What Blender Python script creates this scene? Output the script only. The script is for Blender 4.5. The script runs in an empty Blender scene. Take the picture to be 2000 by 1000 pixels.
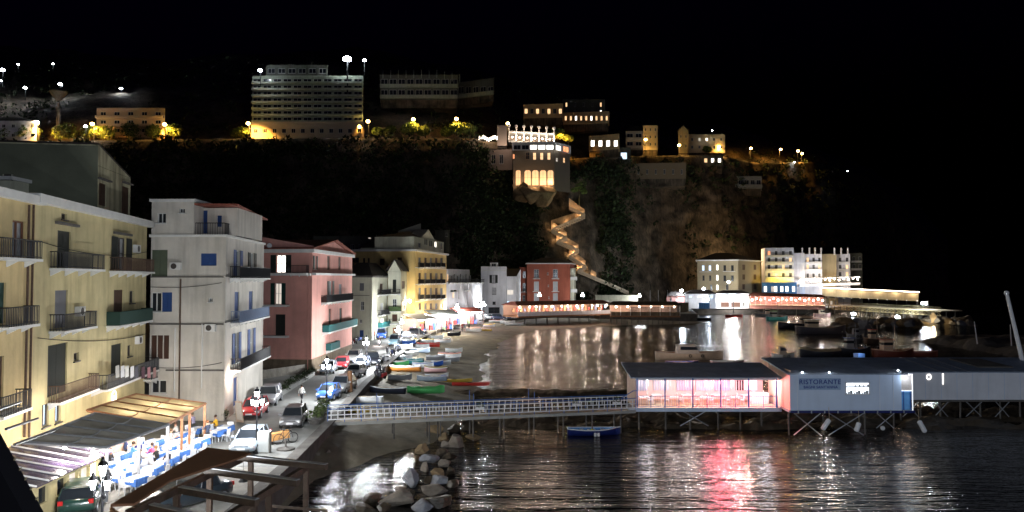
import bpy, bmesh, math, random
from mathutils import Vector, Matrix, noise
R = math.radians
random.seed(7)
SC = bpy.context.scene
COL = SC.collection
# ------------------------------------------------ camera
FPX, HZ, CZ = 1450.0, 545.0, 13.5          # focal length in photo pixels, horizon row, eye height over the water
PIT = math.atan((HZ - 500) / FPX)
cd = bpy.data.cameras.new('camera'); cam = bpy.data.objects.new('camera', cd); COL.objects.link(cam)
cam.location = (0, 0, CZ); cam.rotation_euler = (R(90) + PIT, 0, 0)
cd.lens = 36 * FPX / 2000; cd.sensor_width = 36; cd.clip_end = 4000; cd.clip_start = .3
SC.camera = cam
# ------------------------------------------------ sky, exposure
w = bpy.data.worlds.new('World'); SC.world = w; w.use_nodes = True
nt = w.node_tree; bg = nt.nodes['Background']
sky = nt.nodes.new('ShaderNodeTexSky'); sky.sky_type = 'NISHITA'; sky.sun_disc = False
sky.sun_elevation = R(-4.2); sky.ozone_density = 10; sky.dust_density = 0; sky.sun_rotation = R(200)
nt.links.new(sky.outputs[0], bg.inputs[0]); bg.inputs[1].default_value = 0.12
vs = SC.view_settings; vs.view_transform = 'Standard'; vs.look = 'None'; vs.gamma = 1; vs.use_curve_mapping = False
vs.exposure = 0.92
SC.cycles.use_denoising = True
SC.cycles.max_bounces = 5; SC.cycles.diffuse_bounces = 2; SC.cycles.glossy_bounces = 3
SC.cycles.transmission_bounces = 4; SC.cycles.transparent_max_bounces = 8
SC.cycles.sample_clamp_indirect = 4; SC.cycles.caustics_reflective = False; SC.cycles.caustics_refractive = False
LP = 1.0                                   # common factor on the lamps

def ray(px, py):
    x = (px - 1000) / FPX; v = (500 - py) / FPX
    return Vector((x, math.cos(PIT) - v * math.sin(PIT), math.sin(PIT) + v * math.cos(PIT)))
def G(px, py, z=2.0):
    d = ray(px, py); t = (z - CZ) / d.z
    return Vector((d.x * t, d.y * t, z))
def at(px, py, Y):
    d = ray(px, py); t = Y / d.y
    return Vector((d.x * t, Y, CZ + d.z * t))
def colX(px, Y): return (px - 1000) / FPX * Y / math.cos(PIT)
def lerp(a, b, t): return a + (b - a) * t
def interp(tab, x):
    if x <= tab[0][0]: return tab[0][1]
    for (a, p), (b, q) in zip(tab, tab[1:]):
        if x <= b: return p + (q - p) * (x - a) / (b - a)
    return tab[-1][1]

# ------------------------------------------------ materials
def M(name, col, rough=.7, metal=0, var=0, vs=1.0, bump=0, bs=8.0, emit=None, es=0, streak=0, spec=.4, coat=0, alpha=1, wave=None, sample=False, dark=None):
    m = bpy.data.materials.new(name); m.use_nodes = True
    n = m.node_tree.nodes; l = m.node_tree.links; b = n['Principled BSDF']
    b.inputs['Base Color'].default_value = (*col, 1); b.inputs['Roughness'].default_value = rough
    b.inputs['Metallic'].default_value = metal; b.inputs['Specular IOR Level'].default_value = spec
    b.inputs['Coat Weight'].default_value = coat; b.inputs['Coat Roughness'].default_value = .08
    tc = n.new('ShaderNodeTexCoord')
    src = None
    if var or streak:
        nz = n.new('ShaderNodeTexNoise'); nz.inputs['Scale'].default_value = vs; nz.inputs['Detail'].default_value = 8; nz.inputs['Roughness'].default_value = .65
        l.new(tc.outputs['Object'], nz.inputs['Vector'])
        rp = n.new('ShaderNodeMapRange'); rp.inputs[1].default_value = .3; rp.inputs[2].default_value = .7
        rp.inputs[3].default_value = 1 - var; rp.inputs[4].default_value = 1 + var * .5
        l.new(nz.outputs['Fac'], rp.inputs[0])
        mx = n.new('ShaderNodeVectorMath'); mx.operation = 'SCALE'; mx.inputs[0].default_value = col
        l.new(rp.outputs[0], mx.inputs['Scale']); src = mx.outputs[0]
        if streak:
            mp = n.new('ShaderNodeMapping'); mp.inputs['Scale'].default_value = (1.1, 1.1, .12); l.new(tc.outputs['Object'], mp.inputs[0])
            n2 = n.new('ShaderNodeTexNoise'); n2.inputs['Scale'].default_value = 1.3; n2.inputs['Detail'].default_value = 7; l.new(mp.outputs[0], n2.inputs['Vector'])
            r2 = n.new('ShaderNodeMapRange'); r2.inputs[1].default_value = .46; r2.inputs[2].default_value = .74; r2.inputs[3].default_value = 0; r2.inputs[4].default_value = streak
            l.new(n2.outputs['Fac'], r2.inputs[0])
            mm = n.new('ShaderNodeMix'); mm.data_type = 'RGBA'; l.new(r2.outputs[0], mm.inputs[0]); l.new(src, mm.inputs[6])
            dk = dark or (col[0] * .28, col[1] * .27, col[2] * .25); mm.inputs[7].default_value = (*dk, 1); src = mm.outputs[2]
        l.new(src, b.inputs['Base Color'])
    h = None
    if bump:
        nb = n.new('ShaderNodeTexNoise'); nb.inputs['Scale'].default_value = bs; nb.inputs['Detail'].default_value = 6
        l.new(tc.outputs['Object'], nb.inputs['Vector']); h = nb.outputs['Fac']
    if wave:   # (axis, scale): ridges
        wv = n.new('ShaderNodeTexWave'); wv.bands_direction = wave[0]; wv.inputs['Scale'].default_value = wave[1]; wv.inputs['Distortion'].default_value = wave[2] if len(wave) > 2 else .3
        l.new(tc.outputs['Object'], wv.inputs['Vector']); h = wv.outputs['Fac']
    if h:
        bp = n.new('ShaderNodeBump'); bp.inputs['Strength'].default_value = bump or .6; bp.inputs['Distance'].default_value = .06 if not wave else .08
        l.new(h, bp.inputs['Height']); l.new(bp.outputs[0], b.inputs['Normal'])
    if emit:
        b.inputs['Emission Color'].default_value = (*emit, 1); b.inputs['Emission Strength'].default_value = es
        if not sample: m.cycles.emission_sampling = 'NONE'
    if alpha < 1: b.inputs['Alpha'].default_value = alpha
    return m

plaster_yellow = M('plaster_yellow', (.58, .49, .265), .9, var=.25, vs=.35, bump=.3, bs=5, streak=.42)
plaster_orange = M('plaster_orange', (.62, .48, .24), .9, var=.22, vs=.4, bump=.25, bs=5, streak=.3)
plaster_stained = M('plaster_stained', (.5, .46, .3), .9, var=.3, vs=.6, bump=.3, bs=5, streak=.95, dark=(.06, .05, .025))
plaster_shaded = M('plaster_shaded_side', (.16, .17, .12), .95, var=.3, vs=.25, bump=.2)
plaster_beige = M('plaster_beige', (.60, .56, .50), .9, var=.22, vs=.3, bump=.3, bs=4, streak=.42)
plaster_pink = M('plaster_pink', (.66, .32, .27), .9, var=.2, vs=.3, bump=.25, bs=4, streak=.35, dark=(.36, .2, .17))
plaster_cream = M('plaster_cream', (.6, .59, .46), .9, var=.2, vs=.3, bump=.2, streak=.35)
plaster_ochre = M('plaster_ochre', (.66, .48, .2), .9, var=.18, vs=.3, bump=.2, streak=.25)
plaster_white = M('plaster_white', (.72, .72, .75), .9, var=.15, vs=.3, bump=.2, streak=.3)
plaster_red = M('plaster_red', (.36, .1, .06), .9, var=.2, vs=.3, bump=.2, streak=.3)
plaster_tan = M('plaster_tan', (.45, .36, .2), .9, var=.2, vs=.2, bump=.2, streak=.3)
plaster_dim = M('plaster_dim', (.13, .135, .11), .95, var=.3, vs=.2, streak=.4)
stone_brown = M('stone_brown', (.2, .15, .1), .95, var=.5, vs=.8, bump=.6, bs=2, streak=.5)
stone_wall = M('stone_wall', (.22, .2, .17), .95, var=.4, vs=1.5, bump=.8, bs=3)
trim_white = M('trim_white', (.7, .69, .66), .8, var=.12, vs=1)
roof_dark = M('roof_tiles_dark', (.05, .04, .035), .85, var=.4, vs=2, wave=('X', 4, .8))
roof_red = M('roof_tiles_red', (.3, .09, .06), .85, var=.4, vs=2, wave=('X', 4, .8))
roof_slate = M('roof_sheet_slate', (.27, .34, .46), .5, var=.3, vs=1, wave=('X', 3.2, .05), spec=.5)
concrete = M('concrete', (.33, .33, .31), .9, var=.25, vs=1, bump=.4, bs=5)
conc_dark = M('concrete_dark', (.12, .11, .1), .9, var=.4, vs=1, bump=.5, bs=4)
paint_white = M('paint_white', (.72, .72, .74), .5, var=.1, vs=2)
panel_blue = M('panel_pale_blue', (.54, .64, .80), .7, var=.07, vs=.6, streak=.1)
panel_grey = M('panel_pale_grey', (.74, .76, .82), .7, var=.1, vs=.6, streak=.15)
panel_inner = M('panel_inner', (.72, .62, .6), .7, var=.12, vs=1)
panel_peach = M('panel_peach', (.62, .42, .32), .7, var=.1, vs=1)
paint_blue = M('paint_blue', (.05, .14, .42), .45, var=.2, vs=3)
paint_navy = M('paint_navy', (.01, .02, .12), .35, var=.2, vs=3, spec=.5)
shut_dark = M('shutter_dark', (.025, .03, .026), .6, wave=('Z', 6, 0))
shut_brown = M('shutter_brown', (.09, .045, .03), .6, wave=('Z', 6, 0))
shut_green = M('shutter_green', (.01, .06, .05), .6, wave=('Z', 6, 0))
shut_blue = M('shutter_blue', (.03, .08, .26), .6, wave=('Z', 6, 0))
shut_grey = M('shutter_grey', (.2, .2, .22), .6, wave=('Z', 6, 0))
frame_white = M('frame_white', (.6, .6, .58), .5)
frame_dark = M('frame_dark', (.06, .05, .045), .5)
frame_brown = M('frame_brown', (.16, .07, .04), .5)
glass_dark = M('glass_dark', (.02, .024, .03), .12, spec=.6)
glass_curtain = M('glass_curtain', (.45, .46, .48), .4, var=.3, vs=4)
pane_warm = M('pane_warm', (.4, .3, .2), .5, emit=(1, .6, .3), es=.75)
lamp_black = M('lamp_black', (.006, .006, .007), .6, spec=.1)
arch_room = M('arch_room', (.55, .4, .25), .8, var=.3, vs=.5, emit=(1, .55, .27), es=.55)
pane_white = M('pane_white', (.5, .5, .5), .5, emit=(1, .93, .82), es=1.8)
pane_cool = M('pane_cool', (.4, .45, .5), .5, emit=(.6, .78, 1), es=.9)
pane_soft = M('pane_soft', (.5, .48, .45), .5, emit=(1, .88, .75), es=.35)
pane_red = M('pane_red', (.4, .2, .1), .5, emit=(1, .35, .15), es=.8)
iron = M('wrought_iron', (.03, .03, .032), .5, metal=.3)
rust = M('rusty_rail', (.1, .06, .04), .8, var=.4, vs=6)
steel = M('galvanised_steel', (.4, .42, .45), .45, metal=.6, var=.2, vs=3)
wood_dark = M('wood_dark', (.07, .045, .03), .7, var=.4, vs=3, bump=.3)
wood_mid = M('wood_mid', (.28, .13, .06), .6, var=.3, vs=4, bump=.3)
wood_pale = M('wood_pale', (.5, .4, .28), .7, var=.3, vs=3, bump=.3)
asphalt = M('asphalt', (.22, .22, .21), .8, var=.3, vs=.35, bump=.4, bs=14)
sand_m = M('sand', (.2, .175, .125), .85, var=.45, vs=.45, bump=.9, bs=2.2)
grass_m = M('grass', (.07, .11, .03), .9, var=.5, vs=2)
rock_m = M('rock', (.22, .19, .155), .85, var=.45, vs=1.1, bump=.8, bs=2.5)
rock_grey = M('rock_grey', (.23, .24, .265), .85, var=.4, vs=1.1, bump=.8, bs=2.5)
rock_ochre = M('rock_ochre', (.25, .18, .1), .85, var=.5, vs=1.1, bump=.8, bs=2.5)
rock_dark = M('rock_dark', (.075, .058, .04), .45, var=.6, vs=.8, bump=1, bs=2)
cliff_m = M('cliff_rock', (.16, .125, .09), .95, var=1, vs=.16, bump=1, bs=.5, streak=.9, dark=(.02, .022, .014))
leaf_m = M('leaf', (.05, .085, .025), .8, var=.5, vs=3)
leaf_lt = M('leaf_light', (.13, .19, .05), .7, var=.4, vs=3)
leaf_dk = M('leaf_dark', (.022, .035, .014), .85, var=.4, vs=1)
rubber = M('rubber', (.02, .02, .02), .8)
chrome = M('chrome', (.6, .6, .62), .2, metal=1)
lamp_on = M('lamp_glass_lit', (.9, .9, .9), .4, emit=(.9, .96, 1), es=22)
lamp_warm = M('bulb_warm', (1, .9, .8), .4, emit=(1, .82, .62), es=14)
lamp_sodium = M('bulb_sodium', (1, .8, .4), .4, emit=(1, .6, .16), es=30)
lamp_star = M('flood_white', (1, 1, 1), .4, emit=(.82, .9, 1), es=45)
bulb_string = M('bulb_string', (1, .95, .9), .4, emit=(1, .84, .68), es=9)
cloth_white = M('cloth_white', (.7, .71, .74), .9, var=.08, vs=3)
cloth_blue = M('cloth_blue', (.06, .17, .5), .9, var=.15, vs=3)
plastic_white = M('plastic_white', (.68, .69, .72), .5)
awning_m = M('awning_fabric', (.34, .27, .13), .85, var=.2, vs=1.2, bump=.3, bs=1.5)
_n = awning_m.node_tree.nodes; _l = awning_m.node_tree.links; _t = _n.new('ShaderNodeBsdfTranslucent'); _t.inputs[0].default_value = (.42, .34, .18, 1)
_x = _n.new('ShaderNodeMixShader'); _x.inputs[0].default_value = .3; _l.new(_n['Principled BSDF'].outputs[0], _x.inputs[1]); _l.new(_t.outputs[0], _x.inputs[2]); _l.new(_x.outputs[0], _n['Material Output'].inputs[0])
skin_m = M('skin', (.45, .26, .18), .6)
hair_m = M('hair', (.03, .02, .015), .7)
CM = {}
def C(col, rough=.5, coat=0, **k):
    key = (tuple(col), rough, coat)
    if key not in CM: CM[key] = M('paint_%d' % len(CM), col, rough, var=.12, vs=3, coat=coat, **k)
    return CM[key]

# ------------------------------------------------ mesh builder and scene tree
ORG = {}
class MB:
    def __init__(s): s.v = []; s.f = []; s.m = []; s.k = 0
    def add(s, vs, fs):
        o = len(s.v); s.v += [tuple(v) for v in vs]
        for f in fs: s.f.append([i + o for i in f]); s.m.append(s.k)
        return s
    def par(s, o, a, b, c):
        o, a, b, c = map(Vector, (o, a, b, c))
        if a.cross(b).dot(c) < 0: a, b = b, a
        v = [o, o + a, o + a + b, o + b]; v += [p + c for p in v]
        return s.add(v, [(3, 2, 1, 0), (4, 5, 6, 7), (0, 1, 5, 4), (1, 2, 6, 5), (2, 3, 7, 6), (3, 0, 4, 7)])
    def box(s, x0, x1, y0, y1, z0, z1): return s.par((x0, y0, z0), (x1 - x0, 0, 0), (0, y1 - y0, 0), (0, 0, z1 - z0))
    def cbox(s, c, size, rz=0, rx=0, ry=0):
        m = Matrix.Rotation(rz, 3, 'Z') @ Matrix.Rotation(ry, 3, 'Y') @ Matrix.Rotation(rx, 3, 'X')
        a, b, d = (m @ Vector(v) for v in ((size[0], 0, 0), (0, size[1], 0), (0, 0, size[2])))
        return s.par(Vector(c) - (a + b + d) / 2, a, b, d)
    def tube(s, p, q, r0, r1=None, n=6, caps=True):
        p, q = Vector(p), Vector(q); r1 = r0 if r1 is None else r1
        d = (q - p).normalized(); u = d.cross((0, 0, 1) if abs(d.z) < .9 else (1, 0, 0)).normalized(); v = d.cross(u)
        a = [p + (u * math.cos(2 * math.pi * i / n) + v * math.sin(2 * math.pi * i / n)) * r0 for i in range(n)]
        b = [q + (u * math.cos(2 * math.pi * i / n) + v * math.sin(2 * math.pi * i / n)) * r1 for i in range(n)]
        f = [(i, i + n, (i + 1) % n + n, (i + 1) % n) for i in range(n)]
        if caps: f += [tuple(range(n)), tuple(range(2 * n - 1, n - 1, -1))]
        return s.add(a + b, f)
    def path(s, pts, r, n=5):
        for a, b in zip(pts, pts[1:]): s.tube(a, b, r, r, n)
        return s
    def lathe(s, prof, c=(0, 0, 0), n=12, caps=True):
        c = Vector(c); v = []
        for r, z in prof: v += [c + Vector((r * math.cos(2 * math.pi * i / n), r * math.sin(2 * math.pi * i / n), z)) for i in range(n)]
        f = []
        for k in range(len(prof) - 1):
            for i in range(n):
                j = (i + 1) % n; f.append((k * n + i, k * n + j, (k + 1) * n + j, (k + 1) * n + i))
        if caps: f += [tuple(range(n - 1, -1, -1)), tuple((len(prof) - 1) * n + i for i in range(n))]
        return s.add(v, f)
    def ball(s, c, r, n=8, m=6, sz=1):
        return s.lathe([(max(.001, r * math.sin(math.pi * k / m)), -r * sz * math.cos(math.pi * k / m)) for k in range(m + 1)], c, n, False)
    def prism(s, lo, hi):
        n = len(lo)
        return s.add(list(lo) + list(hi), [tuple(range(n - 1, -1, -1)), tuple(range(n, 2 * n))] + [(i, (i + 1) % n, (i + 1) % n + n, i + n) for i in range(n)])
    def poly_ext(s, poly, d):     # polygon (3-D points) given thickness along vector d
        d = Vector(d); return s.prism([Vector(p) for p in poly], [Vector(p) + d for p in poly])
    def build(s, name, mats, parent=None, smooth=False):
        org = ORG.get(parent.name, Vector()) if parent else Vector()
        me = bpy.data.meshes.new(name); me.from_pydata([tuple(Vector(v) - org) for v in s.v], [], s.f)
        if not isinstance(mats, (list, tuple)): mats = [mats]
        for m in mats: me.materials.append(m)
        if len(mats) > 1:
            for p, k in zip(me.polygons, s.m): p.material_index = k
        if smooth:
            for p in me.polygons: p.use_smooth = True
        me.validate(); me.update()
        bm = bmesh.new(); bm.from_mesh(me); bmesh.ops.recalc_face_normals(bm, faces=bm.faces); bm.to_mesh(me); bm.free()
        o = bpy.data.objects.new(name, me); COL.objects.link(o)
        if parent: o.parent = parent; ORG[o.name] = org
        return o
def tag(o, label=None, cat=None, group=None, kind=None):
    if label: o['label'] = label
    if cat: o['category'] = cat
    if group: o['group'] = group
    if kind: o['kind'] = kind
    return o
def thing(name, label, cat, loc=(0, 0, 0), group=None, world=True):
    o = bpy.data.objects.new(name, None); COL.objects.link(o); o.location = loc; o.empty_display_size = .3
    if world: ORG[o.name] = Vector(loc)
    return tag(o, label, cat, group)
def struct(name, mb, mats, smooth=False): return tag(mb.build(name, mats, None, smooth), kind='structure')
CH = {}
def kids(o): return [c for c in bpy.data.objects if c.parent == o]
def dup(o, loc, rz=0, label=None, group=None, parent=None, scale=None, swap=None):
    c = o.copy(); COL.objects.link(c)
    if parent: c.parent = parent
    else:
        c.location = loc; c.rotation_euler = (0, 0, rz)
        if scale: c.scale = (scale, scale, scale) if not isinstance(scale, tuple) else scale
        if label: c['label'] = label
        if group: c['group'] = group
    if swap and c.type == 'MESH' and c.name.split('.')[0] in swap:
        c.data = c.data.copy()
        for i, m in enumerate(swap[c.name.split('.')[0]]): c.data.materials[i] = m
    if o.name not in CH: CH[o.name] = [k.name for k in kids(o)]
    for k in CH[o.name]: dup(bpy.data.objects[k], None, parent=c, swap=swap)
    return c
class Protos(dict): pass
PR = Protos(); USED = set()
def place(key, maker, loc, rz=0, label=None, group=None, scale=None, swap=None):
    """first call moves the prototype itself, later calls copy it with its parts"""
    if key not in PR:
        PR[key] = o = maker(); o.location = loc; o.rotation_euler = (0, 0, rz)
        if scale: o.scale = (scale, scale, scale) if not isinstance(scale, tuple) else scale
        if label: o['label'] = label
        if group: o['group'] = group
        return o
    return dup(PR[key], loc, rz, label, group, scale=scale, swap=swap)
NL = [0]
def light(loc, power, col=(1, .95, .88), r=.15, parent=None):
    d = bpy.data.lights.new('lamp_light', 'POINT'); d.energy = power * LP; d.color = col; d.shadow_soft_size = r
    o = bpy.data.objects.new('lamp_light', d); COL.objects.link(o); o.location = loc
    if parent: o.parent = parent; o.location = Vector(loc) - ORG.get(parent.name, Vector())
    NL[0] += 1
    return o
WHT = (.93, .97, 1.0); WARM = (1, .78, .5); SOD = (1, .55, .13); COOL = (.75, .87, 1)

def spot(loc, power, col, r, parent, ang=150):
    d = bpy.data.lights.new('lamp_light', 'SPOT'); d.energy = power * LP; d.color = col; d.shadow_soft_size = r; d.spot_size = R(ang); d.spot_blend = .5
    o = bpy.data.objects.new('lamp_light', d); COL.objects.link(o); o.location = loc; o.parent = parent; return o
# ================================================ GROUND, SHORE, WATER
QUAY = [(10, -13.2), (46, -14.0), (58, -14.6), (83, -16.3), (110, -17.2), (140, -17.8), (165, -17), (200, -12), (212, -7), (222, 0), (236, 14), (242, 60)]
SHORE = [(20, -14.5), (44, -14.5), (50.8, -13), (55, -10.6), (58, -9), (61, -7), (69, -5.2), (85, -5.0), (93, -3.6), (112, -4.6), (140, -3.9), (165, -1.5), (180, 1.2), (196, 7), (206, 15), (214, 26), (220, 44), (230, 62)]
quay_pts = [(x, y) for y, x in QUAY] + [(68, 285), (125, 292), (150, 330), (170, 420)]
lo = [Vector((x, y, 2.0)) for x, y in quay_pts] + [Vector((60, 470, 2)), Vector((-300, 330, 2)), Vector((-160, 60, 2)), (-60, 10, 2)]
m = MB(); m.add(lo, [tuple(range(len(lo)))]); struct('road', m, asphalt)
m = MB()                                    # quay wall with a kerb-like coping
for (a, b) in zip(quay_pts, quay_pts[1:]):
    a3, b3 = Vector((*a, 0)), Vector((*b, 0)); d = (b3 - a3); nn = Vector((d.y, -d.x, 0)).normalized()
    m.par(a3 + Vector((0, 0, -1.5)), d, nn * .35, (0, 0, 3.49)); m.par(a3 + Vector((0, 0, 2.0)) - nn * .25, d, nn * .75, (0, 0, .16))
struct('quay_wall', m, conc_dark)
def sandz(t): return interp([(0, 1.35), (.35, 1.05), (1, .0), (1.6, -.7)], t)
m = MB(); rows = [20 + i * 1.6 for i in range(135)]; nc = 28; vv = []
for y in rows:
    q, s_ = interp(QUAY, y), interp(SHORE, y); wv = .5 * math.sin(y * .31) + .3 * math.sin(y * .83 + 1)
    s_ = max(s_ + wv, q + .5); ww = s_ - q
    for j in range(nc):
        t = j / (nc - 1) * (1 + 5 / ww); x = q + ww * t
        z = (1.35 if ww > 3 else .3 + ww * .3) * max(-.5, 1 - t) ** 1 if t > 1 else lerp(min(1.35, .25 + ww * .3), 0, t ** 1.15)
        z += .10 * noise.noise(Vector((x * .35, y * .35, 0))) * (1 if t < 1 else .3) + .05 * noise.noise(Vector((x * 1.1, y * 1.1, 3)))
        if t > 1: z = -(t - 1) * ww * .18 + .04 * noise.noise(Vector((x * .5, y * .5, 0)))
        vv.append((x, y, z))
m.add(vv, [(i * nc + j, i * nc + j + 1, (i + 1) * nc + j + 1, (i + 1) * nc + j) for i in range(len(rows) - 1) for j in range(nc - 1)])
struct('beach', m, sand_m, True)

# water: one sheet to the horizon, gentle swell in the mesh, ripples in the bump
wm = bpy.data.materials.new('sea_water'); wm.use_nodes = True; n = wm.node_tree.nodes; l = wm.node_tree.links; b = n['Principled BSDF']
b.inputs['Base Color'].default_value = (.010, .010, .011, 1); b.inputs['Roughness'].default_value = .075; b.inputs['IOR'].default_value = 1.45; b.inputs['Specular IOR Level'].default_value = .5
tc = n.new('ShaderNodeTexCoord'); prev = None
for sc_, det, st, dist, sx in ((.55, 2, .6, .34, .16), (1.9, 3, .8, .12, .33), (6, 3, .7, .036, .7)):
    mp = n.new('ShaderNodeMapping'); mp.inputs['Scale'].default_value = (sx, 1.35, 1); mp.inputs['Rotation'].default_value = (0, 0, .12); l.new(tc.outputs['Object'], mp.inputs[0])
    nz = n.new('ShaderNodeTexNoise'); nz.inputs['Scale'].default_value = sc_; nz.inputs['Detail'].default_value = det; l.new(mp.outputs[0], nz.inputs['Vector'])
    bp = n.new('ShaderNodeBump'); bp.inputs['Strength'].default_value = st; bp.inputs['Distance'].default_value = dist; l.new(nz.outputs['Fac'], bp.inputs['Height'])
    if prev: l.new(prev.outputs[0], bp.inputs['Normal'])
    prev = bp
l.new(prev.outputs[0], b.inputs['Normal'])
m = MB(); ys = [15 + 1.2 * i for i in range(70)] + [100 + i * 4 for i in range(1, 60)] + [400, 600, 1000, 2500]; xs = [-60 + i * 2.0 for i in range(80)] + [105, 120, 150, 200, 300, 500, 900, 2500]
m.add([(x, y, (.04 * noise.noise(Vector((x * .22, y * .3, 1))) + .015 * noise.noise(Vector((x * .7, y * .8, 4)))) if y < 330 and x < 150 else 0) for y in ys for x in xs],
      [(i * len(xs) + j, i * len(xs) + j + 1, (i + 1) * len(xs) + j + 1, (i + 1) * len(xs) + j) for i in range(len(ys) - 1) for j in range(len(xs) - 1)])
struct('sea_water', m, wm, True)
# foam lines where the swell breaks on the beach
foam_m = M('foam', (.6, .6, .6), .6, var=.5, vs=4)
m = MB()
for k in range(46):
    y = random.uniform(88, 200); x = interp(SHORE, y) + .5 * math.sin(y * .31) + .3 * math.sin(y * .83 + 1) + random.uniform(.1, 3.2)
    L = random.uniform(.8, 3.5); wd = random.uniform(.04, .13); dx = (interp(SHORE, y + 2) - interp(SHORE, y)) / 2
    p = [Vector((x + dx * t + .25 * noise.noise(Vector((x, y + t, 9))), y + t, .07)) for t in [L * i / 5 for i in range(6)]]
    for i, (a, c) in enumerate(zip(p, p[1:])):
        e = wd * (1 - abs(i - 2) / 3.5); m.add([a, a + Vector((e, 0, .01)), c + Vector((e, 0, .01)), c], [(0, 1, 2, 3)])
tag(m.build('foam', foam_m), kind='stuff')

# ================================================ HILL
YB = [(-900, 200), (0, 240), (600, 255), (900, 265), (1000, 285), (1150, 300), (1300, 335), (1450, 360), (1520, 385), (1600, 440), (1700, 520), (1850, 620)]
PT = [(-900, 290), (0, 276), (450, 271), (930, 270), (1000, 300), (1120, 310), (1180, 305), (1400, 303), (1480, 318), (1600, 316), (1700, 345), (1850, 480)]
PR_ = [(-900, 60), (0, 95), (300, 115), (700, 95), (900, 130), (1100, 175), (1200, 215), (1350, 240), (1500, 268), (1600, 290), (1700, 330), (1780, 380), (1850, 470)]
def Yb(px): return interp(YB, px)
def Yt(px): return Yb(px) + 26
def ztop(px): return at(px, interp(PT, px), Yt(px)).z
def hillp(px, v):
    y0, y1 = Yb(px), Yt(px); z1 = ztop(px)
    if v <= 1: y = lerp(y0, y1, v ** 1.3); z = lerp(-2, z1, v)
    elif v <= 1.2: y = lerp(y1, y1 + 16, (v - 1) / .2); z = z1
    else:
        t = (v - 1.2) / .8; y = lerp(y1 + 16, y1 + 190, t); z2 = at(px, interp(PR_, px), y1 + 190).z; z = lerp(z1, max(z2, z1 * .98), t ** .85)
    x = colX(px, y); return Vector((x, y, z))
def facepoint(px, py):                       # where a photo ray meets the cliff face
    lo_, hi_ = 0.0, 1.0
    for _ in range(24):
        v = (lo_ + hi_) / 2; p = hillp(px, v); yy = at(px, py, p.y)
        if p.z < yy.z: lo_ = v
        else: hi_ = v
    return hillp(px, lo_)
m = MB(); PX = list(range(-900, 1000, 12)) + list(range(1000, 1560, 5)) + list(range(1564, 1861, 12)); VV = [i / 56 for i in range(57)] + [1.07, 1.14, 1.2] + [1.2 + .8 * i / 16 for i in range(1, 17)]
vv = []
for px in PX:
    for v in VV:
        p = hillp(px, v); a = 4.2 if v < 1 else (0 if v <= 1.2 else 6)
        if 0 < v < 1:
            q = Vector((p.x * .03, p.y * .03, p.z * .045)); d = noise.fractal(q, 1, 2, 6) * a + noise.noise(q * 5) * 1.6 + abs(noise.noise(Vector((p.x * .35, p.y * .35, p.z * .12)))) * 1.8 + noise.noise(Vector((p.x * .1, 3, p.z * .5))) * 1.1
            p.y += d * min(1, 6 * (1 - v)); p.z += d * .4 * min(1, 6 * (1 - v))
        elif v > 1.2: p.z += noise.fractal(Vector((p.x * .02, p.y * .02, 0)), 1, 2, 5) * 5
        vv.append(p)
nv = len(VV)
m.add(vv, [(i * nv + j, (i + 1) * nv + j, (i + 1) * nv + j + 1, i * nv + j + 1) for i in range(len(PX) - 1) for j in range(nv - 1)])
struct('hill', m, cliff_m, True)

def leaves(mb, c, rad, n, size, flat=1.0):
    c = Vector(c)
    for _ in range(n):
        d = Vector((random.gauss(0, 1), random.gauss(0, 1), random.gauss(0, 1))).normalized() * random.uniform(.45, 1) ** .6
        p = c + Vector((d.x * rad, d.y * rad, d.z * rad * flat))
        u = Vector((random.gauss(0, 1), random.gauss(0, 1), random.gauss(0, 1))).normalized(); v = u.cross((random.random(), random.random(), 1)).normalized()
        s_ = size * random.uniform(.5, 1.3)
        mb.k = 0 if random.random() < .7 else 1
        mb.add([p - u * s_, p + v * s_ * .5, p + u * s_, p - v * s_ * .5], [(0, 1, 2, 3)])
m = MB()
for _ in range(4200):                        # scrub that clings to the cliff and the slopes
    px = random.uniform(-100, 1700); v = random.choice((random.uniform(.05, 1), random.uniform(.05, 1), random.uniform(.4, .97), random.uniform(1.22, 1.9)))
    if 1230 < px < 1500 and v < .75 and random.random() < .8: continue
    if 1060 < px < 1170 and .15 < v < .85: continue
    if px > 1230 and random.random() < .45: continue
    p = hillp(px, v); p.y -= 1; leaves(m, p, random.uniform(1.8, 4.5), 26, .85, .7)
for _ in range(1100):  # extra dark clumps added to darken this stretch of cliff
    px = random.uniform(900, 1230); v = random.uniform(.03, .95)
    if 1060 < px < 1170 and .15 < v < .85: continue
    p = hillp(px, v); p.y -= 1.5; leaves(m, p, random.uniform(1.8, 4), 26, .8, .7)
tag(m.build('hillside_scrub', [leaf_dk, leaf_m]), kind='stuff')

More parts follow.
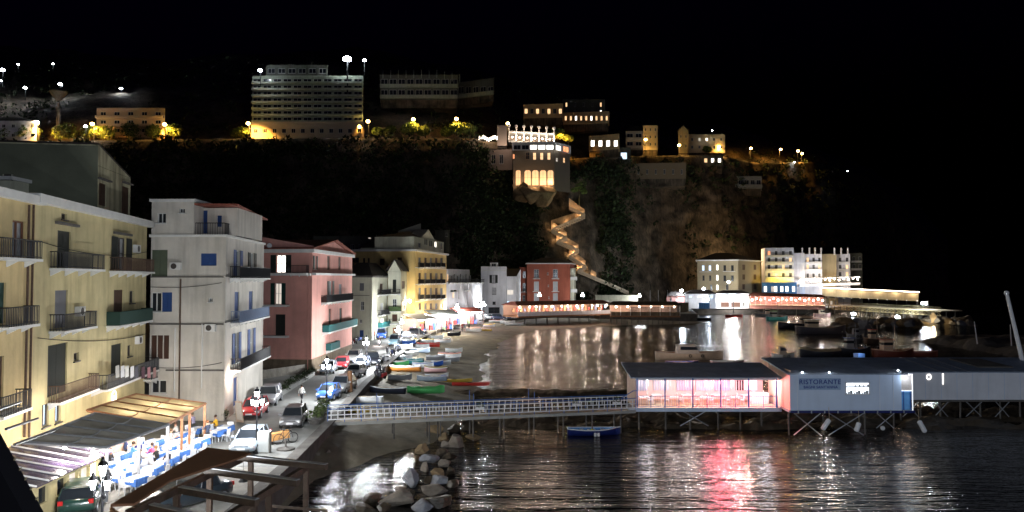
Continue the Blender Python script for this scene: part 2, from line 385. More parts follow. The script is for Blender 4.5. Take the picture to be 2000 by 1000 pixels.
def tree(px, py, Y, h, r, label, group, lm=(leaf_m, leaf_lt), n=500, size=.28, z=None):
    p = at(px, py, Y)
    if z is not None: p.z = z
    t = thing('tree', label, 'tree', p, group)
    m = MB(); k = p + Vector((.2, 0, h * .55)); m.tube(p, k, h * .035, h * .02)
    for i in range(5):
        a = i * 1.3; m.tube(k, k + Vector((math.cos(a) * r * .6, math.sin(a) * r * .6, h * .28)), h * .018, h * .006, 5)
    m.build('trunk', wood_dark, t)
    m = MB()
    for i in range(9):
        a = random.uniform(0, 6.28); q = random.uniform(.2, .75) * r
        leaves(m, p + Vector((math.cos(a) * q, math.sin(a) * q, h * random.uniform(.55, .9))), r * random.uniform(.3, .55), n // 9, size, .8)
    m.build('crown', lm, t); return t
def shrub(p, r, label, group=None, lm=(leaf_m, leaf_lt), n=220, size=.12, flat=.8):
    t = thing('shrub', label, 'shrub', p, group)
    m = MB(); [m.tube(p, Vector(p) + Vector((math.cos(a) * r * .4, math.sin(a) * r * .4, r)), .03, .01, 4) for a in (0, 2, 4)]; m.build('stem', wood_dark, t)
    m = MB()
    for i in range(4): leaves(m, Vector(p) + Vector((random.uniform(-.4, .4) * r, random.uniform(-.4, .4) * r, r * random.uniform(.6, 1.1))), r * .6, n // 4, size, flat)
    m.build('foliage', lm, t); return t

# ================================================ WALLS, OPENINGS, BALCONIES
class Wall:
    def __init__(s, A, B, z0, z1):
        s.A = Vector((A[0], A[1], 0)); s.B = Vector((B[0], B[1], 0)); s.d = (s.B - s.A).normalized(); s.L = (s.B - s.A).length
        s.n = Vector((s.d.y, -s.d.x, 0)); s.z0, s.z1 = z0, z1; s.holes = []
    def P(s, u, z, o=0): return s.A + s.d * u + s.n * o + Vector((0, 0, z))
    def pix(s, px, py):
        d = ray(px, py); c = Vector((0, 0, CZ)); t = (s.A - c).dot(s.n) / d.dot(s.n); p = c + d * t
        return (p - s.A).dot(s.d), p.z
    def rect(s, x0, y0, x1, y1):
        ym, xm = (y0 + y1) / 2, (x0 + x1) / 2
        u0, u1 = s.pix(x0, ym)[0], s.pix(x1, ym)[0]; za, zb = s.pix(xm, y1)[1], s.pix(xm, y0)[1]
        return u0, za, u1, zb
    def bx(s, mb, u0, u1, z0, z1, o0, o1): mb.par(s.P(u0, z0, o0), s.d * (u1 - u0), s.n * (o1 - o0), (0, 0, z1 - z0))
    def mesh(s, mb, depth=.28):
        H = [h for h in s.holes if h[2] - h[0] > .05]
        us = sorted({0, s.L, *[min(max(h[i], 0), s.L) for h in H for i in (0, 2)]}); zs = sorted({s.z0, s.z1, *[min(max(h[i], s.z0), s.z1) for h in H for i in (1, 3)]})
        for a, b_ in zip(us, us[1:]):
            if b_ - a < 1e-4: continue
            for c, e in zip(zs, zs[1:]):
                um, zm = (a + b_) / 2, (c + e) / 2
                if any(h[0] < um < h[2] and h[1] < zm < h[3] for h in H): continue
                mb.add([s.P(a, c), s.P(b_, c), s.P(b_, e), s.P(a, e)], [(0, 1, 2, 3)])
        for h in H:
            q = [(h[0], h[1]), (h[2], h[1]), (h[2], h[3]), (h[0], h[3])]
            for (a, c), (b_, e) in zip(q, q[1:] + q[:1]): mb.add([s.P(a, c), s.P(b_, e), s.P(b_, e, -depth), s.P(a, c, -depth)], [(0, 1, 2, 3)])
PANES = dict(dark=glass_dark, lit=pane_warm, white=pane_white, cool=pane_cool, soft=pane_soft, red=pane_red, cur=glass_curtain, arch=arch_room)
def opening(W, rc, style, par, shut=shut_dark, fr=frame_white, far=False):
    u0, z0, u1, z1 = rc; w_ = u1 - u0
    if style.startswith('op'):               # leaves folded back on the wall, pane in the middle
        hw = w_ * .27; h = (u0 + hw, z0, u1 - hw, z1)
        for a, b_ in ((u0, u0 + hw), (u1 - hw, u1)):
            mb = MB(); W.bx(mb, a, b_, z0, z1, .02, .07); mb.build('shutter', shut, par)
        pane = PANES[style[3:] or 'dark']
    else: h = rc; pane = PANES.get(style, glass_dark)
    W.holes.append(h); a, c, b_, e = h
    if style == 'sh':
        mb = MB(); W.bx(mb, a, (a + b_) / 2 - .01, c, e, -.16, -.1); W.bx(mb, (a + b_) / 2 + .01, b_, c, e, -.16, -.1); mb.build('shutter', shut, par)
        mb = MB(); W.bx(mb, a, b_, c, e, -.27, -.22); mb.build('pane', glass_dark, par); return
    t = max(.05, min(.09, w_ * .08)); mb = MB()
    for q in ((a, a + t, c, e), (b_ - t, b_, c, e), (a + t, b_ - t, c, c + t), (a + t, b_ - t, e - t, e), ((a + b_) / 2 - t * .4, (a + b_) / 2 + t * .4, c + t, e - t)): W.bx(mb, *q, -.22, -.13)
    if not far and e - c > 1.6: W.bx(mb, a + t, (a + b_) / 2 - t * .4, (c + e) / 2, (c + e) / 2 + t * .7, -.22, -.14); W.bx(mb, (a + b_) / 2 + t * .4, b_ - t, (c + e) / 2, (c + e) / 2 + t * .7, -.22, -.14)
    W.bx(mb, a - .08, b_ + .08, c - .08, c - .003, -.1, .1)
    if far:
        mb.k = 1; W.bx(mb, a, b_, c, e, -.27, -.24); mb.build('window', [fr, pane], par)
    else:
        o = mb.build('window', fr, par); mb = MB(); W.bx(mb, a, b_, c, e, -.27, -.24); mb.build('pane', pane, o)
def balcony(W, u0, u1, z, par, dep=.85, rail='bars', rm=iron, slab=trim_white, h=.95):
    mb = MB(); W.bx(mb, u0, u1, z - .14, z, .004, dep); n_ = max(2, int((u1 - u0) / 1.6))
    for i in range(n_ + 1):
        u = lerp(u0 + .1, u1 - .22, i / n_); mb.prism([W.P(u, z - .14, .01), W.P(u, z - .14, dep * .7), W.P(u, z - .45, .01)], [W.P(u + .12, z - .14, .01), W.P(u + .12, z - .14, dep * .7), W.P(u + .12, z - .45, .01)])
    b_ = mb.build('balcony', slab, par); mb = MB(); r = .022; o = dep - .06
    ring = [W.P(u0 + .04, z + h, .02), W.P(u0 + .04, z + h, o), W.P(u1 - .04, z + h, o), W.P(u1 - .04, z + h, .02)]
    if rail in ('bars', 'x'):
        mb.path(ring, .03, 4); mb.path([p - Vector((0, 0, h - .1)) for p in ring], .02, 4)
        n_ = max(2, int((u1 - u0) / .17))
        for i in range(n_ + 1): u = lerp(u0 + .04, u1 - .04, i / n_); mb.tube(W.P(u, z, o), W.P(u, z + h, o), r, r, 4, False)
        for k in range(5):
            for u in (u0 + .04, u1 - .04): mb.tube(W.P(u, z, o * (k + .5) / 5), W.P(u, z + h, o * (k + .5) / 5), r, r, 4, False)
    else:
        W.bx(mb, u0 + .02, u1 - .02, z + .03, z + h, o, o + .05); W.bx(mb, u0 + .02, u0 + .07, z + .03, z + h, .02, o - .003); W.bx(mb, u1 - .07, u1 - .02, z + .03, z + h, .02, o - .003); mb.path(ring, .03, 4)
    mb.build('railing', rm, b_); return b_
def bld(name, label, foot, z0, z1, wm, ops={}, roof=None, rmat=roof_dark, shut=shut_dark, fr=frame_white, far=False, cornice=None, bm=None, group=None, base=None, rail=iron, cat='house'):
    """foot: corners counter-clockwise, first edge = the face nearest the viewer's left; ops: face -> list of openings in photo pixels"""
    c = sum((Vector((p[0], p[1], 0)) for p in foot), Vector()) / len(foot); t = thing(name, label, cat, (c.x, c.y, z0), group)
    n_ = len(foot); mb = MB()
    for i in range(n_):
        W = Wall(foot[i], foot[(i + 1) % n_], z0, z1)
        for o in ops.get(i, []):
            k = o[0]
            if k == 'w': opening(W, W.rect(*o[1:5]), o[5], t, o[6] if len(o) > 6 else shut, fr, far)
            elif k == 'uv': opening(W, (o[1] - o[3] / 2, o[2], o[1] + o[3] / 2, o[2] + o[4]), o[5], t, shut, fr, far)
            elif k == 'b':   # x0,x1,y
                u0, u1 = W.pix(o[1], o[3])[0], W.pix(o[2], o[3])[0]; z = W.pix((o[1] + o[2]) / 2, o[3])[1]
                balcony(W, u0, u1, z, t, *(o[4:] if len(o) > 4 else ()), rm=rail) if len(o) < 7 else balcony(W, u0, u1, z, t, o[4], o[5], o[6])
            elif k == 'l':   # ledge / string course
                u0, u1 = W.pix(o[1], o[3])[0], W.pix(o[2], o[3])[0]; z = W.pix((o[1] + o[2]) / 2, o[3])[1]; th = o[4] if len(o) > 4 else .14
                lm_ = MB(); W.bx(lm_, max(u0, 0), min(u1, W.L) if u1 > 0 else u1, z - th / 2, z + th / 2, .003, o[5] if len(o) > 5 else .12); lm_.build('ledge', o[6] if len(o) > 6 else trim_white, t)
            elif k == 'p':   # pipe down the wall
                u, _ = W.pix(o[1], o[2]); za, zb = W.pix(o[1], o[3])[1], W.pix(o[1], o[2])[1]
                lm_ = MB(); lm_.tube(W.P(u, za, .1), W.P(u, zb, .1), .06, .06, 6); lm_.build('drainpipe', o[4] if len(o) > 4 else rust, t)
        W.mesh(mb)
    mb.add([(p[0], p[1], z1) for p in foot], [tuple(range(n_))]); mb.build('wall', wm, t)
    if base:
        b2 = MB()
        for i in range(n_): W = Wall(foot[i], foot[(i + 1) % n_], z0, z1); W.bx(b2, 0, W.L, z0, z0 + base[0], .003, .06)
        b2.build('plinth', base[1], t)
    if cornice:
        b2 = MB()
        for i in range(n_): W = Wall(foot[i], foot[(i + 1) % n_], z0, z1); W.bx(b2, -cornice[1], W.L + cornice[1] * .98, z1 - cornice[0] * (1 + .01 * i), z1 + .04 + .004 * i, .003, cornice[1] + .004 * i)
        b2.build('cornice', cornice[2] if len(cornice) > 2 else trim_white, t)
    if roof:
        b2 = MB(); e = .45; P = [Vector((p[0], p[1], 0)) for p in foot]
        if roof[0] == 'hip':
            cf = Vector((c.x, c.y, 0)); Q = [q + (q - cf).normalized() * e for q in P]
            cc = sum(Q, Vector()) / n_; lo_ = [q + Vector((0, 0, z1 + .06)) for q in Q]; hi_ = [lerp(q, cc, roof[2] if len(roof) > 2 else .75) + Vector((0, 0, z1 + roof[1])) for q in Q]; b2.prism(lo_, hi_)
        elif roof[0] == 'gable':             # ridge along face roof[2]
            i = roof[2]; a, b_ = P[i], P[(i + 1) % n_]; c2, d2 = P[(i + 2) % n_], P[(i + 3) % n_]
            ru, rv = (a + d2) / 2, (b_ + c2) / 2; dd = (b_ - a).normalized() * e; nn = Vector((dd.y, -dd.x, 0))
            up = Vector((0, 0, z1 + .05)); H_ = Vector((0, 0, roof[1] + z1))
            g = MB(); g.prism([a + up, d2 + up, ru + H_ - Vector((0, 0, .15))], [b_ + up, c2 + up, rv + H_ - Vector((0, 0, .15))]); g.build('gable_wall', wm, t)
            for (s0, s1, o_) in ((a, b_, nn), (d2, c2, -nn)):
                q = [s0 - dd + o_ + up, s1 + dd + o_ + up, rv + dd + H_, ru - dd + H_]; b2.poly_ext(q, (0, 0, .16))
        elif roof[0] == 'shed':              # high side at face roof[2]'s start, falling along it
            i = roof[2]; a, b_, c2, d2 = P[i], P[(i + 1) % n_], P[(i + 2) % n_], P[(i + 3) % n_]; up = Vector((0, 0, z1 + .03)); H_ = Vector((0, 0, z1 + roof[1]))
            g = MB(); g.prism([a + up, b_ + up, a + H_], [d2 + up, c2 + up, d2 + H_]); g.build('gable_wall', wm, t)
            k_ = Vector((0, 0, .02)); g2 = [a + H_ + k_, b_ + up + k_, c2 + up + k_, d2 + H_ + k_]; b2.poly_ext(g2, (0, 0, .12))
        elif roof[0] == 'flat':
            for i in range(n_): W = Wall(foot[i], foot[(i + 1) % n_], z0, z1); W.bx(b2, .0, W.L - .26, z1 + .02, z1 + roof[1], -.25, -.0)
            b2.build('parapet', wm, t); b2 = None
        if b2: b2.build('roof', rmat, t)
    return t
def back(A, B, depth):                       # closes a two-point front into a rectangle
    A, B = Vector((A[0], A[1], 0)), Vector((B[0], B[1], 0)); d = (B - A).normalized(); nn = Vector((d.y, -d.x, 0)); return [tuple(A.xy), tuple(B.xy), tuple((B - nn * depth).xy), tuple((A - nn * depth).xy)]
# ================================================ BUILDINGS ALONG THE STREET
# yellow house: facade runs away from the viewer
YC = Vector((-29.55, 60.0)); YD = Vector((-.171, 1)).normalized()
def yp(t): return YC - YD * t                # t metres back towards the viewer from the far corner
YN = Vector((YD.y, -YD.x))                   # outward, to the sea
def yell(t, off=0): p = yp(t) + YN * off; return (p.x, p.y)
split = None
W_ = Wall(yell(40), yell(0), 2, 18); u_split = W_.pix(66, 600)[0]; tsplit = 40 - u_split
yellow = bld('yellow_house', 'tall yellow house at left with iron balconies above the lit awnings',
    [yell(tsplit), yell(0), yell(0, -14), yell(tsplit, -14)], 2, 18.15, plaster_yellow, {0: [
    ('w', 120, 417, 131, 429, 'dark'), ('w', 112, 451, 138, 524, 'sh'), ('b', 96, 179, 525), ('w', 217, 464, 256, 528, 'op_cur'), ('b', 213, 279, 530, .9, 'bars', rust),
    ('w', 107, 567, 132, 640, 'sh', shut_grey), ('b', 95, 163, 642), ('w', 222, 566, 241, 630, 'sh', shut_brown), ('w', 253, 568, 262, 592, 'dark'), ('b', 207, 275, 631, .9, 'cloth', C((.02, .05, .04), .9)),
    ('w', 93, 672, 131, 770, 'sh'), ('w', 144, 689, 154, 705, 'dark'), ('w', 217, 672, 238, 733, 'sh'), ('w', 249, 674, 257, 696, 'dark'), ('b', 93, 172, 773, .7, 'bars', rust),
    ('b', 177, 283, 742, 1.1), ('w', 82, 789, 96, 833, 'cool', shut_dark), ('w', 107, 787, 119, 825, 'cool'),
    ('l', 107, 150, 438, .16, .2, conc_dark), ('l', 221, 254, 457, .16, .2, conc_dark)]}, cornice=(.45, .45), fr=frame_dark, roof=('flat', .12))
orange = bld('orange_house', 'ochre yellow house with narrow iron balconies cut by the left edge',
    [yell(40, .0), yell(tsplit + .01, .0), yell(tsplit + .01, -14), yell(40, -14)], 2, 18.0, plaster_orange, {0: [
    ('w', 24, 431, 50, 503, 'cur'), ('b', -30, 51, 504), ('w', -12, 552, 11, 632, 'sh', shut_green), ('b', -20, 45, 636), ('w', -14, 697, 7, 795, 'sh', shut_brown), ('b', -30, 29, 806), ('p', 62, 400, 850), ('p', 53, 400, 850)]}, cornice=(.4, .4), fr=frame_brown, roof=('flat', .12))
# the gabled roof storey on the yellow house
Wp = Wall(yell(tsplit, -1.2), yell(.3, -1.2), 2, 22); uA = Wp.pix(191, 350)[0]; zA = Wp.pix(191, 282)[1]; uB = Wp.L; zB = Wp.pix(283, 360)[1]; z0 = 18.2
A_ = Wp.P(uA, 0); B_ = Wp.P(uB, 0); zlow = min(zB, zA - 1)
ph = bld('roof_storey', 'stained windowed storey with sloping top standing on the yellow house', back(A_.xy, B_.xy, 13), z0, zlow, plaster_stained, {0: [
    ('w', 193, 358, 208, 402, 'sh', shut_brown), ('w', 238, 365, 253, 426, 'sh', shut_brown), ('l', 190, 213, 351, .12, .25, conc_dark), ('l', 238, 259, 359, .12, .25, conc_dark)]}, roof=('shed', zA - zlow, 0), fr=frame_brown)
m = MB(); q = back(A_.xy, B_.xy, 13); W2 = Wall(q[3], q[0], z0, zA); W2.bx(m, .0, W2.L, z0, zA - .1, .005, .06); m.build('side_wall', plaster_shaded, ph)  # shadow on this side wall is put into a darker plaster sheet
sm = bld('roof_cabin', 'small cream roof cabin behind the left eaves', [(-37, 50), (-33.9, 50), (-33.9, 54), (-37, 54)], 18.2, 20.4, plaster_cream, {0: [('w', 5, 340, 22, 350, 'dark')]}, cornice=(.2, .2), fr=frame_dark)

# wall emblem: round lit sign with a letter
uE, zE = W_.pix(219, 775); pE = W_.P(uE, zE, .12)
t = thing('round_sign', 'round lit letter m sign on the yellow wall above the awning', 'sign', pE)
m = MB(); rr = .42
ring = [pE + Vector((YD.x, YD.y, 0)) * rr * math.cos(a) + Vector((0, 0, rr * math.sin(a))) for a in [i * math.pi / 10 for i in range(21)]]
m.path(ring, .035, 5); m.build('ring', pane_white, t)
def text_mesh(s, size, loc, ax, name, mat, parent, depth=.02, up=Vector((0, 0, 1)), sp=1.0):
    cu = bpy.data.curves.new('txt', 'FONT'); cu.body = s; cu.size = size; cu.extrude = depth; cu.align_x = 'CENTER'; cu.align_y = 'CENTER'; cu.space_character = sp; cu.offset = .004
    o = bpy.data.objects.new('txt', cu); COL.objects.link(o); bpy.context.view_layer.update()
    me = bpy.data.meshes.new_from_object(o.evaluated_get(bpy.context.evaluated_depsgraph_get())); bpy.data.objects.remove(o)
    me.materials.clear(); me.materials.append(mat); q = bpy.data.objects.new(name, me); COL.objects.link(q)
    a = Vector(ax).normalized(); b_ = up; c_ = a.cross(b_); q.matrix_local = Matrix(((a.x, b_.x, c_.x, 0), (a.y, b_.y, c_.y, 0), (a.z, b_.z, c_.z, 0), (0, 0, 0, 1)))
    q.location = Vector(loc) - ORG.get(parent.name, Vector()); q.parent = parent; return q
text_mesh('m', .75, pE + Vector((0, 0, -.04)), (YD.x, YD.y, 0), 'letter', pane_white, t)
light(pE + Vector((YN.x, YN.y, 0)) * .6 + Vector((0, 0, -.3)), 45, (1, .85, .55), .1, t)

# beige corner house
b0, b1 = G(287, 823).xy, G(437, 822).xy; b0 = Vector((b0.x - .05, b1.y + .15)); b2d = Vector((-.115, 1)).normalized(); b2 = b1 + b2d * 14.3
zt2 = at(450, 459, 60.6).z; WA = Wall(b0, b1, 2, zt2)
beige = bld('beige_house', 'beige corner house with blue shutters beside the parked red car', [tuple(b0), tuple(b1), tuple(b2), (b2.x - 8, b2.y + 1), (b0.x - 1, b0.y + 15)], 2, zt2, plaster_beige, {0: [
    ('w', 296, 488, 327, 540, 'sh', C((.1, .12, .08), .6)), ('w', 392, 495, 423, 519, 'sh', shut_blue), ('w', 294, 571, 315, 609, 'dark'), ('w', 316, 571, 336, 609, 'sh', shut_blue), ('w', 407, 582, 415, 590, 'dark'),
    ('w', 295, 655, 306, 701, 'sh', shut_brown), ('w', 307, 655, 318, 701, 'sh', shut_brown), ('w', 319, 655, 330, 701, 'sh', shut_brown), ('w', 294, 742, 325, 769, 'dark'), ('b', 287, 309, 738, 1.1),
    ('l', 287, 437, 541, .1, .12, conc_dark), ('l', 287, 437, 633, .12, .14, conc_dark), ('l', 325, 437, 723, .12, .14, conc_dark), ('p', 396, 632, 758, trim_white), ('p', 343, 640, 765, trim_white), ('p', 354, 545, 780, rust)], 1: [
    ('w', 456, 489, 473, 541, 'op', shut_blue), ('w', 484, 494, 500, 541, 'op_cur', shut_dark), ('b', 448, 511, 543, .9), ('w', 458, 570, 467, 622, 'sh', shut_blue), ('w', 486, 569, 494, 618, 'sh', shut_blue), ('b', 450, 511, 624, .8, 'bars', C((.2, .25, .35), .5)),
    ('w', 453, 650, 470, 708, 'op_dark', shut_blue), ('w', 483, 642, 498, 700, 'op_cur', shut_blue), ('b', 449, 511, 709, .9), ('w', 456, 737, 464, 792, 'sh', shut_blue),
    ('l', 437, 512, 540, .1, .12, conc_dark), ('l', 437, 512, 622, .1, .12, conc_dark)]}, cornice=(.16, .12))
m = MB(); zt = at(330, 389, 60.4).z; x0, x1 = b0.x, colX(375, 60.4); m.prism([Vector((x0, b0.y, zt2)), Vector((x1, b0.y - .1, zt2)), Vector((x1, b0.y + 11, zt2)), Vector((x0 - .7, b0.y + 11, zt2))], [Vector((x0, b0.y, zt)), Vector((x1, b0.y - .1, zt)), Vector((x1, b0.y + 11, zt)), Vector((x0 - .7, b0.y + 11, zt))])
tp = bld('stair_tower', 'plain beige upper block with two small windows on the corner house', [(x0, b0.y), (x1, b0.y - .1), (x1, b0.y + 11), (x0 - .7, b0.y + 11)], zt2 + .02, zt, plaster_beige, {0: [('w', 307, 416, 324, 436, 'dark'), ('w', 350, 407, 361, 416, 'dark')]}, cornice=(.18, .14))
tb = bld('roof_terrace_room', 'blue doored room under a red roof on the beige terrace', [(x1 + .03, 62.4), (colX(466, 62.4), 62.0), (colX(466, 62.4) - .6, 70), (x1 + .03, 70)], zt2 + .02, zt - .55, plaster_beige, {0: [('w', 395, 411, 405, 456, 'sh', shut_blue), ('w', 424, 421, 433, 443, 'sh', shut_blue)]})
t = thing('terrace_pergola', 'red tiled terrace roof on white posts above the corner house', 'pergola', (-21, 66, zt2))
m = MB(); za = zt - .45; P4 = [Vector((x1, 60.7, za)), Vector((colX(463, 60.7), 60.7, za - .05)), Vector((b2.x + .3, b2.y + .2, za - .15)), Vector((b2.x - 6, b2.y + 1, za + .5)), Vector((x1, 71, za + .6))]
m.poly_ext(P4, (0, 0, .16)); m.build('roof', roof_red, t)
m = MB(); e0, e1 = Vector((b1.x, b1.y + .3, 0)), Vector((b2.x - .05, b2.y - .1, 0))
for k in (.22, .45, .66, .86, 1.0):
    p = lerp(e0, e1, k) + Vector((-.25, 0, zt2)); m = MB(); m.tube(p, Vector((p.x, p.y, za - .1)), .08, .08, 6); m.build('post', trim_white, t)
m = MB(); m.tube(lerp(e0, e1, .1) + Vector((-.25, 0, za - .5)), e1 + Vector((-.25, 0, za - .5)), .06, .06, 5); m.build('beam', trim_white, t)
m = MB(); p0 = Vector((x1 + .1, b1.y + .15, zt2)); p1 = Vector((b1.x - .15, b1.y + .15, zt2)); p2 = Vector((b2.x - .15, b2.y, zt2)); U = Vector((0, 0, 1))
for a, c_ in ((p0, p1), (p1, p2)):
    m.path([a + U, c_ + U], .03, 4); nn = int((c_ - a).length / .2)
    for i in range(nn): q = lerp(a, c_, i / nn); m.tube(q, q + U, .018, .018, 4, False)
o = m.build('railing', iron, t)

# pink house
p0 = Vector(G(608, 727).xy); pa = Vector((colX(505, 93.2), 93.2)); pb = Vector((colX(688, 113.5), 113.5)); zc = at(600, 487, p0.y).z
pink = bld('pink_house', 'salmon pink house with dark green shutters and white string courses', [tuple(pa), tuple(p0), tuple(pb), (pb.x - 12, pb.y), (pa.x, pa.y + 15)], 2, zc, plaster_pink, {0: [
    ('w', 529, 498, 569, 533, 'op_white', shut_dark), ('w', 529, 553, 558, 595, 'op_soft', shut_green), ('w', 538, 614, 557, 655, 'sh', shut_dark), ('l', 505, 608, 536, .3, .35), ('l', 509, 566, 597, .25, .8), ('l', 505, 565, 657, .25, .8), ('l', 505, 608, 700, .2, .1, plaster_pink),
    ('p', 603, 535, 725, plaster_pink), ('w', 515, 706, 562, 722, 'dark'), ('w', 570, 703, 600, 722, 'sh', shut_brown)], 1: [
    ('w', 611, 500, 620, 526, 'op_soft'), ('w', 639, 500, 645, 527, 'sh', shut_brown), ('w', 661, 502, 666, 527, 'sh', shut_brown), ('w', 639, 549, 652, 586, 'op_cur'), ('w', 662, 555, 668, 583, 'sh', shut_grey), ('w', 642, 603, 647, 636, 'sh', shut_brown), ('w', 663, 602, 668, 632, 'sh', shut_dark),
    ('l', 609, 688, 536, .3, .5), ('b', 627, 680, 588, .8), ('b', 629, 687, 642, .9, 'cloth', C((.01, .09, .09), .9)), ('b', 636, 655, 682, .7, 'cloth', C((.02, .1, .1), .9))]},
    cornice=(.4, .35), roof=('gable', 1.6, 0), rmat=roof_red, base=(1.6, stone_brown))
balc = Wall(pa, p0, 2, zc); WB = Wall(p0, pb, 2, zc)
for (x0_, x1_, y_) in ((566, 604, 535),): u0, _ = balc.pix(x0_, y_); u1, z_ = balc.pix(x1_, y_); balcony(balc, u0, u1, z_ + .1, pink, .8)
m = MB(); x_, z_ = balc.pix(528, 480); c_ = balc.P(x_, z_, .25); m.tube(c_, c_ + Vector((.05, -.12, .02)), .32, .3, 14); m.build('satellite_dish', plastic_white, pink)
m = MB(); u0, z0_ = balc.pix(505, 462); q = [balc.P(.02, zc + .05, -.3), balc.P(balc.L, zc + .05, -.3), balc.P(balc.L, zc + .45, -.3), balc.P(.02, z0_ - .0, -.3)]; m.poly_ext(q, (0, .4, 0)); m.build('raised_gable', plaster_pink, pink)

# cream house with brown roofs
c0 = Vector((colX(676, 140), 141)); c1 = Vector((colX(727, 139), 139)); c2 = Vector((colX(757, 150), 150)); 
cream = bld('cream_house', 'pale green-grey house with low dark roof right of the pink house', [tuple(c0), tuple(c1), tuple(c2), (c2.x - 7, c2.y + 4), (c0.x, c0.y + 14)], 2, 14.1, plaster_cream, {0: [
    ('w', 702, 553, 711, 568, 'sh', shut_grey), ('w', 704, 589, 711, 606, 'dark'), ('w', 702, 624, 707, 631, 'dark'), ('l', 677, 722, 577, .1, .1, conc_dark), ('w', 702, 645, 710, 658, 'sh', shut_blue)], 1: [
    ('w', 742, 554, 748, 573, 'sh', shut_brown), ('b', 737, 756, 575), ('w', 743, 592, 749, 612, 'cur'), ('b', 737, 756, 614), ('w', 744, 622, 750, 636, 'white'), ('b', 738, 757, 638, .8, 'cloth', C((.05, .25, .25), .9))]}, roof=('hip', 2.6, .55), cornice=(.3, .3, conc_dark))
d0 = Vector((colX(757.5, 149), 149.3)); d1 = Vector((colX(783, 150), 150)); d2 = Vector((colX(795, 162), 162))
cream2 = bld('cream_gabled_house', 'narrow cream house with pointed gable and stacked flowered balconies', [tuple(d0), tuple(d1), tuple(d2), (d0.x, d2.y)], 2, at(770, 530, 149.5).z, plaster_cream, {0: [
    ('w', 767, 546, 774, 571, 'sh'), ('b', 762, 781, 574, .9), ('w', 767, 584, 775, 604, 'dark'), ('b', 758, 783, 608, .9, 'cloth', leaf_m), ('w', 766, 614, 776, 628, 'sh', shut_brown), ('b', 760, 783, 632, .9, 'bars'), ('w', 767, 515, 772, 528, 'sh'), ('w', 767, 640, 777, 664, 'sh', wood_mid)], 1: [('w', 785, 549, 791, 564, 'sh', shut_brown), ('w', 785, 590, 791, 606, 'lit')]}, roof=('gable', 2.3, 1), rmat=roof_dark)
# ochre palazzo
o0 = Vector((colX(811, 162), 162)); o1 = Vector((colX(872, 191), 191)); oL = Vector((colX(690, 163), 164)); zo = at(811, 487, 162).z
ops1 = []; cols = [820, 831.5, 842, 852.5, 862.5]
for i, x in enumerate(cols):
    for j, (ya, yb_) in enumerate(((503, 522), (533, 554), (562, 584), (592, 605))):
        dy = (x - 820) * .02; ops1.append(('w', x - 2.6, ya + dy, x + 2.2, yb_ - dy * 2, 'lit' if (i, j) == (4, 3) else 'sh', shut_brown if (i + j) % 2 else shut_grey))
        if j < 3: ops1.append(('b', x - 4, x + 3.6, yb_ - dy, .6))
ops1 += [('l', 811, 871, 524, .15), ('l', 811, 871, 555, .15), ('l', 811, 871, 586, .15)]
ochre = bld('ochre_palazzo', 'tall ochre five-window-wide palazzo above the market stalls', [tuple(oL), tuple(o0), tuple(o1), (o1.x - 24, o1.y + 2)], 2, zo, plaster_ochre, {0: [
    ('w', 776, 503, 785, 520, 'sh', shut_brown), ('w', 742, 505, 751, 518, 'sh', shut_brown), ('w', 685, 503, 701, 513, 'dark'), ('w', 709, 504, 713, 513, 'dark'), ('w', 718, 504, 722, 513, 'dark')], 1: ops1}, cornice=(.4, .5), base=(1.3, stone_brown), fr=frame_brown)
a0 = o0 + (o1 - o0).normalized() * .8 + Vector((-.6, .5)); a1 = o1 + Vector((-.6, -1))
att = bld('attic_storey', 'gabled cream attic storey on top of the ochre palazzo', [tuple(a0), tuple(a1), (a1.x - 12, a1.y + 3), (a0.x - 9, a0.y + 2)], zo + .06, zo + 2.9, plaster_cream, {0: [
    ('w', 817, 474, 822, 484, 'dark'), ('w', 829, 467, 834, 478, 'op_cur'), ('w', 838.5, 470, 843.5, 481, 'op_cur'), ('w', 849, 472, 853.5, 483, 'white'), ('w', 861, 474, 864, 487, 'dark')]}, roof=('hip', 1.9, .9), rmat=roof_dark)
m = MB(); g0, g1 = lerp(Vector((*a0, 0)), Vector((*a1, 0)), .22), lerp(Vector((*a0, 0)), Vector((*a1, 0)), .68); gz = zo + 2.95; gm = (g0 + g1) / 2; nn = Vector((-.35, .05, 0))
m.prism([g0 + Vector((0, 0, gz)), g1 + Vector((0, 0, gz)), gm + Vector((0, 0, gz + 2.3))], [g0 + nn * 9 + Vector((0, 0, gz)), g1 + nn * 9 + Vector((0, 0, gz)), gm + nn * 9 + Vector((0, 0, gz + 2.3))]); m.build('gable_wall', plaster_cream, att)
sl = bld('slate_wing', 'dark sloping roof with skylights left of the palazzo attic', [(oL.x + 1, 166), (o0.x - 2.5, 165.5), (o0.x - 4, 176), (oL.x + 1, 177)], zo + .06, zo + .5, plaster_cream, roof=('hip', 2.2, .55), rmat=roof_dark)
for i, (px, py) in enumerate(((768, 469), (757, 478), (733, 478), (722, 465))):
    m = MB(); p = at(px, py, 171 if i != 3 else 173); wd = (1.2, .5, .6, .5)[i]; m.cbox(p, (wd, .5, .25 if i == 0 else .16)); m.build('skylight', pane_white if i == 0 else pane_soft, sl)
gb = bld('grey_gable_house', 'dim grey-green house with slanted roof behind the palazzo', [tuple(at(778, 452, 185).xy), tuple(at(822, 452, 185).xy), tuple(at(822, 452, 200).xy), tuple(at(778, 452, 200).xy)], 2, at(800, 451, 185).z, plaster_cream, {}, roof=('shed', 1.9, 2), rmat=roof_dark)
